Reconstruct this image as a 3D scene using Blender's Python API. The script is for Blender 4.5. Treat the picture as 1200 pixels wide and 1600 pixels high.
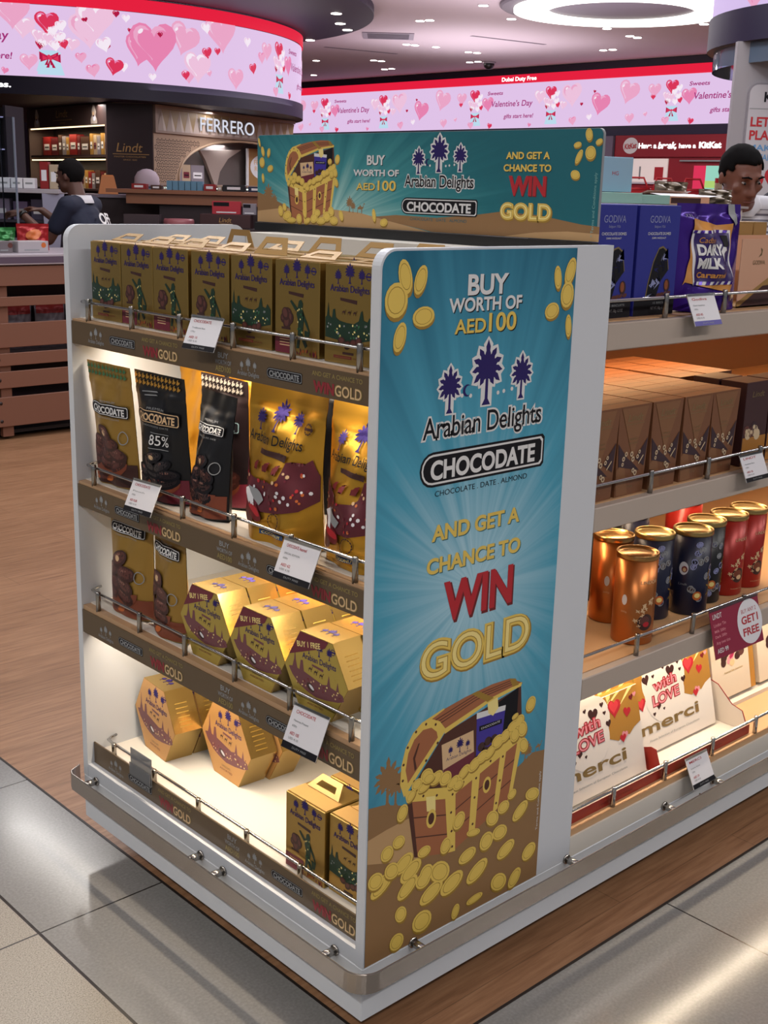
import bpy, bmesh, math, random
from mathutils import Matrix, Vector
random.seed(7)
PI = math.pi
scene = bpy.context.scene
COL = scene.collection
for o in list(bpy.data.objects):
    bpy.data.objects.remove(o)

# ------------------------------------------------------------------ camera
cam_d = bpy.data.cameras.new('camera')
cam = bpy.data.objects.new('camera', cam_d)
COL.objects.link(cam)
cam_d.sensor_fit = 'VERTICAL'
cam_d.sensor_height = 24.0
cam_d.lens = 24.0 * 1897.44 / 1600.0
cam_d.clip_start = 0.05
cam_d.clip_end = 200
cam.location = (-1.2843, -1.3914, 1.5413)
cam.rotation_mode = 'XYZ'
cam.rotation_euler = (math.radians(75.1646), math.radians(-1.5508), math.radians(-42.7729))
scene.camera = cam

# ------------------------------------------------------------------ colour, world, exposure
vs = scene.view_settings
vs.view_transform = 'Standard'
vs.look = 'None'
vs.gamma = 1.0
vs.use_curve_mapping = False
vs.exposure = 0.16
scene.cycles.max_bounces = 6
scene.cycles.diffuse_bounces = 3
scene.cycles.glossy_bounces = 4
scene.cycles.transmission_bounces = 6
scene.cycles.transparent_max_bounces = 8
scene.cycles.caustics_reflective = False
scene.cycles.caustics_refractive = False
scene.cycles.use_denoising = True
scene.cycles.sample_clamp_indirect = 4.0

world = bpy.data.worlds.new('shop_hall')
scene.world = world
world.use_nodes = True
bgn = world.node_tree.nodes['Background']
bgn.inputs[0].default_value = (0.62, 0.64, 0.72, 1)
bgn.inputs[1].default_value = 0.28


def area(name, loc, sx, sy, power, color=(1, 1, 1), rot=(0, 0, 0), spread=None):
    d = bpy.data.lights.new(name, 'AREA')
    d.shape = 'RECTANGLE'
    d.size, d.size_y = sx, sy
    d.energy = power
    d.color = color
    if spread:
        d.spread = math.radians(spread)
    o = bpy.data.objects.new(name, d)
    o.location = loc
    o.rotation_euler = rot
    COL.objects.link(o)
    return o


NEUT = (1.0, 0.965, 0.92)
COOL = (0.93, 0.96, 1.0)
# rows of linear ceiling lamps over the aisles (all above or behind the frame)
for k, (lx, ly) in enumerate(((-3.2, -3.0), (-3.2, 0.5), (-3.2, 4.0), (0.8, -3.4), (4.6, -3.4), (8.6, -3.0))):
    area('aisle_lamp', (lx, ly, 3.9), 0.22, 2.6, 66, NEUT, (0, 0, 0 if k < 3 else PI / 2))
for (lx, ly) in ((0.6, 0.9), (1.6, 3.8), (4.2, 1.2), (5.2, 4.8)):
    area('ceiling_lamp', (lx, ly, 3.92), 0.8, 0.8, 42, COOL)
for (lx, ly) in ((8.5, 9.0), (11.5, 6.5), (12.5, 12.5), (6.0, 11.5), (15.5, 9.5), (15, 17)):
    area('hall_lamp', (lx, ly, 3.93), 1.0, 1.0, 75, COOL)

for (lx, ly, sz, pw) in ((6.5, 8.5, 3.0, 60), (11.0, 9.0, 3.5, 80), (14.5, 13.5, 3.0, 70), (9.5, 14.5, 3.0, 60), (3.5, 3.5, 2.5, 40), (0, -1, 2.5, 30)):
    area('added_ceiling_fill', (lx, ly, 2.75), sz, sz, pw, (1.0, .90, .96), (PI, 0, 0))  # added upward fill that brightens the ceiling, not real fixtures
area('linear_lamp', (5.35, 2.70, 3.92), 1.9, .09, 26, NEUT, (0, 0, -.24))
area('linear_lamp', (3.0, 6.0, 3.92), .22, 4.0, 40, NEUT)
for (lx, ly, pw) in ((5.2, 11.4, 90), (8.2, 12.6, 90)):
    area('added_facade_fill', (lx, ly, 3.9), .8, .8, pw, (1.0, .95, .95))  # added fill to lift the dark facades under the kiosk

# ------------------------------------------------------------------ materials
MATS = {}


def lin(h):
    h = h.lstrip('#')
    c = [int(h[i:i + 2], 16) / 255 for i in (0, 2, 4)]
    return tuple((x / 12.92 if x <= .04045 else ((x + .055) / 1.055) ** 2.4) for x in c) + (1.0,)


def mat(name, col='#808080', rough=.5, metal=0.0, emit=0.0, trans=0.0, alpha=1.0, bump=0.0, bscale=200.0, spec=.5, coat=0.0):
    if name in MATS:
        return MATS[name]
    m = bpy.data.materials.new(name)
    m.use_nodes = True
    b = m.node_tree.nodes['Principled BSDF']
    c = lin(col)
    b.inputs['Base Color'].default_value = c
    b.inputs['Roughness'].default_value = rough
    b.inputs['Metallic'].default_value = metal
    b.inputs['Specular IOR Level'].default_value = spec
    b.inputs['Coat Weight'].default_value = coat
    if trans:
        b.inputs['Transmission Weight'].default_value = trans
        b.inputs['IOR'].default_value = 1.12
    if alpha < 1:
        b.inputs['Alpha'].default_value = alpha
    if emit:
        b.inputs['Emission Color'].default_value = c
        b.inputs['Emission Strength'].default_value = emit
    if bump:
        nt = m.node_tree
        n = nt.nodes.new('ShaderNodeTexNoise')
        n.inputs['Scale'].default_value = bscale
        n.inputs['Detail'].default_value = 3
        bp = nt.nodes.new('ShaderNodeBump')
        bp.inputs['Strength'].default_value = bump
        bp.inputs['Distance'].default_value = 0.004
        tc = nt.nodes.new('ShaderNodeTexCoord')
        nt.links.new(tc.outputs['Object'], n.inputs['Vector'])
        nt.links.new(n.outputs['Fac'], bp.inputs['Height'])
        nt.links.new(bp.outputs['Normal'], b.inputs['Normal'])
    MATS[name] = m
    return m


class NT:
    """small node-graph helper"""
    def __init__(s, m):
        s.t = m.node_tree
        s.b = s.t.nodes['Principled BSDF']

    def new(s, kind, **kw):
        n = s.t.nodes.new('ShaderNode' + kind)
        for k, v in kw.items():
            setattr(n, k, v)
        return n

    def link(s, a, b):
        s.t.links.new(a, b)

    def math(s, op, a, b=None, clamp=False):
        n = s.new('Math', operation=op, use_clamp=clamp)
        for i, x in enumerate((a, b)):
            if x is None:
                continue
            if isinstance(x, (int, float)):
                n.inputs[i].default_value = x
            else:
                s.link(x, n.inputs[i])
        return n.outputs[0]

    def ramp(s, fac, stops):
        n = s.new('ValToRGB')
        e = n.color_ramp.elements
        while len(e) < len(stops):
            e.new(0.5)
        for el, (p, c) in zip(e, stops):
            el.position = p
            el.color = lin(c)
        s.link(fac, n.inputs[0])
        return n.outputs[0]

    def mix(s, fac, a, b, mode='MIX'):
        n = s.new('Mix', data_type='RGBA', blend_type=mode)
        for sock, x in ((n.inputs[0], fac), (n.inputs[6], a), (n.inputs[7], b)):
            if isinstance(x, (int, float)):
                sock.default_value = x
            elif isinstance(x, str):
                sock.default_value = lin(x)
            else:
                s.link(x, sock)
        return n.outputs[2]

    def noise(s, vec, scale, detail=3, rough=.5, dim='3D'):
        n = s.new('TexNoise', noise_dimensions=dim)
        n.inputs['Scale'].default_value = scale
        n.inputs['Detail'].default_value = detail
        n.inputs['Roughness'].default_value = rough
        if vec is not None:
            s.link(vec, n.inputs['W' if dim == '1D' else 'Vector'])
        return n.outputs['Fac']


WHITE = mat('white_laminate', '#cfd3d9', .38)
INNER = mat('cream_inner_panel', '#d8d2c8', .45)
DECK = mat('white_shelf_deck', '#dcd6cc', .4)
STEEL = mat('brushed_steel', '#a8a5a0', .24, 1.0)
CHROME = mat('polished_chrome', '#c4c4c4', .12, 1.0)
BLACK = mat('black_plastic', '#0c0c0e', .4)
STRIP = mat('brown_strip_print', '#5b4a35', .42)
PRINTW = mat('print_white', '#dcdcdc', .45)
PRINTG = mat('print_yellow_gold', '#e2c25c', .45)
PRINTGD = mat('print_dark_gold', '#9c7a2c', .5)
PRINTR = mat('print_red', '#b3202b', .45)
PRINTDR = mat('print_dark_red', '#6a1218', .45)
NAVY = mat('print_navy_purple', '#2c2160', .6, spec=.2)
INK = mat('print_black', '#15141a', .6, spec=.2)
GREY = mat('print_grey', '#8c8f92', .5)
STRIPG = mat('print_gold_shade_dimmed', '#8f7f4c', .5)  # gold ink dimmed: the shade on the strips is put into its colour
STRIPR = mat('print_red_shade_dimmed', '#8a2630', .5)  # red ink darkened the same way for the shaded strips
PRINTLG = mat('print_pale_gold', '#f0dc8c', .45)
PAPER = mat('white_card', '#dedde2', .5)
GOLD = mat('gold_foil_card', '#b09150', .3, .9, bump=.06, bscale=40)
GOLDB = mat('bright_gold_foil', '#cfae68', .22, .94, bump=.09, bscale=30)
GOLDI = mat('plain_gold_card', '#a98650', .45, .35)
GREENP = mat('print_dark_green', '#12301f', .4)
GREENL = mat('print_leaf_green', '#2f6b45', .4)
BROWN = mat('print_date_brown', '#3a1c18', .4)
BROWNL = mat('print_date_light_brown', '#5c332d', .4)
BROWNH = mat('print_date_sheen', '#8d6257', .4)
CREAM = mat('print_almond_cream', '#d8b58a', .45)
CLAY = mat('print_clay_bowl', '#7a3c26', .45)
ORANGE = mat('print_orange', '#c2662f', .45)
MAROON = mat('print_maroon', '#6a2030', .4)
PURPLE = mat('print_bright_purple', '#3a2c96', .4)
SANDL = mat('print_sand_light', '#bd986a', .5)
SANDD = mat('print_sand_dark', '#8f6c45', .5)
WOODR = mat('print_chest_wood', '#a2633f', .5)
WOODD = mat('print_chest_dark_wood', '#4c2418', .5)
TEALW = mat('print_teal', '#1f5f6b', .5)

# ------------------------------------------------------------------ geometry accumulator
TXT = {}


def textgeo(s, bold):
    key = (s, bold)
    if key in TXT:
        return TXT[key]
    cu = bpy.data.curves.new('t', 'FONT')
    cu.body = s
    cu.size = 1.0
    cu.offset = bold
    cu.resolution_u = 5
    cu.fill_mode = 'FRONT'
    ob = bpy.data.objects.new('t', cu)
    COL.objects.link(ob)
    dg = bpy.context.evaluated_depsgraph_get()
    me = ob.evaluated_get(dg).to_mesh()
    vv = [(v.co.x, v.co.y) for v in me.vertices]
    ff = [tuple(p.vertices) for p in me.polygons]
    ob.evaluated_get(dg).to_mesh_clear()
    bpy.data.objects.remove(ob)
    bpy.data.curves.remove(cu)
    if not vv:
        vv = [(0, 0), (1, 0), (0, 1)]
    x0, x1 = min(v[0] for v in vv), max(v[0] for v in vv)
    TXT[key] = (vv, ff, x0, x1)
    return TXT[key]


def fr(o, r, u):
    """print frame: x = r, y = u, z = outward normal"""
    r, u = Vector(r).normalized(), Vector(u).normalized()
    n = r.cross(u)
    return Matrix(((r.x, u.x, n.x, o[0]), (r.y, u.y, n.y, o[1]), (r.z, u.z, n.z, o[2]), (0, 0, 0, 1)))


def T(x=0, y=0, z=0):
    return Matrix.Translation((x, y, z))


def RZ(a):
    return Matrix.Rotation(a, 4, 'Z')


def RX(a):
    return Matrix.Rotation(a, 4, 'X')


def RY(a):
    return Matrix.Rotation(a, 4, 'Y')


class G:
    def __init__(s):
        s.v, s.f, s.mi, s.sm, s.mats = [], [], [], [], []
        s.M = Matrix.Identity(4)
        s.warp = None
        s.dz = 0.0

    def slot(s, m):
        if m not in s.mats:
            s.mats.append(m)
        return s.mats.index(m)

    def add(s, vs_, fs_, m, smooth=False):
        n = len(s.v)
        k = s.slot(m)
        for p in vs_:
            q = Vector(p)
            if s.warp:
                q = Vector(s.warp(q))
            s.v.append(tuple(s.M @ q))
        for f in fs_:
            s.f.append(tuple(i + n for i in f))
            s.mi.append(k)
            s.sm.append(smooth)

    def addbm(s, bm, m, smooth=False):
        bm.verts.index_update()
        s.add([v.co.copy() for v in bm.verts], [tuple(v.index for v in f.verts) for f in bm.faces], m, smooth)
        bm.free()

    def box(s, x0, x1, y0, y1, z0, z1, m, bev=0.0, seg=2):
        if bev <= 0:
            s.add([(x0, y0, z0), (x1, y0, z0), (x1, y1, z0), (x0, y1, z0), (x0, y0, z1), (x1, y0, z1), (x1, y1, z1), (x0, y1, z1)],
                  [(3, 2, 1, 0), (4, 5, 6, 7), (0, 1, 5, 4), (1, 2, 6, 5), (2, 3, 7, 6), (3, 0, 4, 7)], m)
            return
        bm = bmesh.new()
        bmesh.ops.create_cube(bm, size=1)
        for v in bm.verts:
            v.co = ((x0 + x1) / 2 + v.co.x * (x1 - x0), (y0 + y1) / 2 + v.co.y * (y1 - y0), (z0 + z1) / 2 + v.co.z * (z1 - z0))
        bmesh.ops.bevel(bm, geom=bm.edges[:], offset=bev, segments=seg, affect='EDGES', profile=.5)
        s.addbm(bm, m)

    def prism(s, pts, z0, z1, m, bev=0.0):
        """extrude a 2D outline (x,y) from z0 to z1 in the current frame"""
        n = len(pts)
        a = sum(pts[i][0] * pts[(i + 1) % n][1] - pts[(i + 1) % n][0] * pts[i][1] for i in range(n))
        if a < 0:
            pts = pts[::-1]
        s.add([(x, y, z0) for x, y in pts] + [(x, y, z1) for x, y in pts],
              [tuple(range(n))[::-1], tuple(range(n, 2 * n))] + [(i, (i + 1) % n, n + (i + 1) % n, n + i) for i in range(n)], m)

    def poly(s, pts, m, z=.0004, cut=False):
        n = len(pts)
        a = sum(pts[i][0] * pts[(i + 1) % n][1] - pts[(i + 1) % n][0] * pts[i][1] for i in range(n))
        if a < 0:
            pts = pts[::-1]
        if s.warp or cut:
            s.flat([(x, y) for x, y in pts], [tuple(range(n))], m, z)
        else:
            s.add([(x, y, z + s.dz) for x, y in pts], [tuple(range(n))], m)

    def flat(s, vv, ff, m, z):
        if s.warp:
            bm = bmesh.new()
            bv = [bm.verts.new((x, y, 0)) for x, y in vv]
            for f in ff:
                try:
                    bm.faces.new([bv[i] for i in f])
                except ValueError:
                    pass
            bmesh.ops.triangulate(bm, faces=bm.faces[:])
            lim = getattr(s, 'cut', .012)
            for _ in range(4):
                ed = [e for e in bm.edges if e.calc_length() > lim]
                if not ed:
                    break
                bmesh.ops.subdivide_edges(bm, edges=ed, cuts=1)
                bmesh.ops.triangulate(bm, faces=bm.faces[:])
            for v in bm.verts:
                v.co.z = z + s.dz
            s.addbm(bm, m, True)
        else:
            s.add([(x, y, z + s.dz) for x, y in vv], ff, m)

    def rect(s, x0, y0, x1, y1, m, z=.0004):
        s.poly([(x0, y0), (x1, y0), (x1, y1), (x0, y1)], m, z)

    def ell(s, x, y, rx, ry, m, z=.0004, ang=0.0, n=20):
        c, sn = math.cos(ang), math.sin(ang)
        s.poly([(x + c * rx * math.cos(t) - sn * ry * math.sin(t), y + sn * rx * math.cos(t) + c * ry * math.sin(t))
                for t in [2 * PI * i / n for i in range(n)]], m, z)

    def rrect(s, x0, y0, x1, y1, r, m, z=.0004, n=5, corners=(1, 1, 1, 1)):
        s.poly(rr(x0, y0, x1, y1, r, n, corners), m, z)

    def text(s, t, x, y, h, m, z=.0006, w=None, bold=.0, align='c', shear=0.0, rot=0.0):
        vv, ff, x0, x1 = textgeo(t, bold)
        k = h / .76
        kx = k if w is None else w / max(1e-6, (x1 - x0))
        ox = {'c': -(x0 + x1) / 2, 'l': -x0, 'r': -x1}[align] * kx
        c, sn = math.cos(rot), math.sin(rot)
        out = []
        for a, b in vv:
            p, q = a * kx + ox + shear * b * k, b * k
            out.append((x + c * p - sn * q, y + sn * p + c * q))
        s.flat(out, ff, m, z)

    def tube(s, pts, r, m, seg=8, cap=True, closed=False):
        pts = [Vector(p) for p in pts]
        n = len(pts)
        rings = []
        prev = None
        for i, p in enumerate(pts):
            if closed:
                d = (pts[(i + 1) % n] - pts[i - 1]).normalized()
            else:
                d = (pts[min(i + 1, n - 1)] - pts[max(i - 1, 0)]).normalized()
            if prev is None:
                a = d.cross(Vector((0, 0, 1)))
                if a.length < 1e-3:
                    a = d.cross(Vector((1, 0, 0)))
            else:
                a = prev - d * prev.dot(d)
            a.normalize()
            prev = a
            b = d.cross(a)
            rad = r[i] if isinstance(r, (list, tuple)) else r
            rings.append([p + a * rad * math.cos(2 * PI * j / seg) + b * rad * math.sin(2 * PI * j / seg) for j in range(seg)])
        vv = [q for ring in rings for q in ring]
        ff = []
        m_ = n if closed else n - 1
        for i in range(m_):
            for j in range(seg):
                k, i2 = (j + 1) % seg, (i + 1) % n
                ff.append((i * seg + j, i * seg + k, i2 * seg + k, i2 * seg + j))
        if cap and not closed:
            ff.append(tuple(range(seg))[::-1])
            ff.append(tuple((n - 1) * seg + j for j in range(seg)))
        s.add(vv, ff, m, True)

    def lathe(s, prof, m, seg=32, smooth=True, caps=True):
        vv, ff = [], []
        n = len(prof)
        for r, z in prof:
            vv += [(r * math.cos(2 * PI * j / seg), r * math.sin(2 * PI * j / seg), z) for j in range(seg)]
        for i in range(n - 1):
            for j in range(seg):
                k = (j + 1) % seg
                ff.append((i * seg + j, i * seg + k, (i + 1) * seg + k, (i + 1) * seg + j))
        if caps:
            ff.append(tuple(range(seg))[::-1])
            ff.append(tuple((n - 1) * seg + j for j in range(seg)))
        s.add(vv, ff, m, smooth)

    def surf(s, fn, nu, nv, m, smooth=True, flip=False):
        vv = [fn(i / nu, j / nv) for j in range(nv + 1) for i in range(nu + 1)]
        ff = []
        for j in range(nv):
            for i in range(nu):
                a = j * (nu + 1) + i
                q = (a, a + 1, a + nu + 2, a + nu + 1)
                ff.append(q[::-1] if flip else q)
        s.add(vv, ff, m, smooth)

    def build(s, name, parent=None, loc=None, rot=None):
        me = bpy.data.meshes.new(name)
        me.from_pydata(s.v, [], s.f)
        for m in s.mats:
            me.materials.append(m)
        me.polygons.foreach_set('material_index', s.mi)
        me.polygons.foreach_set('use_smooth', s.sm)
        me.validate()
        me.update()
        o = bpy.data.objects.new(name, me)
        COL.objects.link(o)
        if parent:
            o.parent = parent
        if loc is not None:
            o.location = loc
        if rot is not None:
            o.rotation_euler = (0, 0, rot) if isinstance(rot, (int, float)) else rot
        return o


def rr(x0, y0, x1, y1, r, n=5, corners=(1, 1, 1, 1)):
    """rounded rectangle outline; corners: bl, br, tr, tl"""
    out = []
    for (cx, cy, a0, px, py), on in zip(((x0 + r, y0 + r, PI, x0, y0), (x1 - r, y0 + r, 1.5 * PI, x1, y0), (x1 - r, y1 - r, 0, x1, y1), (x0 + r, y1 - r, .5 * PI, x0, y1)), corners):
        if on:
            out += [(cx + r * math.cos(a0 + .5 * PI * i / n), cy + r * math.sin(a0 + .5 * PI * i / n)) for i in range(n + 1)]
        else:
            out.append((px, py))
    return out


def thing(name, label, cat, loc=(0, 0, 0), rot=0.0, group=None):
    o = bpy.data.objects.new(name, None)
    o.empty_display_size = .05
    COL.objects.link(o)
    o.location = loc
    o.rotation_euler = (0, 0, rot) if isinstance(rot, (int, float)) else rot
    return tag(o, label, cat, group)


def tag(o, label, cat, group=None, kind=None):
    o['label'] = label
    o['category'] = cat
    if group:
        o['group'] = group
    if kind:
        o['kind'] = kind
    return o


def structure(o):
    o['kind'] = 'structure'
    return o


def dup(src, loc, rot, label, group=None):
    r = src.copy()
    COL.objects.link(r)
    r.location = loc
    r.rotation_euler = (0, 0, rot) if isinstance(rot, (int, float)) else rot
    r['label'] = label
    if group:
        r['group'] = group
    for ch in list(src.children):
        c = ch.copy()
        COL.objects.link(c)
        c.parent = r
        for g2 in list(ch.children):
            d = g2.copy()
            COL.objects.link(d)
            d.parent = c
    return r


# ------------------------------------------------------------------ printed artwork
def palm(g, x, y, h, m, z, fat=0.0):
    """palm silhouette standing at (x, y) with height h"""
    g.poly([(x - .10 * h, y), (x + .10 * h, y), (x + .035 * h, y + .10 * h), (x + .03 * h, y + .55 * h), (x - .03 * h, y + .55 * h), (x - .035 * h, y + .10 * h)], m, z)
    cx, cy = x, y + .58 * h
    for a, L in ((90, .46), (62, .42), (118, .42), (36, .40), (144, .40), (10, .36), (170, .36), (-22, .33), (202, .33), (-52, .26), (232, .26)):
        t = math.radians(a)
        dx, dy = math.cos(t), math.sin(t)
        nx, ny = -dy, dx
        L = L * h + fat
        w = .062 * h + fat * 1.25
        dr = -.10 * h * abs(dx)
        P = lambda k, s: (cx + dx * L * k + nx * w * s, cy + dy * L * k + ny * w * s + dr * k * k)
        g.poly([P(0, -.3), P(.25, -1.0), P(.38, -.75), P(.5, -1.05), P(.62, -.7), P(.75, -.85), P(1, 0), P(.75, .85), P(.62, .7), P(.5, 1.05), P(.38, .75), P(.25, 1.0), P(0, .3)], m, z)
        z += 2e-6


def logo(g, x, y, w, mp, mt, halo=None, z=.0006, simple=False):
    """three palms over the two-word brand lettering; (x, y) is the centre of the lettering's base line"""
    h = .13 * w
    k = w
    trees = ((0, .02 * k + h, .36 * k), (-.30 * k, .0 * k + h, .26 * k), (.30 * k, .03 * k + h, .26 * k))
    if halo:
        g.text('Arabian Delights', x, y, h, halo, z, w=w * 1.03, bold=.07)
        for tx, ty, th in trees:
            palm(g, x + tx, y + ty, th, halo, z + 1e-5, th * .055)
            g.ell(x + tx, y + ty + th * .56, th * .25, th * .25, halo, z + 4e-5)
            g.rect(x + tx - th * .13, y + ty - .01 * k, x + tx + th * .13, y + ty + th * .4, halo, z + 1e-5)
        for dx in (-.13, -.2, .15, .22, .1):
            g.ell(x + dx * k, y + h * 1.55 + abs(dx) * .1 * k, .012 * k, .012 * k, halo, z)
    for tx, ty, th in trees:
        palm(g, x + tx, y + ty, th, mp, z + 1e-4)
    if not simple:
        n = 10
        mo = [(x - .16 * k + .035 * k * math.cos(t), y + h * 1.9 + .035 * k * math.sin(t)) for t in [math.radians(60 + 240 * i / n) for i in range(n + 1)]]
        mi = [(x - .148 * k + .028 * k * math.cos(t), y + h * 1.9 + .028 * k * math.sin(t)) for t in [math.radians(60 + 240 * i / n) for i in range(n, -1, -1)]]
        g.poly(mo + mi, mp, z + 1e-4)
    g.text('Arabian Delights', x, y, h, mt, z + 2e-4, w=w, bold=.008)


def plate(g, x, y, w, mt=None, mb=None, mp=None, rot=0.0, z=.0006, ratio=.19, word='CHOCODATE'):
    """rounded black name plate with an outlined border and heavy lettering; centre (x, y)"""
    mt, mb, mp = mt or PRINTW, mb or PRINTW, mp or INK
    h = w * ratio

    def R(pts):
        c, sn = math.cos(rot), math.sin(rot)
        return [(x + c * a - sn * b, y + sn * a + c * b) for a, b in pts]
    for e, m_, dz in ((0.0, mp, 0), (-.07 * h, mb, 3e-5), (-.13 * h, mp, 6e-5)):
        W, H = w / 2 + e, h / 2 + e
        left = [(-W + H + H * math.cos(t), H * math.sin(t)) for t in [math.radians(90 + 180 * i / 8) for i in range(9)]]
        g.poly(R(left + [(W - .1 * h, -H), (W, -H + .1 * h), (W, H - .1 * h), (W - .1 * h, H)]), m_, z + dz)
    c, sn = math.cos(rot), math.sin(rot)
    ty = -.28 * h
    g.text(word, x - sn * ty, y + c * ty, h * .56, mt, z + 1.2e-4, w=w * .84, bold=.035, rot=rot)


def coin(g, x, y, rx, ry, ang, z=.0006):
    c, sn = math.cos(ang), math.sin(ang)
    g.ell(x + .16 * ry * sn + .001, y - .16 * ry * c - .002, rx, ry, PRINTGD, z, ang, 16)
    g.ell(x, y, rx, ry, PRINTG, z + 3e-5, ang, 16)
    g.ell(x, y, rx * .78, ry * .78, PRINTGD, z + 5e-5, ang, 16)
    g.ell(x, y, rx * .73, ry * .73, PRINTG, z + 7e-5, ang, 16)


def shadow_text(g, t, x, y, h, w, m, ms, bold=.03, z=.0006, d=.0022):
    g.text(t, x + d, y - d * .8, h, ms, z, w=w, bold=bold)
    g.text(t, x, y, h, m, z + 5e-5, w=w, bold=bold)


def gold_word(g, x, y, h, w, z=.0006):
    g.text('GOLD', x + .002, y - .0025, h, PRINTGD, z, w=w * 1.02, bold=.075)
    g.text('GOLD', x, y, h, PRINTG, z + 5e-5, w=w, bold=.06)
    g.text('GOLD', x, y, h, PRINTGD, z + 8e-5, w=w * .985, bold=.012)
    g.text('GOLD', x, y, h, PRINTLG, z + 1.1e-4, w=w * .975, bold=-.004)


def chest(g, P, z=.0006):
    """open treasure chest spilling coins; P maps unit art coordinates (0..1, 0..1) into the print frame"""
    def q(pts, m, dz):
        g.poly([P(a, b) for a, b in pts], m, z + dz)

    def dots(pts, dz, r=.008):
        for a, b in pts:
            x, y = P(a, b)
            k = P(a + r, b)[0] - x
            g.ell(x, y, k, k, WOODD, z + dz, 0, 8)
    # dark inside of the chest
    q([(.06, .50), (.31, .80), (.90, .92), (.93, .60), (.36, .40)], WOODD, 0)
    q([(.70, .86), (.88, .92), (.88, .70), (.72, .60)], INK, 3e-6)
    # curved lid with planks and straps
    q([(.12, .905), (.22, .945), (.45, .985), (.66, 1.005), (.80, 1.0), (.91, .94), (.90, .925), (.64, .90), (.31, .815), (.26, .86)], WOODR, 1e-5)
    for k in (.25, .5, .75):
        q([(.16 + .10 * k, .915 - .06 * k), (.50 + .06 * k, .99 - .06 * k), (.80 + .08 * k, 1.0 - .055 * k), (.80 + .08 * k, .995 - .055 * k), (.50 + .06 * k, .984 - .06 * k), (.16 + .10 * k, .908 - .06 * k)], WOODD, 1.2e-5)
    q([(.31, .83), (.64, .915), (.905, .945), (.90, .92), (.64, .89), (.31, .795)], PRINTG, 1.5e-5)
    q([(.09, .885), (.14, .925), (.30, .965), (.30, .955), (.17, .91)], PRINTG, 1.5e-5)
    q([(.50, .99), (.55, .996), (.68, .91), (.63, .898)], PRINTGD, 1.6e-5)
    q([(.80, 1.0), (.85, .985), (.88, .935), (.83, .935)], PRINTGD, 1.6e-5)
    # half-round end cap of the lid
    cap = [(.03, .49), (.0, .58), (.005, .70), (.03, .80), (.08, .88), (.14, .92), (.21, .925), (.27, .89), (.32, .82)]
    q(cap + [(.27, .76)], PRINTG, 2e-5)
    q([(.055, .57), (.035, .66), (.05, .76), (.09, .835), (.15, .875), (.21, .87), (.25, .83), (.26, .79)], WOODR, 2.2e-5)
    q([(.10, .63), (.085, .72), (.12, .80), (.13, .80), (.10, .71), (.115, .645)], WOODD, 2.4e-5)
    dots([(.018, .60), (.02, .70), (.045, .80), (.10, .88), (.17, .905), (.24, .88), (.10, .565), (.18, .67), (.26, .755)], 2.6e-5)
    # two pouches standing inside
    q([(.29, .73), (.53, .745), (.55, .50), (.32, .44)], CREAM, 7e-5)
    q([(.31, .56), (.545, .60), (.55, .50), (.32, .44)], MAROON, 8e-5)
    hh = P(.42, .74)[1] - P(.42, .66)[1]
    for a, k in ((.36, .8), (.43, 1.2), (.49, .8)):
        palm(g, *P(a, .635), hh * k, NAVY, z + 9e-5)
    g.text('Arabian Delights', *P(.425, .61), hh * .28, NAVY, z + 9e-5, w=P(.52, .6)[0] - P(.33, .6)[0])
    q([(.55, .85), (.78, .83), (.765, .63), (.56, .56)], PURPLE, 1e-4)
    q([(.55, .85), (.78, .83), (.777, .795), (.55, .81)], PRINTW, 1.1e-4)
    q([(.575, .755), (.755, .745), (.755, .715), (.575, .72)], INK, 1.2e-4)
    g.text('CHOCODATE', *P(.665, .728), hh * .18, PRINTW, z + 1.25e-4, w=P(.74, .6)[0] - P(.59, .6)[0])
    for a, b in ((.60, .61), (.65, .63), (.70, .63), (.63, .57)):
        x, y = P(a, b)
        k = P(a + .03, b)[0] - x
        g.ell(x, y, k, k * .9, BROWN, z + 1.3e-4, 0, 12)
    # body: front end, long side, straps, rings
    q([(.05, .48), (.36, .38), (.40, -.03), (.12, .06)], WOODR, 1.4e-4)
    q([(.36, .38), (.945, .58), (.86, .16), (.40, -.03)], WOODR, 1.4e-4)
    for k in (.33, .66):
        q([(.05 + .07 * k, .48 - .42 * k), (.36 + .04 * k, .38 - .41 * k), (.36 + .04 * k, .372 - .41 * k), (.05 + .07 * k, .472 - .42 * k)], WOODD, 1.5e-4)
        q([(.36 + .04 * k, .38 - .41 * k), (.945 - .085 * k, .58 - .42 * k), (.945 - .085 * k, .572 - .42 * k), (.36 + .04 * k, .372 - .41 * k)], WOODD, 1.5e-4)
    q([(.03, .53), (.36, .43), (.37, .35), (.05, .45)], PRINTG, 1.6e-4)
    q([(.35, .43), (.955, .62), (.94, .55), (.37, .35)], PRINTG, 1.6e-4)
    q([(.33, .41), (.41, .42), (.43, -.03), (.375, -.02)], PRINTG, 1.7e-4)
    q([(.05, .47), (.085, .47), (.145, .05), (.12, .06)], WOODD, 1.7e-4)
    q([(.54, .45), (.60, .47), (.58, .04), (.53, .02)], PRINTG, 1.7e-4)
    q([(.76, .53), (.81, .545), (.76, .13), (.72, .105)], PRINTG, 1.7e-4)
    q([(.90, .57), (.945, .58), (.87, .16), (.84, .145)], PRINTG, 1.7e-4)
    dots([(.08, .47), (.17, .445), (.27, .41), (.39, .37), (.385, .25), (.395, .12), (.405, .01), (.57, .41), (.565, .28), (.56, .10), (.78, .48), (.765, .32), (.745, .17), (.47, .42), (.68, .485), (.86, .545)], 1.8e-4)
    q([(.19, .43), (.26, .41), (.265, .31), (.20, .33)], PRINTLG, 1.9e-4)
    q([(.63, .89), (.71, .905), (.72, .83), (.68, .79), (.64, .82)], PRINTLG, 1.9e-4)
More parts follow.
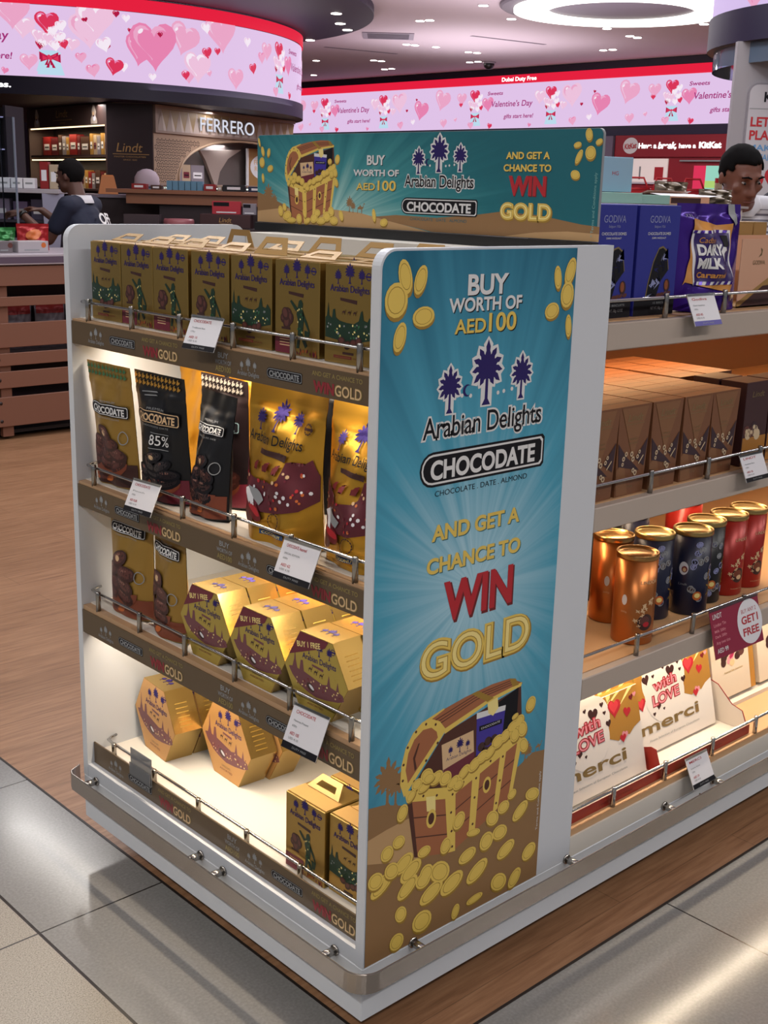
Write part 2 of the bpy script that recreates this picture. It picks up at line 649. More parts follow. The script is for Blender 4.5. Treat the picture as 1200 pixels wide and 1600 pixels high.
    s_ = P(.30, .2)[0] - P(.22, .2)[0]
    for a, b, k in ((.235, .27, 1.0), (.66, .33, .9)):
        x, y = P(a, b)
        for r_, m_ in ((.45, PRINTG), (.28, WOODD)):
            g.ell(x, y, r_ * s_ * k, r_ * s_ * 1.5 * k, m_, z + 2.0e-4 + (.45 - r_) * 1e-4)
    for (a, b, rx, ry, an) in ((.12, .54, .04, .03, .3), (.19, .57, .045, .04, -.2), (.26, .53, .05, .035, .4), (.33, .50, .045, .04, .1), (.39, .45, .05, .03, .5), (.47, .49, .05, .03, .6),
                               (.55, .51, .05, .035, .5), (.61, .54, .05, .035, .3), (.67, .55, .05, .03, .6), (.73, .60, .05, .04, .2), (.79, .62, .045, .035, .5), (.85, .66, .05, .035, .3), (.90, .68, .045, .035, .6), (.87, .60, .04, .045, .2), (.93, .62, .04, .05, .4),
                               (.08, .48, .04, .025, .8), (.17, .50, .045, .025, .2), (.43, .42, .04, .03, .1), (.95, .50, .035, .05, .5)):
        px, py = P(a, b)
        coin(g, px, py, rx * s_ / .08, ry * s_ / .08, an, z + 2.4e-4 + a * 1e-5)


def date_pile(g, x, y, w, h, z, dark=BROWN, light=BROWNL, tall=False):
    """printed bowl heaped with dates; centre of bowl base (x, y)"""
    rnd = random.Random(int(w * 1e5))
    n = 10
    g.poly([(x + w * .5 * math.cos(t), y + h * .34 + h * .30 * math.sin(t)) for t in [PI + PI * i / n for i in range(n + 1)]], CLAY, z)
    rows = ((.32, 3), (.47, 3), (.62, 2), (.78, 1)) if not tall else ((.28, 2), (.44, 2), (.62, 2), (.82, 1))
    sx, sy = (.25, .125) if tall else (.21, .12)
    for b, k in rows:
        for i in range(k):
            cx = x + w * ((.40 if tall else .30) * (i - (k - 1) / 2)) + rnd.uniform(-.02, .02) * w
            cy = y + h * b
            a = rnd.uniform(-.5, .5)
            z += 6e-6
            g.ell(cx, cy, w * sx, h * sy, dark, z, a, 14)
            g.ell(cx - w * .01, cy + h * .015, w * sx * .8, h * sy * .7, light, z + 3e-6, a, 14)
            g.ell(cx - w * .04, cy + h * .05, w * sx * .35, h * sy * .2, BROWNH, z + 5e-6, a, 10)
    g.ell(x - w * .03, y + h * rows[-1][0], w * .055, h * .05, CREAM, z + 9e-6, 0, 12)
    for i in range(3):
        g.ell(x - w * .3 + i * w * .2, y + h * .05, w * .13, h * .05, ORANGE if i != 1 else BROWNL, z + 9e-6, .3 * (i - 1), 12)


def skyline(g, x0, x1, y0, y1, top, m, z, dots, seed=1):
    """city silhouette with sprinkled dots between x0..x1"""
    rnd = random.Random(seed)
    W = x1 - x0
    pts = [(x0, y0)]
    prof = ((0, .55), (.03, .6), (.06, 1.0), (.08, .62), (.14, .55), (.16, .80), (.20, .82), (.22, .58), (.30, .50), (.45, .46), (.60, .45), (.70, .55), (.74, .80), (.77, .85), (.80, .58), (.88, .55), (.92, .68), (1, .52))
    for a, b in prof:
        pts.append((x0 + a * W, y0 + (top - y0) * b))
    pts += [(x1, y0 + .06 * (top - y0)), (x0 + .8 * W, y0 - .02 * (top - y0)), (x0 + .5 * W, y0 - .10 * (top - y0)), (x0 + .2 * W, y0 - .04 * (top - y0))]
    g.poly(pts, m, z)
    for i in range(34):
        a, b = rnd.uniform(.03, .97), rnd.uniform(.04, .44)
        s_ = rnd.uniform(.008, .02) * W
        g.ell(x0 + a * W, y0 + (top - y0) * b, s_, s_ * 1.2, dots[i % len(dots)], z + 1e-5, rnd.uniform(0, 3), 6)


def heart(g, x, y, s, m, z, ang=0.0, squash=1.0):
    pts = []
    for i in range(26):
        t = 2 * PI * i / 26
        a = 16 * math.sin(t) ** 3 / 17
        b = (13 * math.cos(t) - 5 * math.cos(2 * t) - 2 * math.cos(3 * t) - math.cos(4 * t)) / 17
        c, sn = math.cos(ang), math.sin(ang)
        pts.append((x + s * (c * a - sn * b), y + s * squash * (sn * a + c * b)))
    g.poly(pts, m, z)


def camel(g, x, y, s, m, z):
    g.poly(
           [(x, y), (x + .08 * s, y), (x + .12 * s, y + .38 * s), (x + .55 * s, y + .38 * s), (x + .58 * s, y), (x + .66 * s, y), (x + .70 * s, y + .42 * s), (x + .84 * s, y + .50 * s), (x + .90 * s, y + .84 * s),
            (x + 1.05 * s, y + .84 * s), (x + 1.03 * s, y + .92 * s), (x + .88 * s, y + .95 * s), (x + .76 * s, y + .60 * s), (x + .55 * s, y + .62 * s), (x + .40 * s, y + .80 * s), (x + .25 * s, y + .62 * s), (x + .05 * s, y + .55 * s)], m, z)

# ------------------------------------------------------------------ floor, ceiling, far walls
def tile_mat():
    m = mat('grey_floor_tile', '#8b8883', .2)
    n = NT(m)
    tc = n.new('TexCoord')
    g1 = n.noise(tc.outputs['Object'], 160, 4)
    g2 = n.noise(tc.outputs['Object'], 5, 3)
    c = n.ramp(g1, [(.3, '#7f7e7c'), (.52, '#888785'), (.75, '#92918f')])
    c = n.mix(n.math('MULTIPLY', g2, .35), c, '#807c76')
    sep = n.new('SeparateXYZ')
    n.link(tc.outputs['Object'], sep.inputs[0])
    x, y = sep.outputs[0], sep.outputs[1]

    def joint(v, per, off, w):
        a = n.math('ADD', v, -off)
        a = n.math('DIVIDE', a, per)
        a = n.math('FRACT', a)
        a = n.math('SUBTRACT', a, .5)
        a = n.math('ABSOLUTE', a)
        return n.math('GREATER_THAN', a, .5 - w / per)
    # left aisle (x < .05): joints across y; right aisle (y < -.07): joints across x
    left = n.math('LESS_THAN', x, .046)
    front = n.math('LESS_THAN', y, -.5)
    j1 = n.math('MULTIPLY', joint(y, .65, .735, .0022), left)
    j2 = n.math('MULTIPLY', joint(x, .65, .866, .0022), n.math('GREATER_THAN', x, .05))
    edge = n.math('LESS_THAN', n.math('ABSOLUTE', n.math('ADD', x, .256)), .0035)
    j = n.math('MAXIMUM', n.math('MAXIMUM', j1, j2), edge)
    # pale speckled stone beyond the joint at x = -.256
    stone = n.math('LESS_THAN', x, -.259)
    sp = n.noise(tc.outputs['Object'], 330, 4, .7)
    sc = n.ramp(sp, [(.36, '#6a6358'), (.47, '#958d80'), (.6, '#a59d90'), (.72, '#bdb7aa')])
    c = n.mix(stone, c, sc)
    c = n.mix(j, c, '#2e2a27')
    n.link(c, n.b.inputs['Base Color'])
    r = n.math('ADD', n.math('MULTIPLY', stone, .25), n.math('ADD', n.math('MULTIPLY', g2, .06), .11))
    n.link(r, n.b.inputs['Roughness'])
    return m


def plank_mat():
    m = mat('oak_plank_floor', '#7d5b3f', .35)
    n = NT(m)
    tc = n.new('TexCoord')
    br = n.new('TexBrick')
    br.offset = .37
    br.inputs['Scale'].default_value = 1.0
    br.inputs['Brick Width'].default_value = 1.25
    br.inputs['Row Height'].default_value = .145
    br.inputs['Mortar Size'].default_value = .0013
    br.inputs['Color1'].default_value = lin('#a07657')
    br.inputs['Color2'].default_value = lin('#7c573c')
    br.inputs['Mortar'].default_value = lin('#3a281c')
    n.link(tc.outputs['Object'], br.inputs['Vector'])
    mp = n.new('Mapping')
    mp.inputs['Scale'].default_value = (1.6, 22, 1)
    n.link(tc.outputs['Object'], mp.inputs['Vector'])
    gr = n.noise(mp.outputs[0], 3, 6, .65)
    c = n.mix(.6, br.outputs['Color'], n.ramp(gr, [(.3, '#6a4932'), (.5, '#977052'), (.72, '#b88f6c')]))
    n.link(c, n.b.inputs['Base Color'])
    return m


TILE, PLANK = tile_mat(), plank_mat()
g = G()
g.box(.05, 19, -.07, 30, -.05, 0, PLANK)
structure(g.build('floor_planks'))
g = G()
g.prism([(-9, -9), (19, -9), (19, -.07), (.05, -.07), (.05, 30), (-9, 30)], -.05, 0.0, TILE)
structure(g.build('floor_tiles'))
TRIMD = mat('dark_joint_strip', '#241c18', .5)
g = G()
g.box(.046, .052, -.07, 6, -.01, .0012, TRIMD)
g.box(.046, 6, -.073, -.067, -.01, .0012, TRIMD)
structure(g.build('trim_1'))

CEIL = mat('ceiling_paint', '#b9adb6', .8)
g = G()
g.box(-9, 19, -9, 30, 4.0, 4.1, CEIL)
structure(g.build('ceiling'))
DKWALL = mat('dark_shop_wall', '#241c2b', .7)
SOFF = mat('aubergine_soffit', '#1b1233', .5)
g = G()
g.box(18.3, 18.5, -9, 30, 0, 4.0, DKWALL)
structure(g.build('wall_back'))
g = G()
g.box(-9, 18.3, 29.8, 30, 0, 4.0, DKWALL)
structure(g.build('wall_left'))

# background frame: l metres to the right and d metres ahead of the camera's foot point
FW, RT, C0 = Vector((.6844, .7291, 0)), Vector((.7291, -.6844, 0)), Vector((-1.2843, -1.3914, 0))


def B(l, d, z=0.0):
    return C0 + RT * l + FW * d + Vector((0, 0, z))


# ------------------------------------------------------------------ shelving gondola
def rays_mat(name, cx, cy, ax, inner, mid, outer, r0, r1, k=1.0):
    """printed sky with sun rays fanning out of (cx, cy); ax = the two object-space axes of the print"""
    m = mat(name, '#2a7d98', .38)
    n = NT(m)
    tc = n.new('TexCoord')
    sep = n.new('SeparateXYZ')
    n.link(tc.outputs['Object'], sep.inputs[0])
    u = n.math('SUBTRACT', sep.outputs[ax[0]], cx)
    v = n.math('MULTIPLY', n.math('SUBTRACT', sep.outputs[ax[1]], cy), k)
    r = n.math('SQRT', n.math('ADD', n.math('MULTIPLY', u, u), n.math('MULTIPLY', v, v)))
    ang = n.math('ARCTAN2', v, u)
    ry = n.noise(ang, 7.0, 3, .6, '1D')
    rr_ = n.math('ADD', r, n.math('MULTIPLY', n.math('SUBTRACT', ry, .5), (r1 - r0) * .45))
    f = n.math('DIVIDE', n.math('SUBTRACT', rr_, r0), r1 - r0, True)
    n.link(n.ramp(f, [(0, inner), (.42, mid), (1, outer)]), n.b.inputs['Base Color'])
    return m


gondola = thing('display_gondola', 'white chocolate display gondola with blue prize poster on its end panel', 'shelving unit')
XE = 3.6   # right end of the long side (outside the picture)

g = G()
g.box(.031, XE, .02, .968, .19, .236, WHITE)
g.box(0, XE, 0, .988, .08, .19, WHITE, .002, 1)
g.build('base', gondola)
g = G()
g.box(.12, XE, .12, .87, 0, .08, BLACK)
g.build('plinth', gondola)


def end_panel(y0, y1, depth):
    g = G()
    g.M = fr((0, y1, 0), (1, 0, 0), (0, 0, 1))
    g.prism(rr(0, .1901, depth, 1.455, .032, 8, (0, 0, 0 if depth > .5 else 1, 1)), 0, y1 - y0, WHITE)
    return g.build('side_panel', gondola)


near_panel = end_panel(0, .02, .584)
end_panel(.968, .988, .4599)
g = G()
g.box(.46, .565, .0205, .9675, .2361, 1.4385, INNER)
g.box(.459, .46, .0205, .9675, .2361, 1.25, INNER)
g.build('back_board', gondola)

SKY = rays_mat('poster_sky_print', .249, .86, (0, 2), '#a8d0e0', '#4a9fbb', '#135f7b', .02, .56, .8)
g = G()
g.M = fr((0, -.0002, 0), (1, 0, 0), (0, 0, 1))
g.prism(rr(.004, .192, .477, 1.4515, .029, 8, (0, 0, 0, 1)), 0, .0006, SKY)
g.dz = .0006
# dunes
g.poly([(.004, .192), (.004, .508), (.04, .503), (.09, .485), (.14, .47), (.30, .452), (.40, .462), (.44, .479), (.477, .474), (.477, .192)], SANDD, 1e-5)
g.poly([(.004, .446), (.05, .452), (.10, .455), (.16, .45), (.26, .42), (.26, .39), (.13, .36), (.004, .40)], SANDL, 3e-5)
for px_, pz_, ph in ((.048, .495, .095), (.068, .489, .075), (.418, .468, .045), (.427, .466, .035)):
    palm(g, px_, pz_, ph, SANDD, 4e-5)
camel(g, .448, .478, .02, SANDD, 4e-5)
chest(g, lambda a, b: (.078 + a * .35, .352 + b * .305), 2e-4)
for i, (x, z, rx, ry, an) in enumerate([(0.425, 0.587, 0.0141, 0.016, -0.5), (0.38, 0.574, 0.0096, 0.0051, 0.3), (0.15, 0.519, 0.0154, 0.0101, 0), (0.086, 0.472, 0.0128, 0.0169, -0.4), (0.079, 0.417, 0.0154, 0.0126, -0.2), (0.051, 0.404, 0.0154, 0.0152, 0.2), (0.145, 0.373, 0.0167, 0.011, 0), (0.202, 0.364, 0.0141, 0.0169, -0.4), (0.093, 0.368, 0.0256, 0.016, 0.5), (0.112, 0.346, 0.0288, 0.0169, 0.5), (0.041, 0.346, 0.0321, 0.0152, 0.6), (0.105, 0.315, 0.0288, 0.0152, 0.6), (0.153, 0.325, 0.0179, 0.0185, -0.2), (0.189, 0.314, 0.0288, 0.0211, -0.6), (0.223, 0.277, 0.0321, 0.0185, 0.4), (0.168, 0.279, 0.0321, 0.0169, 0.4), (0.145, 0.314, 0.0192, 0.0169, 0), (0.263, 0.32, 0.0244, 0.0143, 0.2), (0.293, 0.275, 0.0321, 0.0169, 0.5), (0.316, 0.331, 0.0192, 0.0194, -0.5), (0.354, 0.336, 0.0218, 0.016, -0.2), (0.375, 0.291, 0.0269, 0.0152, 0.4), (0.361, 0.388, 0.0167, 0.0135, 0), (0.33, 0.375, 0.0192, 0.0152, -0.6), (0.412, 0.362, 0.0256, 0.0143, 0.6), (0.447, 0.387, 0.0218, 0.0135, -0.3), (0.384, 0.408, 0.0128, 0.0101, 0.2), (0.277, 0.364, 0.0192, 0.0076, -0.2), (0.235, 0.404, 0.0154, 0.0185, -0.5), (0.447, 0.259, 0.0218, 0.0169, 0.5), (0.359, 0.225, 0.0244, 0.0185, -0.5), (0.407, 0.215, 0.0154, 0.0228, -0.7), (0.29, 0.216, 0.0231, 0.0084, 0.1), (0.09, 0.266, 0.0141, 0.0169, 0.4), (0.146, 0.228, 0.0256, 0.0219, -0.2), (0.237, 0.210, 0.0103, 0.0157, -0.3), (0.082, 0.212, 0.0179, 0.0172, -0.5), (0.025, 0.359, 0.0192, 0.0169, -0.5), (0.064, 0.365, 0.0192, 0.016, -0.6),
                                        (0.052, 1.412, 0.0143, 0.0277, 0.25), (0.086, 1.406, 0.013, 0.0242, -0.35), (0.034, 1.376, 0.0247, 0.0277, -0.15), (0.095, 1.348, 0.0247, 0.0161, 0.1), (0.044, 1.318, 0.013, 0.0242, -0.3), (0.426, 1.401, 0.0098, 0.0206, 0.15), (0.460, 1.411, 0.0133, 0.0251, -0.35), (0.455, 1.37, 0.0182, 0.0233, -0.1), (0.415, 1.343, 0.0195, 0.0143, 0.2), (0.464, 1.314, 0.0085, 0.0206, 0.1)]):
    coin(g, x, z, rx, ry, an, 6e-4 + i * 4e-6)
t = 4e-4
shadow_text(g, 'BUY', .246, 1.379, .035, .100, PRINTW, INK, .03, t)
shadow_text(g, 'WORTH OF', .243, 1.352, .0235, .180, PRINTW, INK, .03, t)
shadow_text(g, 'AED', .206, 1.316, .025, .076, PRINTG, INK, .02, t)
shadow_text(g, '100', .286, 1.316, .033, .070, PRINTG, INK, .02, t)
logo(g, .253, 1.145, .300, NAVY, INK, PRINTW, t)
plate(g, .258, 1.0915, .318, PRINTW, PRINTW, INK, 0, t, .19)
g.text('CHOCOLATE . DATE . ALMOND', .255, 1.044, .0105, INK, t, w=.236)
shadow_text(g, 'AND GET A', .246, .966, .029, .226, PRINTG, TEALW, .035, t)
shadow_text(g, 'CHANCE TO', .245, .908, .029, .242, PRINTG, TEALW, .035, t)
g.text('WIN', .262, .811, .075, PRINTDR, t, w=.184, bold=.05)
g.text('WIN', .259, .815, .075, PRINTR, t + 5e-5, w=.182, bold=.035)
gold_word(g, .262, .714, .072, .292, t)
g.M = g.M @ T(.470, .30, 0) @ RZ(PI / 2)
g.text('Terms and Conditions apply', 0, 0, .006, PRINTW, t, align='l', w=.13)
po = g.build('poster', near_panel)
po['label'] = 'blue treasure chest poster'


# ---- shelves of the end bay
def strip_print(g, z0, z1, ymax, ymin, per=.527, first=.942):
    """repeating edge print; local x runs to the right along the strip (world -y)"""
    h = z1 - z0
    y = first
    while y > ymin - .3:
        def ok(a, w):
            return ymin + w * .5 < y - a < ymax - w * .5
        if ok(0, .05):
            g.text('BUY', -y, z0 + h * .66, h * .22, GREY, w=.032, bold=.02)
            g.text('WORTH OF', -y, z0 + h * .42, h * .17, GREY, w=.05, bold=.02)
            g.text('AED100', -y, z0 + h * .14, h * .22, STRIPG, w=.048, bold=.02)
        if ok(.076, .07):
            logo(g, -y + .076, z0 + h * .18, .064, GREY, GREY, simple=True)
        if ok(.178, .1):
            plate(g, -y + .178, z0 + h * .47, .098, GREY, GREY, INK)
        if ok(.316, .13):
            g.text('AND GET A CHANCE TO', -y + .316, z0 + h * .70, h * .17, STRIPG, w=.126, bold=.015)
            g.text('WIN', -y + .283, z0 + h * .14, h * .40, STRIPR, w=.054, bold=.05)
            g.text('GOLD', -y + .345, z0 + h * .14, h * .40, STRIPG, w=.068, bold=.04)
            g.text('GOLD', -y + .345, z0 + h * .14, h * .40, CREAM, .0008, w=.064, bold=.005)
        y -= per


BEAM = mat('pale_oak_edge', '#b08e6c', .45)
YS = [.909 - .1712 * i for i in range(6)]


def end_shelf(zt, z0, z1):
    g = G()
    g.box(.004, .03, .0202, .9678, z0 - .001, zt - .002, BEAM)
    g.box(.022, .458, .0202, .9678, zt - .016, zt, DECK)
    sh = g.build('shelf', gondola)
    g = G()
    g.M = fr((.004, 0, 0), (0, -1, 0), (0, 0, 1))
    g.box(-.967, -.021, z0, z1, 0, .003, STRIP)
    g.dz = .003
    strip_print(g, z0, z1, .967, .021)
    g.build('edge_strip', sh)
    posts(sh, [(.009, y) for y in YS], zt, .9655, .0205)
    return sh


def posts(sh, pts, zt, ya, yb, hgt=.046):
    for x, y in pts:
        g = G()
        g.M = T(x, y, zt - .004)
        g.lathe([(.0056, 0), (.0056, hgt - .001), (.0046, hgt + .001), (.0, hgt + .001)], STEEL, 14)
        g.build('post', sh)
    g = G()
    x, zr = pts[0][0] + .004, zt + hgt - .012
    g.tube([(x + .035, ya - .002, zr), (x + .02, ya - .006, zr), (x + .006, ya - .014, zr), (x + .004, ya - .03, zr), (x + .004, yb + .03, zr), (x + .007, yb + .012, zr), (x + .016, yb + .004, zr)], .0032, CHROME, 8)
    g.build('guard_rail', sh)


s1 = end_shelf(1.262, 1.208, 1.256)
s2 = end_shelf(.907, .850, .899)
s3 = end_shelf(.618, .552, .606)
# lowest shelf: strip stands up in front of the posts
g = G()
g.box(.0202, .458, .0202, .9678, .2365, .25, DECK)
g.box(.001, .0202, .0202, .9678, .1902, .221, WHITE)
g.box(.0203, .03, .0202, .9678, .1902, .2365, DECK)
s4 = g.build('shelf', gondola)
g = G()
g.M = fr((.0202, 0, 0), (0, -1, 0), (0, 0, 1))
g.box(-.967, -.021, .2212, .2735, 0, .003, STRIP)
g.dz = .003
strip_print(g, .2212, .2735, .967, .021, first=.945)
g.build('edge_strip', s4)
posts(s4, [(.0365, y) for y in YS], .254, .9655, .0205, .034)

# ---- lamps under the end bay's shelves
WARM = (1.0, .84, .66)
LAMPW = mat('shelf_lamp_diffuser', '#ffe2b0', .5, emit=5.0)
for sh, zt, p, yy, ll, lx in ((s1, 1.246, 3.6, .49, .86, .092), (s2, .891, 3.4, .40, .66, .135), (s3, .602, 2.3, .52, .84, .07)):
    g = G()
    g.box(lx - .028, lx - .012, yy - ll / 2, yy + ll / 2, zt - .007, zt - .0005, LAMPW)
    g.build('light_bar', sh)
    area('shelf_light', (lx, yy, zt - .012), .015, ll, p, WARM, (0, math.radians(-14), 0), 150)

# ---- bumper rail round the foot
BUMP = mat('bumper_steel', '#b9b0a8', .24, 1.0)
bo, rad = .036, .042
path = [(-bo + .02, .997), (-bo + .006, .99), (-bo, .975)] + [(-bo, .6), (-bo, .5), (-bo, .2)]
path += [(-bo + rad - rad * math.cos(t), -bo + rad - rad * math.sin(t)) for t in [PI / 2 * i / 8 for i in range(9)]]
path += [(.5, -bo), (1.0, -bo), (2.0, -bo), (XE, -bo)]
path = [(.0, 1.006)] + path
g = G()
n = len(path)
nor = []
for i in range(n):
    a, b = Vector(path[max(0, i - 1)]), Vector(path[min(n - 1, i + 1)])
    d = (b - a).normalized()
    nor.append(Vector((d.y, -d.x)) * -1)
vv = []
for (x, y), q in zip(path, nor):
    for o_, z in ((0, .166), (.0, .205), (.001, .2065), (.0025, .2065), (.0035, .205), (.0035, .166)):
        vv.append((x - q.x * o_, y - q.y * o_, z))
ff = []
for i in range(n - 1):
    for j in range(6):
        k = (j + 1) % 6
        ff.append((i * 6 + j, i * 6 + k, (i + 1) * 6 + k, (i + 1) * 6 + j))
ff += [tuple(range(6)), tuple((n - 1) * 6 + j for j in range(6))[::-1]]
g.add(vv, ff, BUMP)
g.box(-bo - .0004, -bo + .003, .488, .490, .166, .2067, BLACK)
g.box(1.02, 1.022, -bo - .0004, -bo + .003, .166, .2067, BLACK)
bump = g.build('bumper_rail', gondola)
for (x, y, ax) in ((0, .93, 'x'), (0, .505, 'x'), (0, .425, 'x'), (0, .075, 'x'), (.125, 0, 'y'), (.575, 0, 'y'), (.93, 0, 'y'), (1.13, 0, 'y'), (1.7, 0, 'y')):
    g = G()
    if ax == 'x':
        g.tube([(-bo + .0036, y, .192), (.0, y, .192)], .008, STEEL, 14)
        g.tube([(-.003, y, .192), (0, y, .192)], .0105, STEEL, 14)
        g.tube([(-bo - .0025, y, .186), (-bo + .001, y, .186)], [.003, .0048], CHROME, 10)
    else:
        g.tube([(x, -bo + .0036, .192), (x, 0, .192)], .008, STEEL, 14)
        g.tube([(x, -.003, .192), (x, 0, .192)], .0105, STEEL, 14)
        g.tube([(x, -bo - .0025, .186), (x, -bo + .001, .186)], [.003, .0048], CHROME, 10)
    g.build('standoff_bolt', bump)

# ---- shelves of the long side
GRWOOD = mat('greyed_oak_edge', '#b3a599', .45)
OAKTOP = mat('pale_oak_deck', '#c59c72', .42)


def long_shelf(zt, z0, xs, deck, hgt=.046, front=0.0, depth=.94):
    g = G()
    g.box(.5855, XE, front, .03, z0, zt - .002, GRWOOD, .002, 1)
    g.box(.566, XE, .0206, depth, zt - .014, zt, deck)
    sh = g.build('shelf', gondola)
    for x in xs:
        g = G()
        g.M = T(x, front + .012, zt - .004)
        g.lathe([(.0056, 0), (.0056, hgt - .001), (.0046, hgt + .001), (0, hgt + .001)], STEEL, 14)
        g.build('post', sh)
    g = G()
    zr = zt + hgt - .012
    g.tube([(.587, front + .016, zr), (XE, front + .016, zr)], .0032, CHROME, 8)
    g.build('guard_rail', sh)
    return sh


xs = [.572 + .2115 * i for i in range(1, 8)]
l1 = long_shelf(1.313, 1.259, xs, OAKTOP, .050, depth=1.0)
l2 = long_shelf(.954, .902, xs, OAKTOP, .050)
l3 = long_shelf(.596, .547, xs, OAKTOP, .050)
g = G()
g.box(.566, XE, .0206, .94, .2365, .25, OAKTOP)
g.box(.5855, XE, .005, .0206, .2365, .25, OAKTOP)
g.box(.5855, XE, .001, .02, .1902, .236, DECK)
l4 = g.build('shelf', gondola)
for x in [.744 + .195 * i for i in range(7)]:
    g = G()
    g.M = T(x, .012, .246)
    g.lathe([(.0056, 0), (.0056, .049), (.0046, .051), (0, .051)], CHROME, 14)
    g.build('post', l4)
g = G()
g.tube([(.587, .016, .287), (XE, .016, .287)], .0036, CHROME, 8)
g.build('guard_rail', l4)
TANB = mat('tan_back_panel', '#7d5836', .5)
g = G()
g.box(.566, XE, .9401, .96, .2365, 1.298, TANB)
g.build('back_board', gondola)
for sh, zt, p, yy, col in ((l1, 1.297, 9.5, .36, (1, .60, .28)), (l2, .938, 6.5, .26, (1, .74, .48)), (l3, .580, 6.0, .10, (1, .84, .64))):
    g = G()
    g.box(.62, XE - .2, yy - .008, yy + .008, zt - .008, zt - .0015, LAMPW)
    g.build('light_bar', sh)
    area('shelf_light', (2.0, yy, zt - .012), 2.7, .015, p, col, (0, 0, 0), 150)

# ------------------------------------------------------------------ header sign
sign = thing('header_sign', 'long teal prize sign with treasure chest standing across top of display', 'sign', (.56, 0, 1.439))
g = G()
g.box(-.014, .0045, .0212, 1.047, 0, .0195, BLACK)
g.build('sign_base', sign)
g = G()
g.M = fr((-.001, 0, 0), (0, -1, 0), (0, 0, 1))
g.prism(rr(-1.052, .0202, -.0215, .222, .012, 6, (0, 0, 1, 1)), -.006, 0, mat('grey_board_edge', '#8b8f94', .5))
g.build('board', sign)
g = G()
g.M = fr((-.0012, 0, 0), (0, -1, 0), (0, 0, 1))
g.prism(rr(-1.051, .021, -.0225, .221, .0115, 6, (0, 0, 1, 1)), 0, .0006, mat('header_sky_flat', '#1f6f7c', .4))
nt = NT(MATS['header_sky_flat'])
tc = nt.new('TexCoord')
sp = nt.new('SeparateXYZ')
nt.link(tc.outputs['Object'], sp.inputs[0])
u_ = nt.math('SUBTRACT', sp.outputs[1], .78)
v_ = nt.math('MULTIPLY', nt.math('SUBTRACT', sp.outputs[2], .03), 2.2)
r_ = nt.math('SQRT', nt.math('ADD', nt.math('MULTIPLY', u_, u_), nt.math('MULTIPLY', v_, v_)))
ra = nt.noise(nt.math('ARCTAN2', v_, u_), 8, 3, .6, '1D')
f_ = nt.math('ADD', nt.math('DIVIDE', r_, .62), nt.math('MULTIPLY', nt.math('SUBTRACT', ra, .5), .5), True)
nt.link(nt.ramp(f_, [(0, '#a5cfc8'), (.45, '#3f9096'), (.8, '#1b6d78'), (1, '#146470')]), nt.b.inputs['Base Color'])
g.dz = .0006
Z = -1.439
S_ = lambda y, z: (-y, z + Z)
g.poly([S_(1.051, 1.46), S_(1.051, 1.53), S_(1.0, 1.517), S_(.93, 1.497), S_(.9, 1.46)], SANDD, 1e-5)
g.poly([S_(1.051, 1.46), S_(1.051, 1.485), S_(.96, 1.494), S_(.78, 1.497), S_(.68, 1.492), S_(.58, 1.477), S_(.46, 1.46)], SANDL, 3e-5)
g.poly([S_(.64, 1.484), S_(.56, 1.491), S_(.44, 1.489), S_(.34, 1.497), S_(.26, 1.507), S_(.16, 1.503), S_(.06, 1.490), S_(.016, 1.487), S_(.016, 1.4602), S_(.45, 1.4602)], SANDD, 2e-5)
g.poly([S_(.25, 1.4602), S_(.17, 1.471), S_(.09, 1.476), S_(.016, 1.474), S_(.016, 1.4602)], SANDL, 4e-5)
for y, z, h in ((1.008, 1.494, .055), (.985, 1.492, .035), (.712, 1.492, .035), (.70, 1.491, .025)):
    palm(g, -y, z + Z, h, SANDD, 5e-5)
camel(g, -.686, 1.490 + Z, .024, SANDD, 5e-5)
chest(g, lambda a, b: (-.945 + a * .195, 1.466 + Z + b * .18), 1e-4)
for y, z, rx, ry, an in ((.054, 1.650, .008, .011, .2), (.030, 1.637, .008, .005, .4), (.079, 1.632, .009, .005, .2), (.048, 1.618, .012, .012, 0), (.074, 1.611, .006, .014, -.5), (.08, 1.579, .011, .008, -.2),
                         (1.044, 1.645, .004, .010, .3), (1.03, 1.624, .006, .011, .3), (1.007, 1.621, .006, .010, -.3), (1.033, 1.599, .010, .011, 0), (1.001, 1.585, .011, .007, .3), (1.029, 1.563, .005, .010, .1),
                         (.782, 1.601, .007, .006, .3), (.756, 1.606, .008, .010, -.4), (.63, 1.488, .006, .014, .2), (.598, 1.474, .012, .008, .2),
                         (.96, 1.488, .009, .012, .3), (.935, 1.478, .016, .010, .3), (.92, 1.468, .018, .006, 0), (.89, 1.472, .010, .011, .3), (.86, 1.468, .012, .006, .4), (.835, 1.475, .014, .010, .5), (.81, 1.470, .016, .008, .1),
                         (.79, 1.480, .014, .011, .2), (.775, 1.492, .010, .011, .4), (.765, 1.472, .014, .009, 0), (.74, 1.484, .007, .012, .4), (.87, 1.485, .006, .011, .4), (.825, 1.487, .012, .008, .2), (.945, 1.497, .007, .009, .4)):
    coin(g, -y, z + Z, rx, ry, an, 5e-4 + y * 1e-5)
t = 3e-4
shadow_text(g, 'BUY', -.628, 1.5945 + Z, .021, .058, PRINTW, INK, .03, t, .0015)
shadow_text(g, 'WORTH OF', -.628, 1.571 + Z, .014, .146, PRINTW, INK, .03, t, .0015)
shadow_text(g, 'AED', -.660, 1.541 + Z, .016, .062, PRINTG, INK, .02, t, .0015)
shadow_text(g, '100', -.592, 1.541 + Z, .022, .058, PRINTG, INK, .02, t, .0015)
logo(g, -.436, 1.5505 + Z, .200, NAVY, INK, PRINTW, t)
plate(g, -.434, 1.511 + Z, .222, PRINTW, PRINTW, INK, 0, t, .155)
g.text('CHOCOLATE   DATE   ALMOND', -.434, 1.482 + Z, .0065, TEALW, t, w=.165)
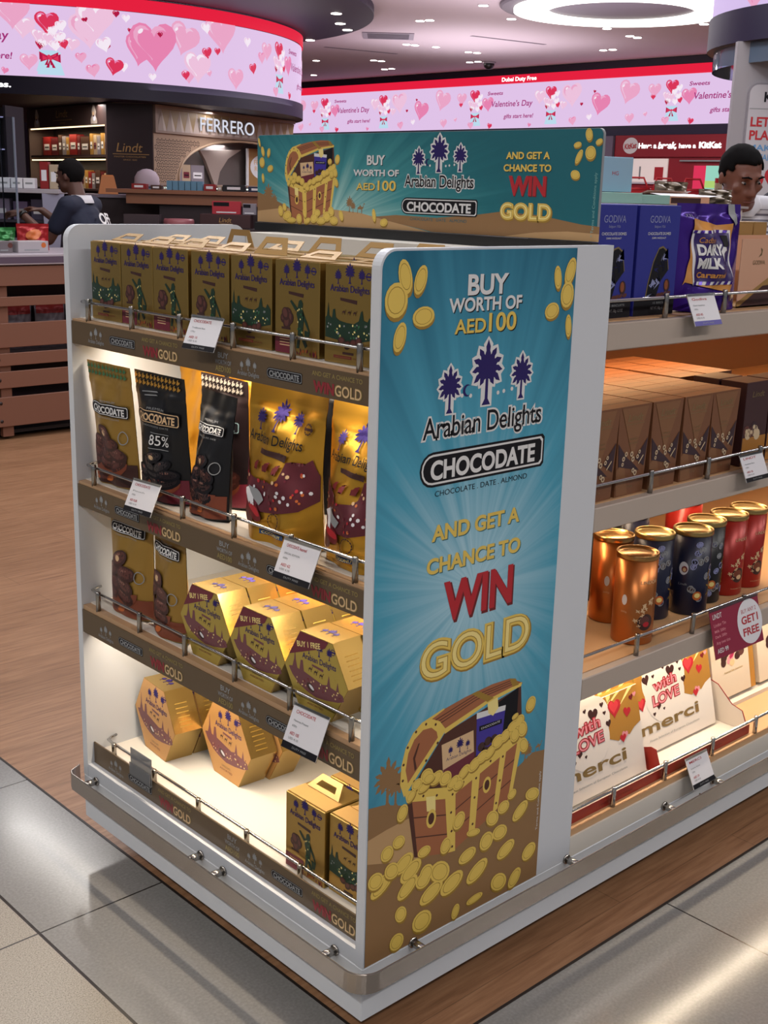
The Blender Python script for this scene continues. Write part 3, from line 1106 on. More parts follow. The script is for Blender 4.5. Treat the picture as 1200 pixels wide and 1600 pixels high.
shadow_text(g, 'AND GET A', -.198, 1.607 + Z, .0135, .110, PRINTG, INK, .035, t, .0012)
shadow_text(g, 'CHANCE TO', -.198, 1.584 + Z, .0135, .120, PRINTG, INK, .035, t, .0012)
g.text('WIN', -.1945, 1.539 + Z, .0365, PRINTDR, t, w=.096, bold=.05)
g.text('WIN', -.196, 1.5405 + Z, .0365, PRINTR, t + 5e-5, w=.095, bold=.045)
gold_word(g, -.197, 1.495 + Z, .031, .130, t)
g.M = g.M @ T(-.030, 1.468 + Z, 0) @ RZ(PI / 2)
g.text('* Terms and Conditions apply', 0, 0, .0065, mat('print_pale_teal', '#7fb3b0', .5), t, align='l', w=.115)
g.build('printed_face', sign)

# ------------------------------------------------------------------ products: gold carry boxes
FRONT = lambda y=0.0: fr((0, y, 0), (1, 0, 0), (0, 0, 1))   # front face of a product, looking along +y


def skyline_front(g, w, h, sky, dots, seed, tall=.62):
    skyline(g, -w * .48, w * .48, h * .26, 0, h * tall, sky, .0005, dots, seed)


def emblem(g, x, y, r, m, z=.0006):
    for k in range(12):
        a = 2 * PI * k / 12
        g.poly([(x + r * math.cos(a), y + r * math.sin(a)), (x + r * math.cos(a + .42), y + r * math.sin(a + .42)), (x + .72 * r * math.cos(a + .42), y + .72 * r * math.sin(a + .42)), (x + .72 * r * math.cos(a), y + .72 * r * math.sin(a))], m, z)
    g.rect(x - r * 1.1, y - r * .22, x + r * 1.1, y + r * .22, m, z + 1e-5)


def ribbon(g, x, y, w, m, z=.0006):
    g.poly([(x - w / 2, y + w * .08), (x + w / 2, y + w * .02), (x + w * .48, y - w * .14), (x + w * .1, y - w * .10), (x - w * .48, y - w * .04)], m, z)


CARRY_W, CARRY_D, CARRY_H = .117, .098, .160


def carry_box(kind, label, group):
    root = thing('chocolate_carry_box', label, 'chocolate box', group=group)
    w, d, h = CARRY_W, CARRY_D, CARRY_H
    g = G()
    g.box(-w / 2, w / 2, 0, d, 0, h, GOLD, .0012, 1)
    g.M = FRONT()
    logo(g, 0, h * .735, w * .78, NAVY, NAVY, simple=True, z=.0003)
    ribbon(g, -.002, h * .655, w * .34, BROWN, .0003)
    emblem(g, w * .37, h * .905, w * .055, NAVY, .0003)
    if kind == 'city':
        skyline_front(g, w, h, GREENP, (PRINTLG, GREENL, GREY), 3)
        for i in range(3):
            camel(g, -w * .14 + i * w * .11, h * .505, w * .075, BROWN, .0007)
        for i, (a, b) in enumerate(((-.07, .235), (.05, .225), (-.01, .20), (.10, .245))):
            g.ell(a * w * 2, b * h, w * .075, w * .06, BROWN, .0009 + i * 2e-5, .3 * i, 12)
            g.ell(a * w * 2 - .001, b * h + .001, w * .05, w * .035, BROWNL, .00091 + i * 2e-5, .3 * i, 12)
        g.rect(-w * .12, h * .10, w * .1, h * .125, BROWN)
        g.rect(-w * .30, h * .055, w * .06, h * .085, PRINTDR)
        g.text('CHOCO DATE ALMOND', -w * .12, h * .062, h * .016, GOLDI, .0008, w=w * .32)
        g.text('ASSORTED', w * .19, h * .062, h * .016, PRINTDR, .0008, w=w * .2)
    else:
        for i, (a, b) in enumerate(((-.21, .44), (-.27, .39), (-.16, .385), (-.22, .34), (-.25, .43))):
            g.ell(a * w, b * h, w * .10, w * .085, BROWN, .0005 + i * 2e-5, .5 * i, 14)
            g.ell(a * w - .001, b * h + .0015, w * .07, w * .05, BROWNL, .00051 + i * 2e-5, .5 * i, 12)
        g.rect(-w * .34, h * .265, -w * .14, h * .29, BROWN)
        P = lambda pts, m=GREENP, z=.0005: g.poly([(a * w, b * h) for a, b in pts], m, z)
        P([(.02, .50), (.05, .585), (.10, .60), (.14, .56), (.13, .50), (.17, .44), (.15, .30), (.13, .20), (.03, .20), (.04, .36), (.0, .44)])
        P([(.03, .50), (-.12, .585), (-.15, .57), (-.02, .47)])
        P([(.14, .48), (.25, .35), (.30, .27), (.27, .27), (.13, .42)])
        P([(.03, .22), (.0, .08), (.06, .08), (.09, .21)])
        P([(.08, .22), (.20, .09), (.25, .12), (.14, .24)])
        P([(.18, .28), (.30, .27), (.27, .17), (.20, .17)])
        rnd = random.Random(5)
        for i in range(14):
            g.ell(rnd.uniform(.03, .14) * w, rnd.uniform(.22, .52) * h, w * .012, w * .015, PRINTLG if i % 2 else GREENL, .0007, 0, 6)
        g.rect(-w * .49, h * .01, -w * .02, h * .20, MAROON)
        for i in range(3):
            g.rect(-w * .38, h * (.15 - .03 * i), -w * .14, h * (.16 - .03 * i), CREAM, .0006)
        for i in range(16):
            g.ell(rnd.uniform(0, .46) * w, rnd.uniform(.02, .08) * h, w * .012, w * .03, MAROON if i % 3 else ORANGE, .0006, rnd.uniform(-.4, .4), 6)
    g.M = fr((w / 2, 0, 0), (0, 1, 0), (0, 0, 1))
    for i in range(7):
        g.rect(d * .2, h * (.62 - .045 * i), d * .8, h * (.632 - .045 * i), PRINTGD)
    g.build('body', root)
    # top flap joint and carry handle
    g = G()
    g.box(-w / 2 + .002, w / 2 - .002, .004, d * .46, h, h + .0012, GOLDI)
    g.box(-w / 2 + .002, w / 2 - .002, d * .44, d - .004, h, h + .0008, GOLD)
    g.build('lid_flap', root)
    g = G()
    o_ = [(-.047, 0), (.047, 0), (.030, .034), (-.030, .034)]
    i_ = [(-.028, .009), (.028, .009), (.022, .022), (-.022, .022)]
    for z, fl in ((0, 0), (.0012, 1)):
        vv = [(x, y, z) for x, y in o_ + i_]
        ff = [(k, (k + 1) % 4, 4 + (k + 1) % 4, 4 + k) for k in range(4)]
        g.add(vv, ff if fl else [f[::-1] for f in ff], GOLDI)
    vv = [(x, y, z) for z in (0, .0012) for x, y in o_ + i_]
    ff = [(k, (k + 1) % 4, 8 + (k + 1) % 4, 8 + k) for k in range(4)] + [(4 + (k + 1) % 4, 4 + k, 12 + k, 12 + (k + 1) % 4) for k in range(4)]
    g.add(vv, ff, GOLDI)
    hd = g.build('handle', root, (0, d * .45, h + .002), (math.radians(28), 0, 0))
    return root


def set_handle(root, ang, fwd=0.0):
    for c in root.children:
        if c.name.startswith('handle'):
            c.rotation_euler = (math.radians(ang), 0, 0)
            c.location.y = CARRY_D * (.45 + fwd)


R90 = -PI / 2
gA = 'gold carry boxes along the top shelf'
boxA = carry_box('city', 'gold carry box with green skyline print at far left end of the top shelf', gA)
boxB = carry_box('dancer', 'gold carry box with green figure print standing second from far left on top shelf', gA)
# y of each box's left edge (front row), kind, label
front = [(.935, 'A', None), (.815, 'B', None),
         (.688, 'B', 'gold carry box with green figure print, third from far left on top shelf'),
         (.556, 'B', 'gold carry box with green figure print directly behind the top shelf price card'),
         (.429, 'A', 'gold carry box with green skyline print, middle of front row right of the price card'),
         (.299, 'B', 'gold carry box with green figure print between two skyline boxes near blue panel'),
         (.163, 'A', 'gold carry box with green skyline print right beside the blue end panel')]
hang = [24, 22, 26, 24, 62, 20, 10]
for i, (yl, kd, lb) in enumerate(front):
    src = boxA if kd == 'A' else boxB
    loc = (.030 + (.004 if i < 2 else 0), yl - CARRY_W / 2, 1.2625)
    if lb is None:
        o = src
        o.location, o.rotation_euler = loc, (0, 0, R90)
    else:
        o = dup(src, loc, R90 + (.05 if i == 6 else .02), lb, gA)
    set_handle(o, hang[i])
    if i == 6:
        set_handle(o, 6)
back_lab = ['gold carry box behind the far left skyline box, its handle lying back',
            'gold carry box in back row behind second front box from the left',
            'gold carry box in back row behind third front box, handle flap standing upright',
            'gold carry box in back row behind the box with the price card',
            'gold carry box in back row behind middle skyline box, handle folded up',
            'gold carry box in back row behind figure box near blue panel',
            'gold carry box in back row beside the blue end panel']
gB = 'gold carry boxes in the back row of the top shelf'
bh = [20, 24, 88, 30, 60, 50, 64]
for i, (yl, kd, lb) in enumerate(front):
    o = dup(boxA if i % 2 else boxB, (.030 + CARRY_D + .016 + .004 * (i % 2), yl - CARRY_W / 2 - .012, 1.2625), R90, back_lab[i], gB)
    set_handle(o, bh[i])
# bottom shelf pair (and the copper-lit one behind)
gC = 'gold carry boxes on the lowest shelf'
b1 = dup(boxB, (.0525, .230, .2505), R90, 'gold carry box with green figure print and raised handle on the lowest shelf', gC)
set_handle(b1, 40)
b2 = dup(boxA, (.060, .108, .2505), R90, 'gold carry box with green skyline print on lowest shelf beside the blue panel', gC)
set_handle(b2, 4)
b3 = dup(boxA, (.0525 + CARRY_D + .008, .222, .2505), R90, 'gold carry box at the back behind the raised handle box on lowest shelf', gC)
set_handle(b3, 3)

# ------------------------------------------------------------------ hexagonal gift boxes
CHAMP = mat('champagne_gold_print', '#b9a24e', .4, .45)
CHAMPP = mat('peach_gold_print', '#cf9e62', .42, .45)
TUSK = mat('print_plum', '#6e3f45', .45)


def hex_box(label, R, dpt, promo, front_m, seed, group):
    g = G()
    hh = R * math.sqrt(3) / 2
    P = [(R / 2, 0), (R, hh), (R / 2, 2 * hh), (-R / 2, 2 * hh), (-R, hh), (-R / 2, 0)]
    g.M = fr((0, 0, 0), (1, 0, 0), (0, 0, 1))
    g.prism(P, -dpt, 0, GOLDB)
    k = .988
    g.poly([(x * k, hh + (y - hh) * k) for x, y in P], front_m, .0003)
    logo(g, R * .10, hh * 1.34, R * 1.05, NAVY, NAVY, simple=True, z=.0005)
    ribbon(g, R * .06, hh * 1.24, R * .36, TUSK, .0005)
    emblem(g, R * .52, hh * 1.78, R * .07, NAVY, .0005)
    rnd = random.Random(seed)
    x0, x1 = -R * .86, R * .88
    W = x1 - x0
    prof = ((0, .98), (.03, 1.0), (.07, 1.02), (.10, 1.22), (.115, 1.55), (.13, 1.22), (.16, 1.02), (.20, 1.0), (.22, 1.26), (.26, 1.27), (.28, 1.0), (.45, .93), (.62, .86), (.70, .90), (.73, 1.16), (.76, .88), (.86, .85), (.885, 1.08), (.91, .84), (.98, .80),
            (1.0, .66), (.9, .58), (.7, .50), (.5, .46), (.34, .52), (.2, .62), (.07, .80))
    g.poly([(x0 + a * W, hh * b) for a, b in prof], TUSK, .0005)
    for i in range(36):
        a = rnd.uniform(.12, .95)
        b = rnd.uniform(.62, .86)
        g.ell(x0 + a * W, hh * b, W * rnd.uniform(.008, .016), W * .012, (CREAM, PRINTLG, MAROON, PRINTDR)[i % 4], .0006, 0, 6)
    g.ell(-R * .15, hh * .66, R * .13, R * .08, BROWN, .0007, -.5)
    g.ell(-R * .12, hh * .67, R * .09, R * .035, PAPER, .00075, -.5)
    for i in range(3):
        camel(g, -R * .22 + i * R * .17, hh * (1.06 - .03 * i), R * .13, BROWN, .0007)
    g.text('CHOCO DATE', 0, hh * .30, R * .05, BROWN, .0006, w=R * .34)
    g.text('ASSORTED', 0, hh * .20, R * .05, PRINTDR, .0006, w=R * .5)
    if promo:
        q = lambda t: (-R + (R / 2) * t, hh + hh * t)
        g.poly([q(.30), (-R * .50, 1.985 * hh), (R * .38, 1.985 * hh), (R * .28, 1.80 * hh)], MAROON, .0008)
        g.text('BUY 1 FREE', -R * .22, hh * 1.66, R * .13, PRINTLG, .0009, w=R * .74, bold=.02, rot=.18)
    # small palms on the top face, lines on the upper right side
    g.M = fr((0, 0, 2 * hh), (1, 0, 0), (0, 1, 0))
    for i, s_ in ((-1, .8), (0, 1.1), (1, .8)):
        palm(g, i * R * .17, dpt * .35, dpt * .35 * s_, NAVY, .0004)
    g.M = fr((R / 2, 0, 2 * hh), (0, 1, 0), (-.5, 0, .866))
    for i in range(6):
        g.rect(dpt * .25, -hh * (1.0 - .12 * i), dpt * .7, -hh * (.975 - .12 * i), PRINTGD, .0003)
    o = g.build('hexagonal_gift_box')
    return tag(o, label, 'chocolate box', group)


gH = 'hexagonal gift boxes on the third shelf'
spots3 = [((.023, .515), 'left'), ((.0225, .342), 'middle'), ((.025, .171), 'right')]
hx = None
pos = {'left': 'left stack beside brown pouch', 'middle': 'middle stack on third shelf', 'right': 'right stack behind the price card'}
place = ('front box of the ', 'second box in the ', 'rearmost box in the ')
for (x, y), nm in spots3:
    for k in range(3):
        lb = 'gold hexagonal gift box, ' + place[k] + pos[nm]
        loc = (x + k * .0695, y - k * .003, .6185)
        if hx is None:
            hx = hex_box(lb, .0865, .068, True, CHAMP, 4, gH)
            hx.location, hx.rotation_euler = loc, (0, 0, R90)
            o = hx
        else:
            o = dup(hx, loc, R90 + (.03 if nm == 'right' else 0.0), lb, gH)
gI = 'hexagonal gift boxes on the lowest shelf'
hy = hex_box('large peach hexagonal gift box at the left end of lowest shelf', .101, .068, False, CHAMPP, 9, gI)
hy.location, hy.rotation_euler = (.118, .862, .2505), (0, 0, R90 - .10)
dup(hy, (.192, .858, .2505), R90 - .10, 'gold hexagonal gift box hidden behind left one on lowest shelf', gI)
dup(hy, (.172, .655, .2505), R90 - .05, 'large peach hexagonal gift box in the middle of the lowest shelf', gI)
dup(hy, (.245, .640, .2505), R90 - .03, 'gold hexagonal gift box standing behind the middle one on lowest shelf', gI)


# ------------------------------------------------------------------ stand-up pouches
class Pouch:
    def __init__(s, w, h, d, m, seed=0, curl=.0, seal=.86, amp=.0025, pinch=.04, notch=False, bendx=0.0):
        s.w, s.h, s.d, s.curl, s.seal, s.amp, s.pinch, s.seed, s.bx = w, h, d, curl, seal, amp, pinch, seed, bendx
        s.g = G()
        g = s.g
        nu, nv = 40, 56
        g.surf(lambda a, b: s.pt(a * 2 - 1, b, -1), nu, nv, m)
        g.surf(lambda a, b: s.pt(a * 2 - 1, b, 1), nu, nv, m, flip=True)
        bot = [s.pt(i / nu * 2 - 1, 0, -1) for i in range(nu + 1)] + [s.pt(1 - i / nu * 2, 0, 1) for i in range(nu + 1)]
        g.add(bot, [tuple(range(len(bot)))[::-1]], m)
        g.M = fr((0, 0, 0), (1, 0, 0), (0, 0, 1))
        g.M = Matrix.Identity(4)
        g.warp = lambda p: s.on(p)
        g.cut = .009

    def half(s, v):
        return s.w / 2 * (1 - s.pinch * math.sin(PI * min(1, v * 1.1)))

    def pt(s, u, v, side, off=0.0):
        f = max(0.0, 1 - (v / s.seal) ** 2.2) if v < s.seal else 0.0
        t = s.d / 2 * (f ** .8) * max(0.0, 1 - abs(u) ** 2.6) + .0006
        e = (1 - u * u)
        k = s.amp * e * (1 if v < s.seal else .35)
        wr = k * (math.sin(5.1 * u + 7 * v + s.seed) + .7 * math.sin(9.3 * u - 13 * v + 2.1 * s.seed) + .5 * math.sin(23 * v + 4 * u + s.seed))
        if s.seal - .05 < v < s.seal + .01:
            wr -= .0012
        y = side * (t + off) + s.curl * v * v + (wr if side < 0 else wr * .6) + s.bx * u * u * v
        x = s.half(v) * u
        z = s.h * v + .003 * (1 - v) * abs(u) ** 3
        return (x, y, z)

    def on(s, p):
        v = max(0, min(1, p.y / s.h))
        u = max(-1, min(1, p.x / s.half(v)))
        return s.pt(u, v, -1, p.z * 7 + .0004)

    def make(s, name, label, group, loc, rot, lean=0.0, cat='chocolate pouch'):
        o = s.g.build(name)
        tag(o, label, cat, group)
        o.location = loc
        o.rotation_euler = Matrix(RZ(rot) @ RX(math.radians(lean))).to_euler()
        mw = Matrix(RZ(rot) @ RX(math.radians(lean)))
        o.location.z = loc[2] - min((mw @ v.co).z for v in o.data.vertices)
        return o


def houndstooth(g, x0, x1, y0, rows, s, m, z=.0003):
    for r in range(rows):
        n = int((x1 - x0) / s)
        for i in range(n):
            x, y = x0 + i * s, y0 + r * s
            q = lambda *p: g.poly([(x + a * s, y + b * s) for a, b in p], m, z)
            q((.25, .25), (.70, .25), (.70, .70), (.25, .70))
            q((.70, .25), (.95, .50), (.95, .72), (.70, .48))
            q((.25, .70), (.48, .95), (.72, .95), (.48, .70))
            q((0, .25), (.25, .48), (.25, .25))
            q((.25, 0), (.25, .25), (.48, .25))


def choco_print(P, plate_y, plate_w, tooth, pile=True, bottom=None, script=True, extra=None, pile_x=0.0, dark=BROWN, light=BROWNL, mt=None, pw=.8, ph=.46, tall=False, badge=True):
    g, w, h = P.g, P.w, P.h
    if tooth:
        houndstooth(g, -w * .49, w * .49, h * .885, 2, h * .052, tooth)
    if script:
        for k, yy in ((0, .845), (1, .82)):
            g.poly([(-w * .32 + k * .01, h * yy), (-w * .05, h * (yy + .015)), (-w * .02, h * (yy + .008)), (-w * .32 + k * .01, h * (yy - .006))], GREY, .0003)
    if bottom:
        g.poly([(-w * .49, h * .012), (w * .49, h * .012), (w * .48, h * .20), (-w * .48, h * .20)], bottom, .0003)
    if pile:
        date_pile(g, pile_x, h * .04, w * pw, h * ph, .0004, dark, light, tall)
    plate(g, 0, h * plate_y, plate_w, mt, mt, INK, 0, .0006, .19)
    g.text('PREMIUM', 0, h * (plate_y + .055), h * .02, GREY, .0006, w=w * .3)
    g.text('CHOCOLATE DATE', 0, h * (plate_y - .075), h * .014, GREY, .0006, w=w * .5)
    if badge:
        n = 18
        bx, by, r = w * .30, h * .42, w * .09
        for a in range(n):
            t0, t1 = 2 * PI * a / n, 2 * PI * (a + 1) / n
            g.poly([(bx + r * math.cos(t0), by + r * math.sin(t0)), (bx + r * math.cos(t1), by + r * math.sin(t1)), (bx + .86 * r * math.cos(t1), by + .86 * r * math.sin(t1)), (bx + .86 * r * math.cos(t0), by + .86 * r * math.sin(t0))], GREY if not extra else GREY, .0005)
    if extra:
        extra(g, w, h)


OLIVE = mat('olive_gold_film', '#a5813c', .34, .45)
BLACKF = mat('black_satin_film', '#0d0d11', .38, .1)
DARKBR = mat('dark_plum_film', '#1d1316', .38, .1)
MAROONF = mat('cocoa_maroon_film', '#3c201d', .38, .2)
GOLDF = mat('gold_film', '#d99a2b', .3, .8)
TOOTHG = mat('print_tooth_gold', '#c9973c', .4, .5)
TOOTHS = mat('print_tooth_silver', '#a9a49a', .4, .4)
gP = 'chocolate pouches on the second shelf'
P = Pouch(.165, .264, .044, OLIVE, 1.3, curl=-.012)
choco_print(P, .63, .140, GREENL, pile=True, bottom=BROWN, pile_x=-.012, pw=.85, ph=.50, script=False)
P.make('date_pouch', 'olive gold date pouch at left end of the second shelf', gP, (.0545, .878, .9075), R90 + .03, 2)


def p85(g, w, h):
    g.text('85%', w * .10, h * .455, h * .085, PRINTW, .0006, w=w * .32)
    g.rect(-w * .06, h * .425, w * .26, h * .43, GREY, .0006)
    g.rect(-w * .06, h * .545, w * .26, h * .55, GREY, .0006)


P = Pouch(.178, .262, .06, BLACKF, 2.2, curl=-.008)
choco_print(P, .665, .150, TOOTHG, bottom=MAROON, extra=p85, mt=CREAM, dark=INK, light=mat('print_black_date', '#2a2326', .35), pw=.8, ph=.40, badge=False)
P.make('date_pouch', 'black date pouch marked 85% with gold checked top on second shelf', gP, (.066, .706, .9075), R90 + .02, 2)
P = Pouch(.165, .262, .06, DARKBR, 4.0)
choco_print(P, .64, .130, TOOTHS, bottom=MAROON, badge=False, mt=mat('print_pale_blue', '#86a3ad', .45))
P.make('date_pouch', 'dark plum date pouch with silver checked top, half hidden behind small black pouch', gP, (.145, .602, .9075), R90 - .02, 2)
P = Pouch(.140, .243, .062, BLACKF, .6, curl=.012)
choco_print(P, .715, .105, None, bottom=CLAY, pw=.72, ph=.50, tall=True, script=False, dark=INK, light=BROWN)
P.make('date_pouch', 'small black date pouch leaning at the front of second shelf, second from gold bags', gP, (.062, .544, .9075), R90 - .12, -2)
P = Pouch(.15, .268, .05, MAROONF, 3.0)
choco_print(P, .60, .125, TOOTHS, bottom=MAROON, badge=False)
P.make('date_pouch', 'maroon brown date pouch standing between black pouch and gold bags', gP, (.165, .438, .9075), R90 - .03, 2)
gQ = 'pouches at the back of the second shelf'
for i, (x, y, m_, lb) in enumerate(((.265, .86, GOLDF, 'gold pouch behind olive pouch, only its bright top showing'), (.265, .67, GOLDF, 'gold pouch behind the 85% pouch, its checked top showing'), (.265, .47, BLACKF, 'black pouch at the back with white checked top behind maroon pouch'))):
    P = Pouch(.175, .272, .06, m_, 5 + i)
    houndstooth(P.g, -.085, .085, .272 * .885, 2, .0135, (CREAM, TOOTHG, PRINTW)[i])
    P.make('date_pouch', lb, gQ, (x, y, .9075), R90, 1)


# the two big gold bags
BAGF = mat('yellow_gold_bag_film', '#d6a038', .3, .8)
def big_bag(seed, w, h, curl, bend):
    P = Pouch(w, h, .09, BAGF, seed, curl=curl, seal=.85, amp=.0038, bendx=bend)
    g = P.g
    logo(g, -w * .06, h * .625, w * .72, NAVY, INK, z=.0004, simple=True)
    ribbon(g, -w * .02, h * .575, w * .34, BROWN, .0005)
    g.text('Chocodate', -w * .02, h * .565, h * .026, BROWN, .0006, w=w * .32, bold=.03, shear=.2)
    emblem(g, w * .32, h * .76, w * .05, BROWN, .0005)
    rnd = random.Random(3)
    W = w * .95
    x0 = -W / 2
    prof = ((0, .36), (0, .46), (.05, .5), (.08, .42), (.14, .40), (.35, .39), (.55, .40), (.62, .43), (.66, .54), (.72, .55), (.75, .45), (.82, .44), (.86, .55), (.93, .58), (1, .48), (1, .32), (.85, .25), (.6, .21), (.4, .20), (.2, .20), (0, .22))
    g.poly([(x0 + a * W, h * b) for a, b in prof], mat('print_garnet', '#571b26', .4), .0004)
    for i in range(46):
        a, b = rnd.uniform(.04, .97), rnd.uniform(.235, .43)
        s_ = W * rnd.uniform(.010, .022)
        g.ell(x0 + a * W, h * (b + (.05 if a > .64 else 0)), s_, s_, (PAPER, MAROON, CREAM, PRINTR, ORANGE)[i % 5], .0006, rnd.uniform(0, 3), 6)
    for i in range(3):
        camel(g, -w * .26 + i * w * .14, h * .455, w * .09, PRINTDR, .0006)
    g.poly([(-w * .40, h * .30), (-w * .30, h * .33), (-w * .22, h * .29), (-w * .2, h * .22), (-w * .26, h * .21), (-w * .32, h * .27)], PAPER, .0007)
    g.poly([(-w * .30, h * .34), (-w * .18, h * .33), (-w * .06, h * .28), (-w * .12, h * .235), (-w * .2, h * .26)], GREY, .00075)
    g.ell(-w * .20, h * .185, w * .14, h * .048, PRINTDR, .0007, -.3)
    g.ell(-w * .18, h * .195, w * .10, h * .022, PRINTR, .00075, -.3)
    g.ell(-w * .30, h * .14, w * .10, h * .045, BROWNL, .0007, -.4)
    for a in range(14):
        t0, t1 = 2 * PI * a / 14, 2 * PI * (a + .8) / 14
        r = w * .075
        bx, by = w * .08, h * .155
        g.poly([(bx + r * math.cos(t0), by + r * math.sin(t0)), (bx + r * math.cos(t1), by + r * math.sin(t1)), (bx + .84 * r * math.cos(t1), by + .84 * r * math.sin(t1)), (bx + .84 * r * math.cos(t0), by + .84 * r * math.sin(t0))], BROWN, .0005)
    g.rect(-w * .10, h * .055, w * .22, h * .088, mat('print_blue_band', '#2a4a78', .45), .0005)
    g.text('COCONUT', w * .06, h * .061, h * .02, PRINTLG, .0006, w=w * .27, bold=.02)
    return P


gG = 'large gold foil bags on the second shelf'
big_bag(1.0, .216, .288, .022, -.012).make('gold_chocolate_bag', 'large gold foil bag of assorted chocolates left of its neighbour on the second shelf', gG, (.072, .318, .9075), R90 + .03, 1)
big_bag(2.7, .186, .285, .030, -.02).make('gold_chocolate_bag', 'large gold foil bag on second shelf partly hidden by the blue end panel', gG, (.082, .1155, .9075), R90 - .05, 1)

# third shelf pouches
gT = 'brown gold date pouches on the third shelf'
for i, (x, y, w, a, lb, hh) in enumerate(((.060, .838, .158, .06, 'brown gold date pouch against the left side panel on the third shelf', .232),
                                          (.054, .677, .150, -.14, 'brown gold date pouch leaning beside hexagonal boxes on the third shelf', .222))):
    P = Pouch(w, hh, .055, OLIVE, 2 + 3 * i, curl=.0, amp=.0015, pinch=.02, seal=.95)
    choco_print(P, .845, w * .80, None, bottom=CLAY, pile_x=-w * .14, pw=.84, ph=.62, tall=True, script=False)
    P.make('date_pouch', lb, gT, (x, y, .6185), R90 + a, 1)
gU = 'yellow gold pouches at the back of the third shelf'
for i, (x, y, lb) in enumerate(((.266, .60, 'yellow gold pouch behind the leaning brown pouch on third shelf'), (.266, .455, 'yellow gold pouch at the back above left hexagonal stack'), (.266, .31, 'yellow gold pouch at the back above middle hexagonal stack'))):
    P = Pouch(.13, .225, .05, GOLDF, 7 + i)
    plate(P.g, 0, .19, .1, z=.0006)
    emblem(P.g, .02, .075, .016, BROWNL)
    P.make('gold_pouch', lb, gU, (x, y, .6185), R90, 1)


# ------------------------------------------------------------------ price cards
PRICE_INK = mat('print_price_red', '#b0323a', .5)
CLEAR = mat('clear_acrylic', '#e8edf0', .08, trans=.95)


def price_card(label, w, h, lines, loc, rz, group='price cards on the shelf edges', base=True, tilt=-24, red=False):
    root = thing('price_card', label, 'price card', loc, group=group)
    root.rotation_euler = Matrix(RZ(rz) @ RX(math.radians(tilt))).to_euler()
    g = G()
    g.box(-w / 2, w / 2, 0, .0012, 0, h, mat('wine_red_card', '#8c1f3c', .45) if red else PAPER)
    g.M = FRONT()
    for (t, x, y, hh, ww, m_) in lines:
        g.text(t, -w / 2 + x * w, y * h, hh * h, m_, .0004, w=ww * w, align='l', bold=.01)
    if base:
        g.rect(-w / 2, 0, w / 2, h * .15, INK if base != 'violet' else PURPLE, .0003)
        g.text('DUTY FREE', 0, h * .05, h * .05, GREY, .0005, w=w * .4)
    if red:
        cx, cy, r = w * .27, h * .50, h * .47
        g.ell(cx, cy, r, r, PAPER, .0003, 0, 32)
        g.text('BUY ANY 2', cx, cy + r * .42, r * .20, PRICE_INK, .0005, w=r * 1.2)
        g.text('GET1', cx, cy - r * .05, r * .36, PRICE_INK, .0005, w=r * 1.35, bold=.03)
        g.text('FREE', cx, cy - r * .58, r * .36, PRICE_INK, .0005, w=r * 1.3, bold=.03)
    g.build('card', root)
    g = G()
    g.box(-w / 2, w / 2, -.0024, -.0008, h - .004, h + .0012, CLEAR)
    g.box(-w / 2, w / 2, .0013, .0025, -.001, h + .001, CLEAR)
    g.box(-w * .3, w * .3, .0013, .012, h - .012, h - .0095, CLEAR)
    g.build('holder', root)
    return root


def std(title, sub, wt, price):
    return [(title, .12, .80, .085, .55, PRICE_INK), (sub, .12, .62, .05, .42, GREY), (wt, .12, .50, .05, .14, GREY), (price, .12, .32, .075, .26, PRICE_INK), ('USD 4.10', .12, .22, .055, .28, GREY)]


price_card('white price card on the top shelf edge below gold boxes', .088, .064, std('CHOCODATE', 'Traditional Box', '175g', 'AED 15'), (-.030, .452, 1.2520), R90 + .1)
price_card('pale price card under the 85% pouch on second shelf', .088, .068, std('CHOCODATE', 'Pouch', '250g', 'AED 42.00'), (-.032, .672, .8985), R90 + .1, tilt=-26)
price_card('white price card under the large gold bags on second shelf', .094, .072, std('CHOCODATE Assorted', 'SPECIAL EDITION', '600g', 'AED 62'), (-.032, .176, .8810), R90 + .05)
price_card('white price card in front of right hexagonal stack on third shelf', .092, .082, std('CHOCODATE', 'Hexagon Present', '650g', 'AED 105'), (-.034, .147, .5680), R90 + .05)
t5 = thing('card_holder', 'empty grey plastic card holder clipped on lowest shelf strip', 'card holder', (.012, .752, .262))
t5.rotation_euler = (0, 0, R90)
g = G()
g.box(-.042, .042, -.001, .001, 0, .064, mat('smoky_acrylic', '#9a9ca0', .12, trans=.55))
g.box(-.042, .042, -.0045, -.003, 0, .030, mat('smoky_acrylic', '#9a9ca0', .12))
g.box(-.042, .042, -.0045, .001, -.001, .001, mat('smoky_acrylic', '#9a9ca0', .12))
g.build('pocket', t5)
g = G()
g.box(-.02, .02, .0011, .0135, .05, .052, mat('smoky_acrylic', '#9a9ca0', .12))
g.build('clip', t5)

# ------------------------------------------------------------------ long side, top shelf
BLUEBOX = mat('royal_blue_card', '#282d8a', .4)
SILVERP = mat('print_silver', '#8d92bd', .45, .1)
PURF = mat('purple_film', '#42208c', .26, .45, bump=.25, bscale=26)
CARAM = mat('print_caramel', '#c98a3f', .45)
BRONZE = mat('print_bronze', '#8d7a55', .4, .5)


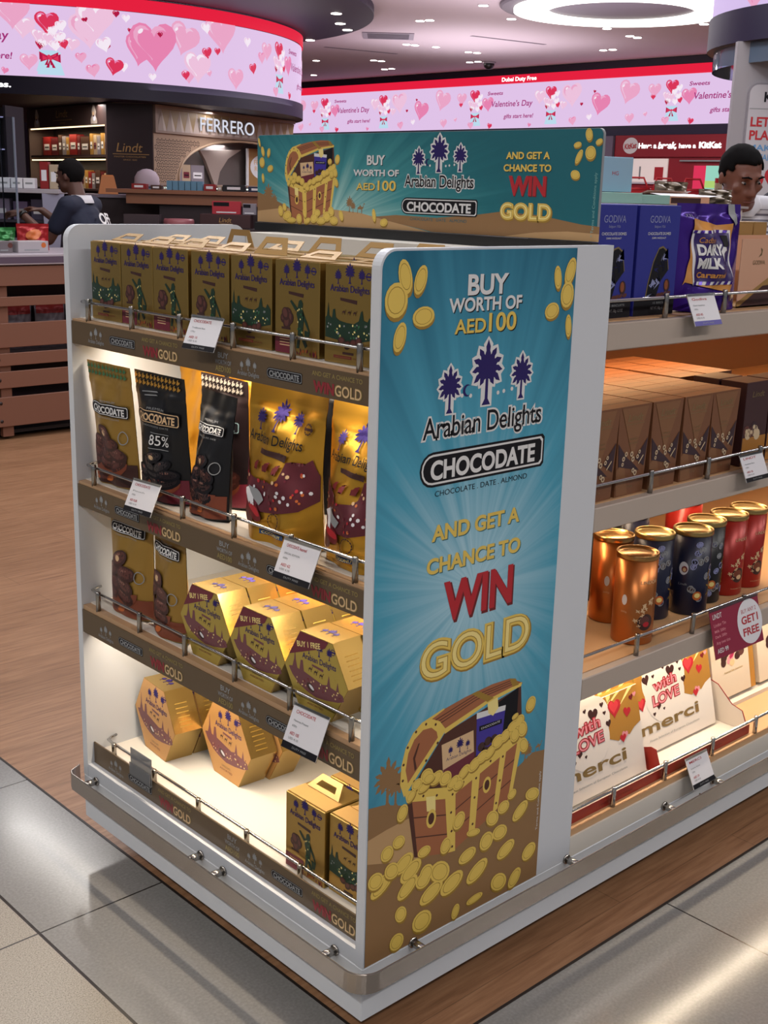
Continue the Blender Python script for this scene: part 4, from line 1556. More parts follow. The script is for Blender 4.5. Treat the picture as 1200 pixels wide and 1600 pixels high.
def tall_blue_box(label, loc, grp):
    w, d, h = .137, .075, .214
    g = G()
    g.box(-w / 2, w / 2, 0, d, 0, h, BLUEBOX, .001, 1)
    g.M = FRONT()
    g.text('GODIVA', 0, h * .845, h * .068, SILVERP, .0004, w=w * .50)
    g.text('Belgium 1926', 0, h * .80, h * .024, SILVERP, .0004, w=w * .26)
    g.text('CHOCOLATE DOMES', 0, h * .735, h * .027, PRINTW, .0004, w=w * .56, bold=.004)
    g.text('DARK HAZELNUT', 0, h * .700, h * .018, PRINTW, .0004, w=w * .34)
    g.rect(-w / 2 + .0005, .0008, w / 2 - .0005, h * .155, INK, .0003)
    win = [(-.24, .16), (-.20, .30), (-.10, .50), (.02, .62), (.12, .635), (.22, .60), (.27, .50), (.30, .42), (.12, .32), (.02, .16)]
    g.poly([(a * w, b * h) for a, b in win], BRONZE, .0004)
    g.poly([(a * w * .93 + .001, .16 * h + (b - .16) * h * .965) for a, b in win], INK, .0005)
    rnd = random.Random(4)
    for i in range(16):
        b = rnd.uniform(.20, .58)
        a = -.22 + (b - .16) * .75 + rnd.uniform(.02, .16)
        m = (mat('foil_wrap_blue', '#2a2a66', .25, .6), mat('foil_wrap_dark', '#17172e', .25, .6), SILVERP)[i % 3 if i % 5 else 2]
        g.poly([(a * w + rnd.uniform(-.012, .012), b * h + rnd.uniform(-.012, .012)) for _ in range(5)], m, .0006 + i * 1e-5)
    g.ell(w * .28, h * .27, w * .075, h * .062, BROWN, .0006, .1)
    g.ell(w * .27, h * .275, w * .045, h * .045, mat('print_hazelnut', '#8a4a26', .4), .0007, .1)
    for a, b in ((.08, .185), (.16, .19), (.24, .195), (.34, .20)):
        g.ell(w * a, h * b, w * .05, h * .018, BROWNL, .0008, .3)
    g.text('15 BISCUITS', w * .16, h * .105, h * .02, GREY, .0006, w=w * .38)
    g.text('NET WT. 180g - 6.3 OZ', w * .12, h * .055, h * .026, GREY, .0006, w=w * .4, bold=.02)
    g.M = Matrix.Identity(4)
    o = g.build('tall_chocolate_box')
    tag(o, label, 'chocolate box', grp)
    o.location = loc
    return o


gD = 'tall blue boxes on the long top shelf'
q1 = tall_blue_box('tall royal blue box on right top shelf, half hidden by the white panel end', (.6425, .045, 1.3135), gD)
q2 = dup(q1, (.7895, .045, 1.3135), 0, 'tall royal blue box on right top shelf, left of the purple pouch', gD)
dup(q1, (.648, .13, 1.3135), 0, 'tall royal blue box behind the one half hidden by white panel', gD)
dup(q1, (.796, .13, 1.3135), 0, 'tall royal blue box standing behind the box left of purple pouch', gD)


P = Pouch(.226, .218, .055, PURF, 1.7, curl=.012, amp=.006, seal=.90)
g, w, h = P.g, P.w, P.h
tl = lambda pts: [((a * 1.06 - .075) * w, (b * 1.08 - .04) * h) for a, b in pts]
g.poly(tl([(-.22, .84), (.18, .78), (.34, .80), (.31, .25), (.26, .20), (-.32, .29), (-.34, .26), (-.26, .50)]), CARAM, .0004)
g.poly(tl([(-.24, .74), (.30, .74), (.34, .27), (-.24, .27)]), PAPER, .0005)
g.poly(tl([(-.215, .715), (.28, .715), (.315, .30), (-.215, .30)]), mat('print_deep_purple', '#2c1560', .4), .0006)
for i in range(7):
    g.poly(tl([(-.24 + .08 * i, .27), (-.20 + .08 * i, .27), (-.18 + .08 * i, .30), (-.22 + .08 * i, .30)]), PURF, .0007)
    g.poly(tl([(-.24 + .075 * i, .715), (-.20 + .075 * i, .715), (-.185 + .075 * i, .74), (-.225 + .075 * i, .74)]), PURF, .0007)
g.text('Cadbury', w * -.14, h * .645, h * .055, CARAM, .0008, w=w * .24, shear=.3)
g.text('DAIRY', w * -.10, h * .535, h * .10, PRINTW, .0008, w=w * .36, bold=.045)
g.text('MILK', w * -.13, h * .41, h * .10, PRINTW, .0008, w=w * .30, bold=.045)
g.text('Caramel', w * -.09, h * .32, h * .055, CARAM, .0008, w=w * .36, bold=.03, shear=.1)
g.poly(tl([(.12, .56), (.155, .60), (.20, .595), (.22, .565), (.19, .56), (.165, .54), (.15, .47)]), PRINTW, .0008)
g.ell(w * .13, h * .46, w * .03, h * .045, PRINTDR, .0008)
g.rect(w * .10, h * .61, w * .185, h * .71, INK, .0008)
g.poly(tl([(.33, .97), (.42, .985), (.44, .80), (.38, .78), (.32, .84)]), GREY, .0005)
for i in range(3):
    g.ell(w * (.24 + .05 * i), h * (.13 + .02 * (i % 2)), w * .05, h * .03, (CREAM, BROWN, CREAM)[i], .0006, .4)
for i in range(3):
    g.text('XXL'[i], w * (-.40 + .035 * i), h * .875, h * .035, GREY, .0006)
P.make('caramel_chocolate_pouch', 'shiny purple caramel chocolate pouch on the right top shelf', None, (.992, .062, 1.3135), -.03, 2)

PEACH = mat('peach_card', '#cfa084', .5)
KRAFT = mat('kraft_gold_card', '#a07c45', .5)
PLUMB = mat('plum_brown_card', '#3d2022', .45)
tr = thing('display_tray', 'peach and gold cardboard display tray right of the purple pouch', 'display tray', (1.107, .05, 1.3135))
g = G()
g.box(0, .42, .11, .113, 0, .150, PEACH)
g.box(0, .42, 0, .113, 0, .003, KRAFT)
g.build('back_panel', tr)
g = G()
g.M = fr((0, 0, 0), (1, 0, 0), (0, 0, 1))
g.prism([(0, 0), (.42, 0), (.42, .145), (.20, .095), (.0, .012)], -.002, 0, KRAFT)
g.poly([(.01, .003), (.41, .003), (.41, .06), (.10, .045)], PLUMB, .0004)
g.prism([(0, .012), (.20, .095), (.42, .145), (.42, .147), (0, .147)], -.0016, -.0002, PEACH)
g.text('GODIVA', .075, .092, .010, BRONZE, .0006, w=.05)
g.poly([(.072, .108), (.082, .118), (.078, .128), (.086, .124), (.084, .112)], BRONZE, .0006)
g.build('front_panel', tr)
gK = 'small kraft gold boxes inside the peach tray'
kb = None
for i in range(4):
    loc = (1.16 + .062 * i, .168, 1.3135)
    lb = ('kraft gold box standing behind the peach tray, leftmost of its row', 'kraft gold box behind the peach tray, second in its row', 'kraft gold box behind peach tray, third in its row near frame edge', 'kraft gold box behind the peach tray, last in row at the frame edge')[i]
    if kb is None:
        g = G()
        g.box(0, .058, 0, .05, 0, .178, KRAFT, .001, 1)
        g.box(.004, .054, -.0006, 0, .02, .13, PEACH)
        g.box(.0, .058, .0, .05, .1782, .1795, GOLDI)
        kb = g.build('kraft_box')
        kb.location = loc
        tag(kb, lb, 'chocolate box', gK)
    else:
        dup(kb, loc, 0, lb, gK)

# goods on the far half of the top shelf, standing on a white riser
g = G()
g.box(.70, 1.74, .44, .98, 0, .206, mat('riser_white', '#b9b7bd', .5), .003, 1)
g.box(.69, 1.75, .43, .99, .206, .212, mat('riser_top', '#9a979d', .5))
o = g.build('display_riser')
o.location = (0, 0, 1.3135)
tag(o, 'low white display riser behind the tall blue boxes', 'display riser')
RZT = 1.3135 + .2125
SKYB = mat('pale_blue_card', '#8fb4cc', .5)
MINT = mat('mint_green_card', '#8fb9ae', .5)
g = G()
g.box(-.052, .052, 0, .06, 0, .083, SKYB, .001, 1)
g.M = FRONT()
g.text('HG', .002, .040, .010, PRICE_INK, .0004, w=.018)
o = g.build('pale_blue_box')
o.location = (1.237, .50, RZT + .027)
o.rotation_euler = (0, 0, -.35)
tag(o, 'pale blue gift box with small red mark beside the teal header sign', 'gift box')
g = G()
g.box(-.075, .075, 0, .1, 0, .0255, MINT, .001, 1)
o = g.build('mint_box')
o.location = (1.225, .48, RZT + .0004)
o.rotation_euler = (0, 0, -.35)
tag(o, 'flat mint green box under the pale blue gift box', 'gift box')
g = G()
g.box(-.05, .05, 0, .1, 0, .022, MINT, .001, 1)
o = g.build('mint_box')
o.location = (1.352, .455, RZT + .0004)
o.rotation_euler = (0, 0, -.2)
tag(o, 'small mint green box right of the pale blue gift box', 'gift box')
g = G()
g.box(0, .15, 0, .12, 0, .02, PEACH)
g.add([(0, 0, .0204), (.15, 0, .0204), (.15, .06, .027), (0, .06, .027)], [(0, 1, 2, 3)], PAPER)
g.add([(0, .12, .0204), (.15, .12, .0204), (.15, .07, .034), (0, .07, .034)], [(3, 2, 1, 0)], PAPER)
g.add([(.15, 0, .0204), (.15, .12, .0204), (.20, .11, .026), (.20, .02, .024)], [(0, 1, 2, 3)], PAPER)
g.box(.02, .12, -.0006, 0, .003, .017, BROWN)
o = g.build('opened_carton')
o.location = (1.415, .47, RZT + .0004)
o.rotation_euler = (0, 0, -.25)
tag(o, 'opened shallow carton with white flaps behind tall blue boxes', 'carton')
gW = 'brown wrapped bags behind the purple pouch'
TAUPE = mat('taupe_film', '#6f6252', .3, .3, bump=.3, bscale=30)
for i, (x, y, a, lb) in enumerate(((1.69, .50, -.2, 'crumpled taupe brown bag behind the purple pouch, left one'), (1.67, .63, -.2, 'crumpled taupe brown bag behind purple pouch, rear one'))):
    P = Pouch(.125, .042 + .018 * i, .07, TAUPE, 3 + i, amp=.010, seal=.95)
    P.make('taupe_bag', lb, gW, (x, y, RZT + .0004), a, 0)

# ------------------------------------------------------------------ long side, second shelf: tapered brown boxes
COCO = mat('cocoa_card', '#7d5136', .42, .15)
COCOL = mat('cocoa_card_light', '#8a5f3f', .42, .2)
PLUMD = mat('print_dark_plum', '#38222a', .42)
HAZ = mat('print_hazel_cream', '#cdb694', .45)


def tapered_box(label, grp, detail=True):
    wb, wt, d, h = .094, .107, .068, .185
    g = G()
    v = [(-wb / 2, 0, 0), (wb / 2, 0, 0), (wb / 2, d * .92, 0), (-wb / 2, d * .92, 0), (-wt / 2, -.004, h), (wt / 2, -.004, h), (wt / 2, d, h), (-wt / 2, d, h)]
    g.add(v, [(3, 2, 1, 0), (4, 5, 6, 7), (0, 1, 5, 4), (1, 2, 6, 5), (2, 3, 7, 6), (3, 0, 4, 7)], COCO)
    g.add([(-wt / 2 + .001, d * .42, h + .0004), (wt / 2 - .001, d * .42, h + .0004), (wt / 2 - .001, d * .46, h + .0004), (-wt / 2 + .001, d * .46, h + .0004)], [(0, 1, 2, 3)], PLUMD)
    g.M = fr((0, -.0003, 0), (1, 0, 0), (0, -.0216, 1))
    if detail:
        g.poly([(-wb * .46, .002), (-wb * .05, .002), (-wb * .28, h * .40), (-wt * .46, h * .30)], COCOL, .0005)
        g.poly([(-wt * .44, h * .98), (wt * .40, h * .98), (wb * .02, h * .42)], COCOL, .0005)
        g.poly([(wb * .46, h * .30), (wt * .46, h * .62), (wb * .12, h * .40)], PLUMD, .0006)
        g.poly([(-wb * .46, h * .34), (-wt * .46, h * .60), (-wb * .16, h * .42), (wb * .10, h * .34), (wb * .30, h * .26)], PLUMD, .0006)
        g.text('Lindt', 0, h * .83, h * .085, BRONZE, .0008, w=wt * .46, shear=.25)
        g.rect(-wt * .28, h * .795, wt * .30, h * .80, BRONZE, .0008)
        for i in range(2):
            g.text('MILK HAZELNUT', 0, h * (.62 - .045 * i), h * .018, BRONZE, .0008, w=wt * (.24, .3)[i])
        rnd = random.Random(2)
        for (a, b, r) in ((-.30, .42, .05), (-.22, .47, .05), (-.02, .46, .055), (.04, .40, .055), (.20, .42, .045), (.26, .47, .04), (-.32, .36, .04), (.16, .24, .06), (.08, .27, .05)):
            g.ell(a * wb, b * h, r * wb, r * wb * 1.1, HAZ, .0009, 0, 10)
            g.ell(a * wb, b * h, r * wb * .5, r * wb * .55, BROWNL, .00095, 0, 8)
        g.poly([(wb * .26, h * .33), (wb * .42, h * .42), (wb * .40, h * .43), (wb * .25, h * .345)], HAZ, .0009)
        g.text('125g', 0, h * .09, h * .018, BRONZE, .0008, w=wb * .2)
    o = g.build('tapered_chocolate_box')
    return tag(o, label, 'chocolate box', grp)


gL = 'tapered cocoa brown boxes at the front of the second long shelf'
gM = 'tapered cocoa brown boxes in rows behind the front row'
px0 = (.6215, .728, .841, .954, 1.062)
labs = ('tapered cocoa brown box with hazelnut print, half hidden by the white panel end', 'tapered cocoa brown box with hazelnut print, next to the one half hidden by panel',
        'tapered cocoa brown box with hazelnut print, middle of the front row of five', 'tapered cocoa brown box with hazelnut print, fourth of front row from white panel',
        'tapered cocoa brown box with hazelnut print, right end of front row below price card')
tb = None
for i, x in enumerate(px0):
    if tb is None:
        tb = tapered_box(labs[0], gL)
        tb.location = (x, .0265, .9545)
    else:
        dup(tb, (x, .0265, .9545), 0, labs[i], gL)
row_n = ('second', 'third', 'fourth', 'fifth', 'sixth')
for r in range(5):
    for i in range(5):
        dup(tb, (px0[i] + .004 * (r % 2) , .0265 + .0735 * (r + 1), .9545), 0,
            'tapered cocoa brown box in the %s row, column %s from the white panel' % (row_n[r], ('first', 'second', 'third', 'fourth', 'fifth')[i]), gM)
# dark boxes to the right of them
g = G()
wb, d, h = .10, .068, .192
g.box(-wb / 2, wb / 2, 0, d, 0, h, PLUMB, .001, 1)
g.M = FRONT()
g.rect(-wb * .49, .002, wb * .49, h * .34, mat('print_honey', '#a9712c', .45), .0004)
for a, b, m_ in ((-.36, .42, BROWNL), (-.28, .38, HAZ), (-.05, .46, PLUMD), (.0, .41, HAZ), (.10, .36, HAZ), (-.15, .40, BROWNL)):
    g.ell(a * wb, b * h, wb * .13, wb * .13, m_, .0006, 0, 12)
    g.ell(a * wb, b * h, wb * .05, wb * .05, HAZ, .0007, 0, 8)
g.text('Lindt', 0, h * .82, h * .075, BRONZE, .0006, w=wb * .5, shear=.25)
gN = 'dark plum boxes at the right of the second long shelf'
db = g.build('dark_chocolate_box')
tag(db, 'dark plum box with hazelnut print right of the cocoa brown boxes', 'chocolate box', gN)
db.location = (1.205, .030, .9545)
dup(db, (1.205, .103, .9545), 0, 'dark plum box standing behind the front dark plum box', gN)
dup(db, (1.315, .032, .9545), 0, 'dark plum box at right end of second shelf, cut by the frame', gN)
for r in range(4):
    dup(tb, (1.19 + .004 * (r % 2), .20 + .0735 * r, .9545), 0, 'tapered cocoa brown box behind the dark plum boxes, %s row back' % row_n[r], gM)
    dup(tb, (1.305, .20 + .0735 * r, .9545), 0, 'tapered cocoa brown box at the right behind dark plum boxes, %s row back' % row_n[r], gM)

# ------------------------------------------------------------------ long side, third shelf: cylindrical tins
COPPER = mat('copper_foil', '#b8703c', .3, .8)
TINLID = mat('tin_lid_gold', '#b49a62', .28, .95)
NAVYT = mat('navy_tin', '#171a34', .35, .1)
BLKT = mat('black_tin', '#16161a', .35, .1)
REDT = mat('red_tin', '#a3241c', .32, .25)
gR = 'round chocolate tins on the third long shelf'


def tin(kind, label, loc, rot=0.0):
    R, H = .0455, .203
    root = thing('chocolate_tin', label, 'chocolate tin', loc, rot, gR)
    body = {'copper': COPPER, 'navy': NAVYT, 'black': BLKT, 'red': REDT}[kind]
    g = G()
    g.lathe([(R * .97, 0), (R, .0025), (R, H - .012)], body, 40)
    g.warp = lambda p: ((R + .0004 + p.z) * math.sin(p.x / R), -(R + .0004 + p.z) * math.cos(p.x / R), p.y)
    g.cut = .011
    if kind in ('copper', 'red'):
        g.text('LINDOR', .012, H * .69, H * .042, CREAM, w=.042)
        rnd = random.Random(6)
        for i in range(34):
            x, y = rnd.uniform(-.022, .034), rnd.uniform(.22, .52) * H
            if abs((y - .2 * H) - (x + .022) * 1.6) > .022:
                continue
            a = rnd.uniform(0, 3)
            g.ell(x, y, .0065, .0016, CREAM, .0003 + i * 5e-6, a, 6)
            g.ell(x, y, .0055, .0013, CREAM, .0003 + i * 5e-6, a + 1.2, 6)
        g.ell(.008, H * .26, .019, .019, BROWN, .0004, 0, 18)
        g.ell(.006, H * .28, .012, .010, BROWNL if kind == 'copper' else CLAY, .0006, 0, 14)
        g.ell(.010, H * .235, .008, .006, PRINTR if kind == 'copper' else CREAM, .0007, 0, 12)
        g.text('Irresistibly smooth', .01, H * .085, H * .014, CREAM, w=.04)
        g.ell(-.042, H * .50, .006, .012, PAPER, .0004, 0, 12)
        g.text('200g', -.042, H * .36, H * .02, CREAM, w=.014)
    else:
        rnd = random.Random(8 if kind == 'navy' else 9)
        g.ell(-.030, H * .56, .011, .016, PAPER, .0004, 0, 16)
        g.ell(-.028, H * .55, .007, .008, PRINTDR, .0006, 0, 12)
        g.ell(-.028, H * .545, .004, .005, CREAM, .0008, 0, 12)
        g.text('Lindt', -.030, H * .36, H * .03, GREY, w=.02, shear=.2)
        for i in range(13):
            x, y = rnd.uniform(-.012, .05), rnd.uniform(.12, .88) * H
            g.ell(x, y, .009, .0075, (SILVERP, GREY, GREY)[i % 3], .0004 + i * 4e-5, rnd.uniform(0, 3), 9)
            g.ell(x, y, .0062, .005, (INK, BROWN, NAVY)[i % 3], .00042 + i * 4e-5, rnd.uniform(0, 3), 9)
        g.ell(.006, H * .24, .011, .011, ORANGE, .0012, 0, 14)
        g.ell(.006, H * .245, .007, .006, PRINTLG, .0014, 0, 12)
        for i in range(8):
            g.ell(.040 + rnd.uniform(-.005, .012), H * (.2 + .05 * i), .007, .002, PRINTGD, .0005, rnd.uniform(0, 3), 6)
    g.build('body', root)
    g = G()
    g.lathe([(R + .0006, H - .0125), (R + .0016, H - .010), (R + .0016, H - .002), (R + .0004, H), (R - .003, H - .0005), (R - .0045, H - .004), (R - .0055, H - .0045), (R * .72, H - .0045), (R * .68, H - .0035), (.0005, H - .0032)], TINLID if kind != 'copper' else mat('tin_lid_copper', '#b58a55', .26, .95), 40)
    g.build('lid', root)
    return root


ZT = .5965
tin('copper', 'copper round tin standing alone at the front of its shelf', (.856, .078, ZT), -.50)
tin('copper', 'copper round tin half hidden by the white panel edge', (.800, .232, ZT), -.45)
tin('copper', 'copper round tin directly behind the front copper tin', (.928, .196, ZT), -.2)
tin('navy', 'navy blue round tin behind and right of front copper tin', (1.022, .150, ZT), -.62)
tin('navy', 'navy blue round tin standing between another navy tin and a black one', (1.122, .112, ZT), -.66)
tin('black', 'black round tin between the navy tins and the red tins', (1.222, .140, ZT), -.6)
tin('red', 'red round tin beside the black tin', (1.318, .138, ZT), -.35)
tin('red', 'red round tin at the right end, cut by the frame', (1.415, .142, ZT), -.35)
tin('navy', 'navy blue round tin in the back row behind front navy tin', (1.135, .30, ZT), .4)
tin('black', 'black round tin in the back row left of the rear navy tin', (1.03, .30, ZT), .4)
tin('red', 'red round tin in the back row behind red tins', (1.37, .30, ZT), .4)
P = Pouch(.19, .24, .06, mat('copper_film', '#a9652f', .28, .6, bump=.2, bscale=40), 3, curl=-.05)
P.make('copper_bag', 'copper coloured bag lying against the tins at the left', None, (.86, .38, ZT), .1, 8)
P = Pouch(.30, .245, .07, mat('black_gold_film', '#4a3a22', .25, .6, bump=.3, bscale=40), 5, curl=-.05)
P.make('black_gold_bag', 'black and gold bag standing behind the navy tins', None, (1.22, .44, ZT), .0, 8)

# ------------------------------------------------------------------ long side, lowest shelf: love gift boxes
gV = 'white and gold love message chocolate boxes'
CREAMW = mat('print_warm_white', '#dcd3cb', .45)
GOLDP = mat('print_mid_gold', '#c0893a', .4, .35)
PINK = mat('print_soft_pink', '#d98a94', .45)


def love_box(label):
    w, d, h = .335, .021, .205
    g = G()
    g.box(-w / 2, w / 2, 0, d, 0, h, CREAMW, .0006, 1)
    g.box(-w / 2 + .001, w / 2 - .001, .001, d - .001, h, h + .0005, GOLDP)
    g.M = FRONT()
    g.poly([(-w * .498, h * .62), (-w * .42, h * .55), (-w * .38, h * .63), (-w * .28, h * .60), (-w * .1, h * .55), (w * .1, h * .55), (w * .24, h * .46), (w * .30, h * .52), (w * .36, h * .48), (w * .42, h * .54), (w * .498, h * .58), (w * .498, h * .998), (-w * .498, h * .998)], GOLDP, .0004)
    for a, b, r in ((-.20, .80, .15), (.02, .80, .155), (-.09, .68, .24), (-.02, .60, .17)):
        g.ell(a * w, b * h, r * w, r * w, CREAMW, .0005 + a * 1e-5 + 3e-5, 0, 28)
    rnd = random.Random(1)
    for i in range(9):
        a = rnd.uniform(-.5, .5)
        g.poly([(a * w, h * .998), ((a + .05) * w, h * .998), ((a - .03 + rnd.uniform(-.1, .1)) * w, h * rnd.uniform(.82, .9))], PRINTGD if i % 2 else PRINTLG, .00045)
    for (a, b, s, m_, an) in ((-.38, .60, .055, PRINTR, .15), (.23, .84, .075, PRINTR, -.1), (.36, .74, .042, PRINTR, -.2), (.42, .88, .025, PRINTDR, .2), (.46, .90, .02, PINK, 0), (-.30, .86, .045, BROWN, .2), (.0, .86, .055, BROWN, -.1), (-.21, .87, .018, BROWN, .1),
                              (.10, .93, .022, BROWN, 0), (.12, .83, .018, BROWN, 0), (-.08, .93, .018, BROWN, .2), (-.18, .50, .028, BROWN, -.2), (-.24, .43, .018, BROWN, 0), (-.12, .45, .014, BROWN, .1), (.15, .70, .03, BROWN, .1), (.31, .50, .035, PINK, -.2), (.24, .45, .012, CREAMW, 0)):
        heart(g, a * w, b * h, s * w, m_, .0008, an)
        if m_ is PRINTR and s > .05:
            heart(g, a * w - .002, b * h + .003, s * w * .7, mat('print_bright_red', '#cf3a40', .4), .0009, an)
    for t, y, ww, sh in (('with', .70, .30, -.05), ('LOVE', .53, .34, 0)):
        g.text(t, -w * .08, h * y, h * .13, PRINTDR, .0010, w=w * ww, bold=.075, rot=.04)
        g.text(t, -w * .08, h * y, h * .13, PRICE_INK, .0011, w=w * ww * .98, bold=.05, rot=.04)
        g.text(t, -w * .08, h * y, h * .13, PINK, .0012, w=w * ww * .97, bold=.0, rot=.04)
    g.text('merci', -w * .06, h * .235, h * .15, mat('print_antique_gold', '#8f7444', .35, .4), .0010, w=w * .72, bold=.02)
    heart(g, w * .285, h * .475, w * .035, PRINTR, .0011)
    g.text('Finest Selection of European Chocolates', -w * .02, h * .13, h * .028, GREY, .0008, w=w * .62)
    o = g.build('love_gift_box')
    return tag(o, label, 'chocolate box', gV)


lean = math.radians(-14)
mb = love_box('love message gift box in the left red tray, half hidden by the white panel end')
mb.location, mb.rotation_euler = (.766, .057, .2592), (lean, 0, 0)
for k in range(1, 4):
    dup(mb, (.766, .057 + .0225 * k, .2592 + .0002 * k), (lean, 0, 0), 'love message gift box behind front one in left red tray, %s back' % ('one', 'two', 'three')[k - 1], gV)
dup(mb, (1.124, .100, .2592), (lean, 0, 0), 'love message gift box leaning in the right red tray, fully visible', gV)
dup(mb, (1.124, .100 + .0225, .2594), (lean, 0, 0), 'love message gift box directly behind the fully visible one in right red tray', gV)

REDTRAY = mat('red_tray_card', '#93261c', .4)
TRAYW = mat('white_tray_card', '#d6cbbf', .5)


def tray(label, x0, x1, flaps):
    root = thing('red_display_tray', label, 'display tray', (0, 0, .2502), group='red cardboard trays for love gift boxes')
    g = G()
    g.box(x0, x1, .0225, .20, 0, .0025, TRAYW)
    g.build('floor_panel', root)
    g = G()
    g.box(x0, x1, .0215, .0225, 0, .024, REDTRAY)
    g.box(x0, x1, .0225, .0235, .0025, .024, TRAYW)
    g.M = fr((0, .0215, 0), (1, 0, 0), (0, 0, 1))
    g.text('FINEST SELECTION', (x0 + x1) / 2, .008, .006, PRINTDR, .0006, w=.12)
    g.build('front_lip', root)
    for x, s in ((x0, 1), (x1, -1)) if flaps else ():
        g = G()
        g.M = fr((x, 0, 0), (0, 1, 0), (0, 0, 1))
        pr = [(.0226, .003), (.2, .003), (.2, .12), (.12, .10), (.075, .060), (.045, .052)] if s < 0 else [(.0236, .003), (.094, .003), (.090, .050), (.060, .062), (.045, .060)]
        g.prism(pr, -.0006 - .0006 * s, .0006 - .0006 * s, REDTRAY if s > 0 else REDTRAY)
        k = [(a * .985 + .002, b * .985) for a, b in pr]
        if s > 0:
            g.poly(k, TRAYW, .0002)
        else:
            g.M = fr((x - .0014, 0, 0), (0, -1, 0), (0, 0, 1))
            g.poly([(-a, b) for a, b in k], TRAYW, .0)
        g.build('side_flap', root)
    return root


tray('red cardboard tray holding the left love gift boxes by white panel', .588, .945, False)
tray('red cardboard tray with white inside holding the right love gift box', .948, 1.318, True)
gX = 'cream boxes of assorted chocolates at the right'
g = G()
w, d, h = .20, .05, .215
g.box(-w / 2, w / 2, 0, d, 0, h, mat('ivory_card', '#cfc0ac', .5), .001, 1)
g.box(w / 2 - .022, w / 2 + .0005, -.0006, d * .5, 0, h, GOLDP)
g.M = FRONT()
for a, b, rx, ry, m_, an in ((-.20, .50, .075, .055, BROWN, .3), (-.22, .44, .06, .05, BROWN, -.2), (-.05, .47, .10, .05, PINK, .6), (.0, .52, .09, .035, mat('print_magenta', '#a3264f', .4), .7), (-.02, .41, .06, .045, CREAM, 0), (.12, .47, .07, .05, BROWN, .1), (.22, .50, .07, .05, BROWNL, .2), (-.12, .56, .04, .06, BROWN, 0)):
    g.ell(a * w, b * h, rx * w, ry * h, m_, .0006 + (a + 1) * 1e-4, an, 14)
g.text('Master Collection', 0, h * .86, h * .05, PRINTGD, .0006, w=w * .4, shear=.2)
g.text('Assorted fine chocolates', 0, h * .30, h * .03, PRINTGD, .0006, w=w * .45)
cb = g.build('assorted_chocolate_box')
tag(cb, 'cream assorted chocolate box with sweets print right of love gift boxes', 'chocolate box', gX)
cb.location, cb.rotation_euler = (1.462, .150, .2724), (math.radians(-12), 0, 0)
dup(cb, (1.685, .150, .2724), (math.radians(-12), 0, 0), 'cream assorted chocolate box at far right, cut by the frame', gX)
g = G()
g.box(1.34, 1.80, .135, .245, .2503, .2615, TRAYW)
g.box(1.34, 1.80, .245, .25, .2503, .32, TRAYW)
o = g.build('white_display_tray')
tag(o, 'shallow white tray under the cream assorted chocolate boxes', 'display tray')

# price cards of the long side
gY = 'price cards on the shelf edges'
price_card('white price card with violet foot below the purple pouch', .096, .066, std('Godiva', 'Dark Hazelnut', '180g', 'AED 85'), (.878, -.031, 1.2960), 0, base='violet')
price_card('white price card on second long shelf at right end of brown boxes', .094, .062, std('LINDT', 'Hazelnut Box', '125g', 'AED 55'), (1.138, -.030, .9380), 0)
price_card('wine red promotion card with a white GET1 FREE circle', .205, .112, [('LINDT', .05, .80, .11, .18, PRINTW), ('Lindor Tin', .05, .64, .07, .24, PINK), ('Milk 200g', .05, .52, .06, .22, PINK), ('Dark 200g', .05, .41, .06, .23, PINK), ('Any two tins', .05, .28, .07, .28, PINK), ('AED 99', .05, .10, .10, .22, PRINTW)],
           (1.135, -.034, .5350), 0, base=False, tilt=-16, red=True)
price_card('white price card leaning on the lowest long shelf rail in front of red tray', .088, .072, std('MERCI', 'Love box', '250g', 'AED 39'), (1.040, -.034, .2230), 0, tilt=-26)

# ------------------------------------------------------------------ far video wall with valentine pictures
def glow(name, col, s=1.0):
    m = mat(name, col, .6, emit=s)
    b = m.node_tree.nodes['Principled BSDF']
    b.inputs['Base Color'].default_value = (0, 0, 0, 1)
    b.inputs['Specular IOR Level'].default_value = .1
    return m


GS = .84
E_BG = glow('screen_pale_pink', '#e6c8ee', GS)
E_BG2 = glow('screen_lilac', '#dcc4f2', GS)
E_P1 = glow('screen_soft_pink', '#f0a9cc', GS)
E_P2 = glow('screen_rose', '#ec86b4', GS)
E_P3 = glow('screen_light_rose', '#f3c6e2', GS)
E_R = glow('screen_red', '#e0355a', GS)
E_RD = glow('screen_crimson', '#b41645', GS)
E_W = glow('screen_white', '#fbeefa', GS)
E_B = glow('screen_pale_blue', '#bfe0f2', GS)
E_T = glow('screen_magenta_text', '#a8327c', GS)
E_BAND = glow('screen_header_red', '#ee2040', .82)
E_TXT = glow('sign_letter_white', '#ffffff', 1.3)


def balloon(g, x, y, s, m, hl, z, ang=0.0):
    heart(g, x, y, s, m, z, ang)
    heart(g, x - s * .12, y + s * .10, s * .72, hl, z + .001, ang)
    heart(g, x + s * .02, y - s * .02, s * .70, m, z + .002, ang)
    g.ell(x - s * .52, y + s * .38, s * .12, s * .07, E_W, z + .003, .7, 10)


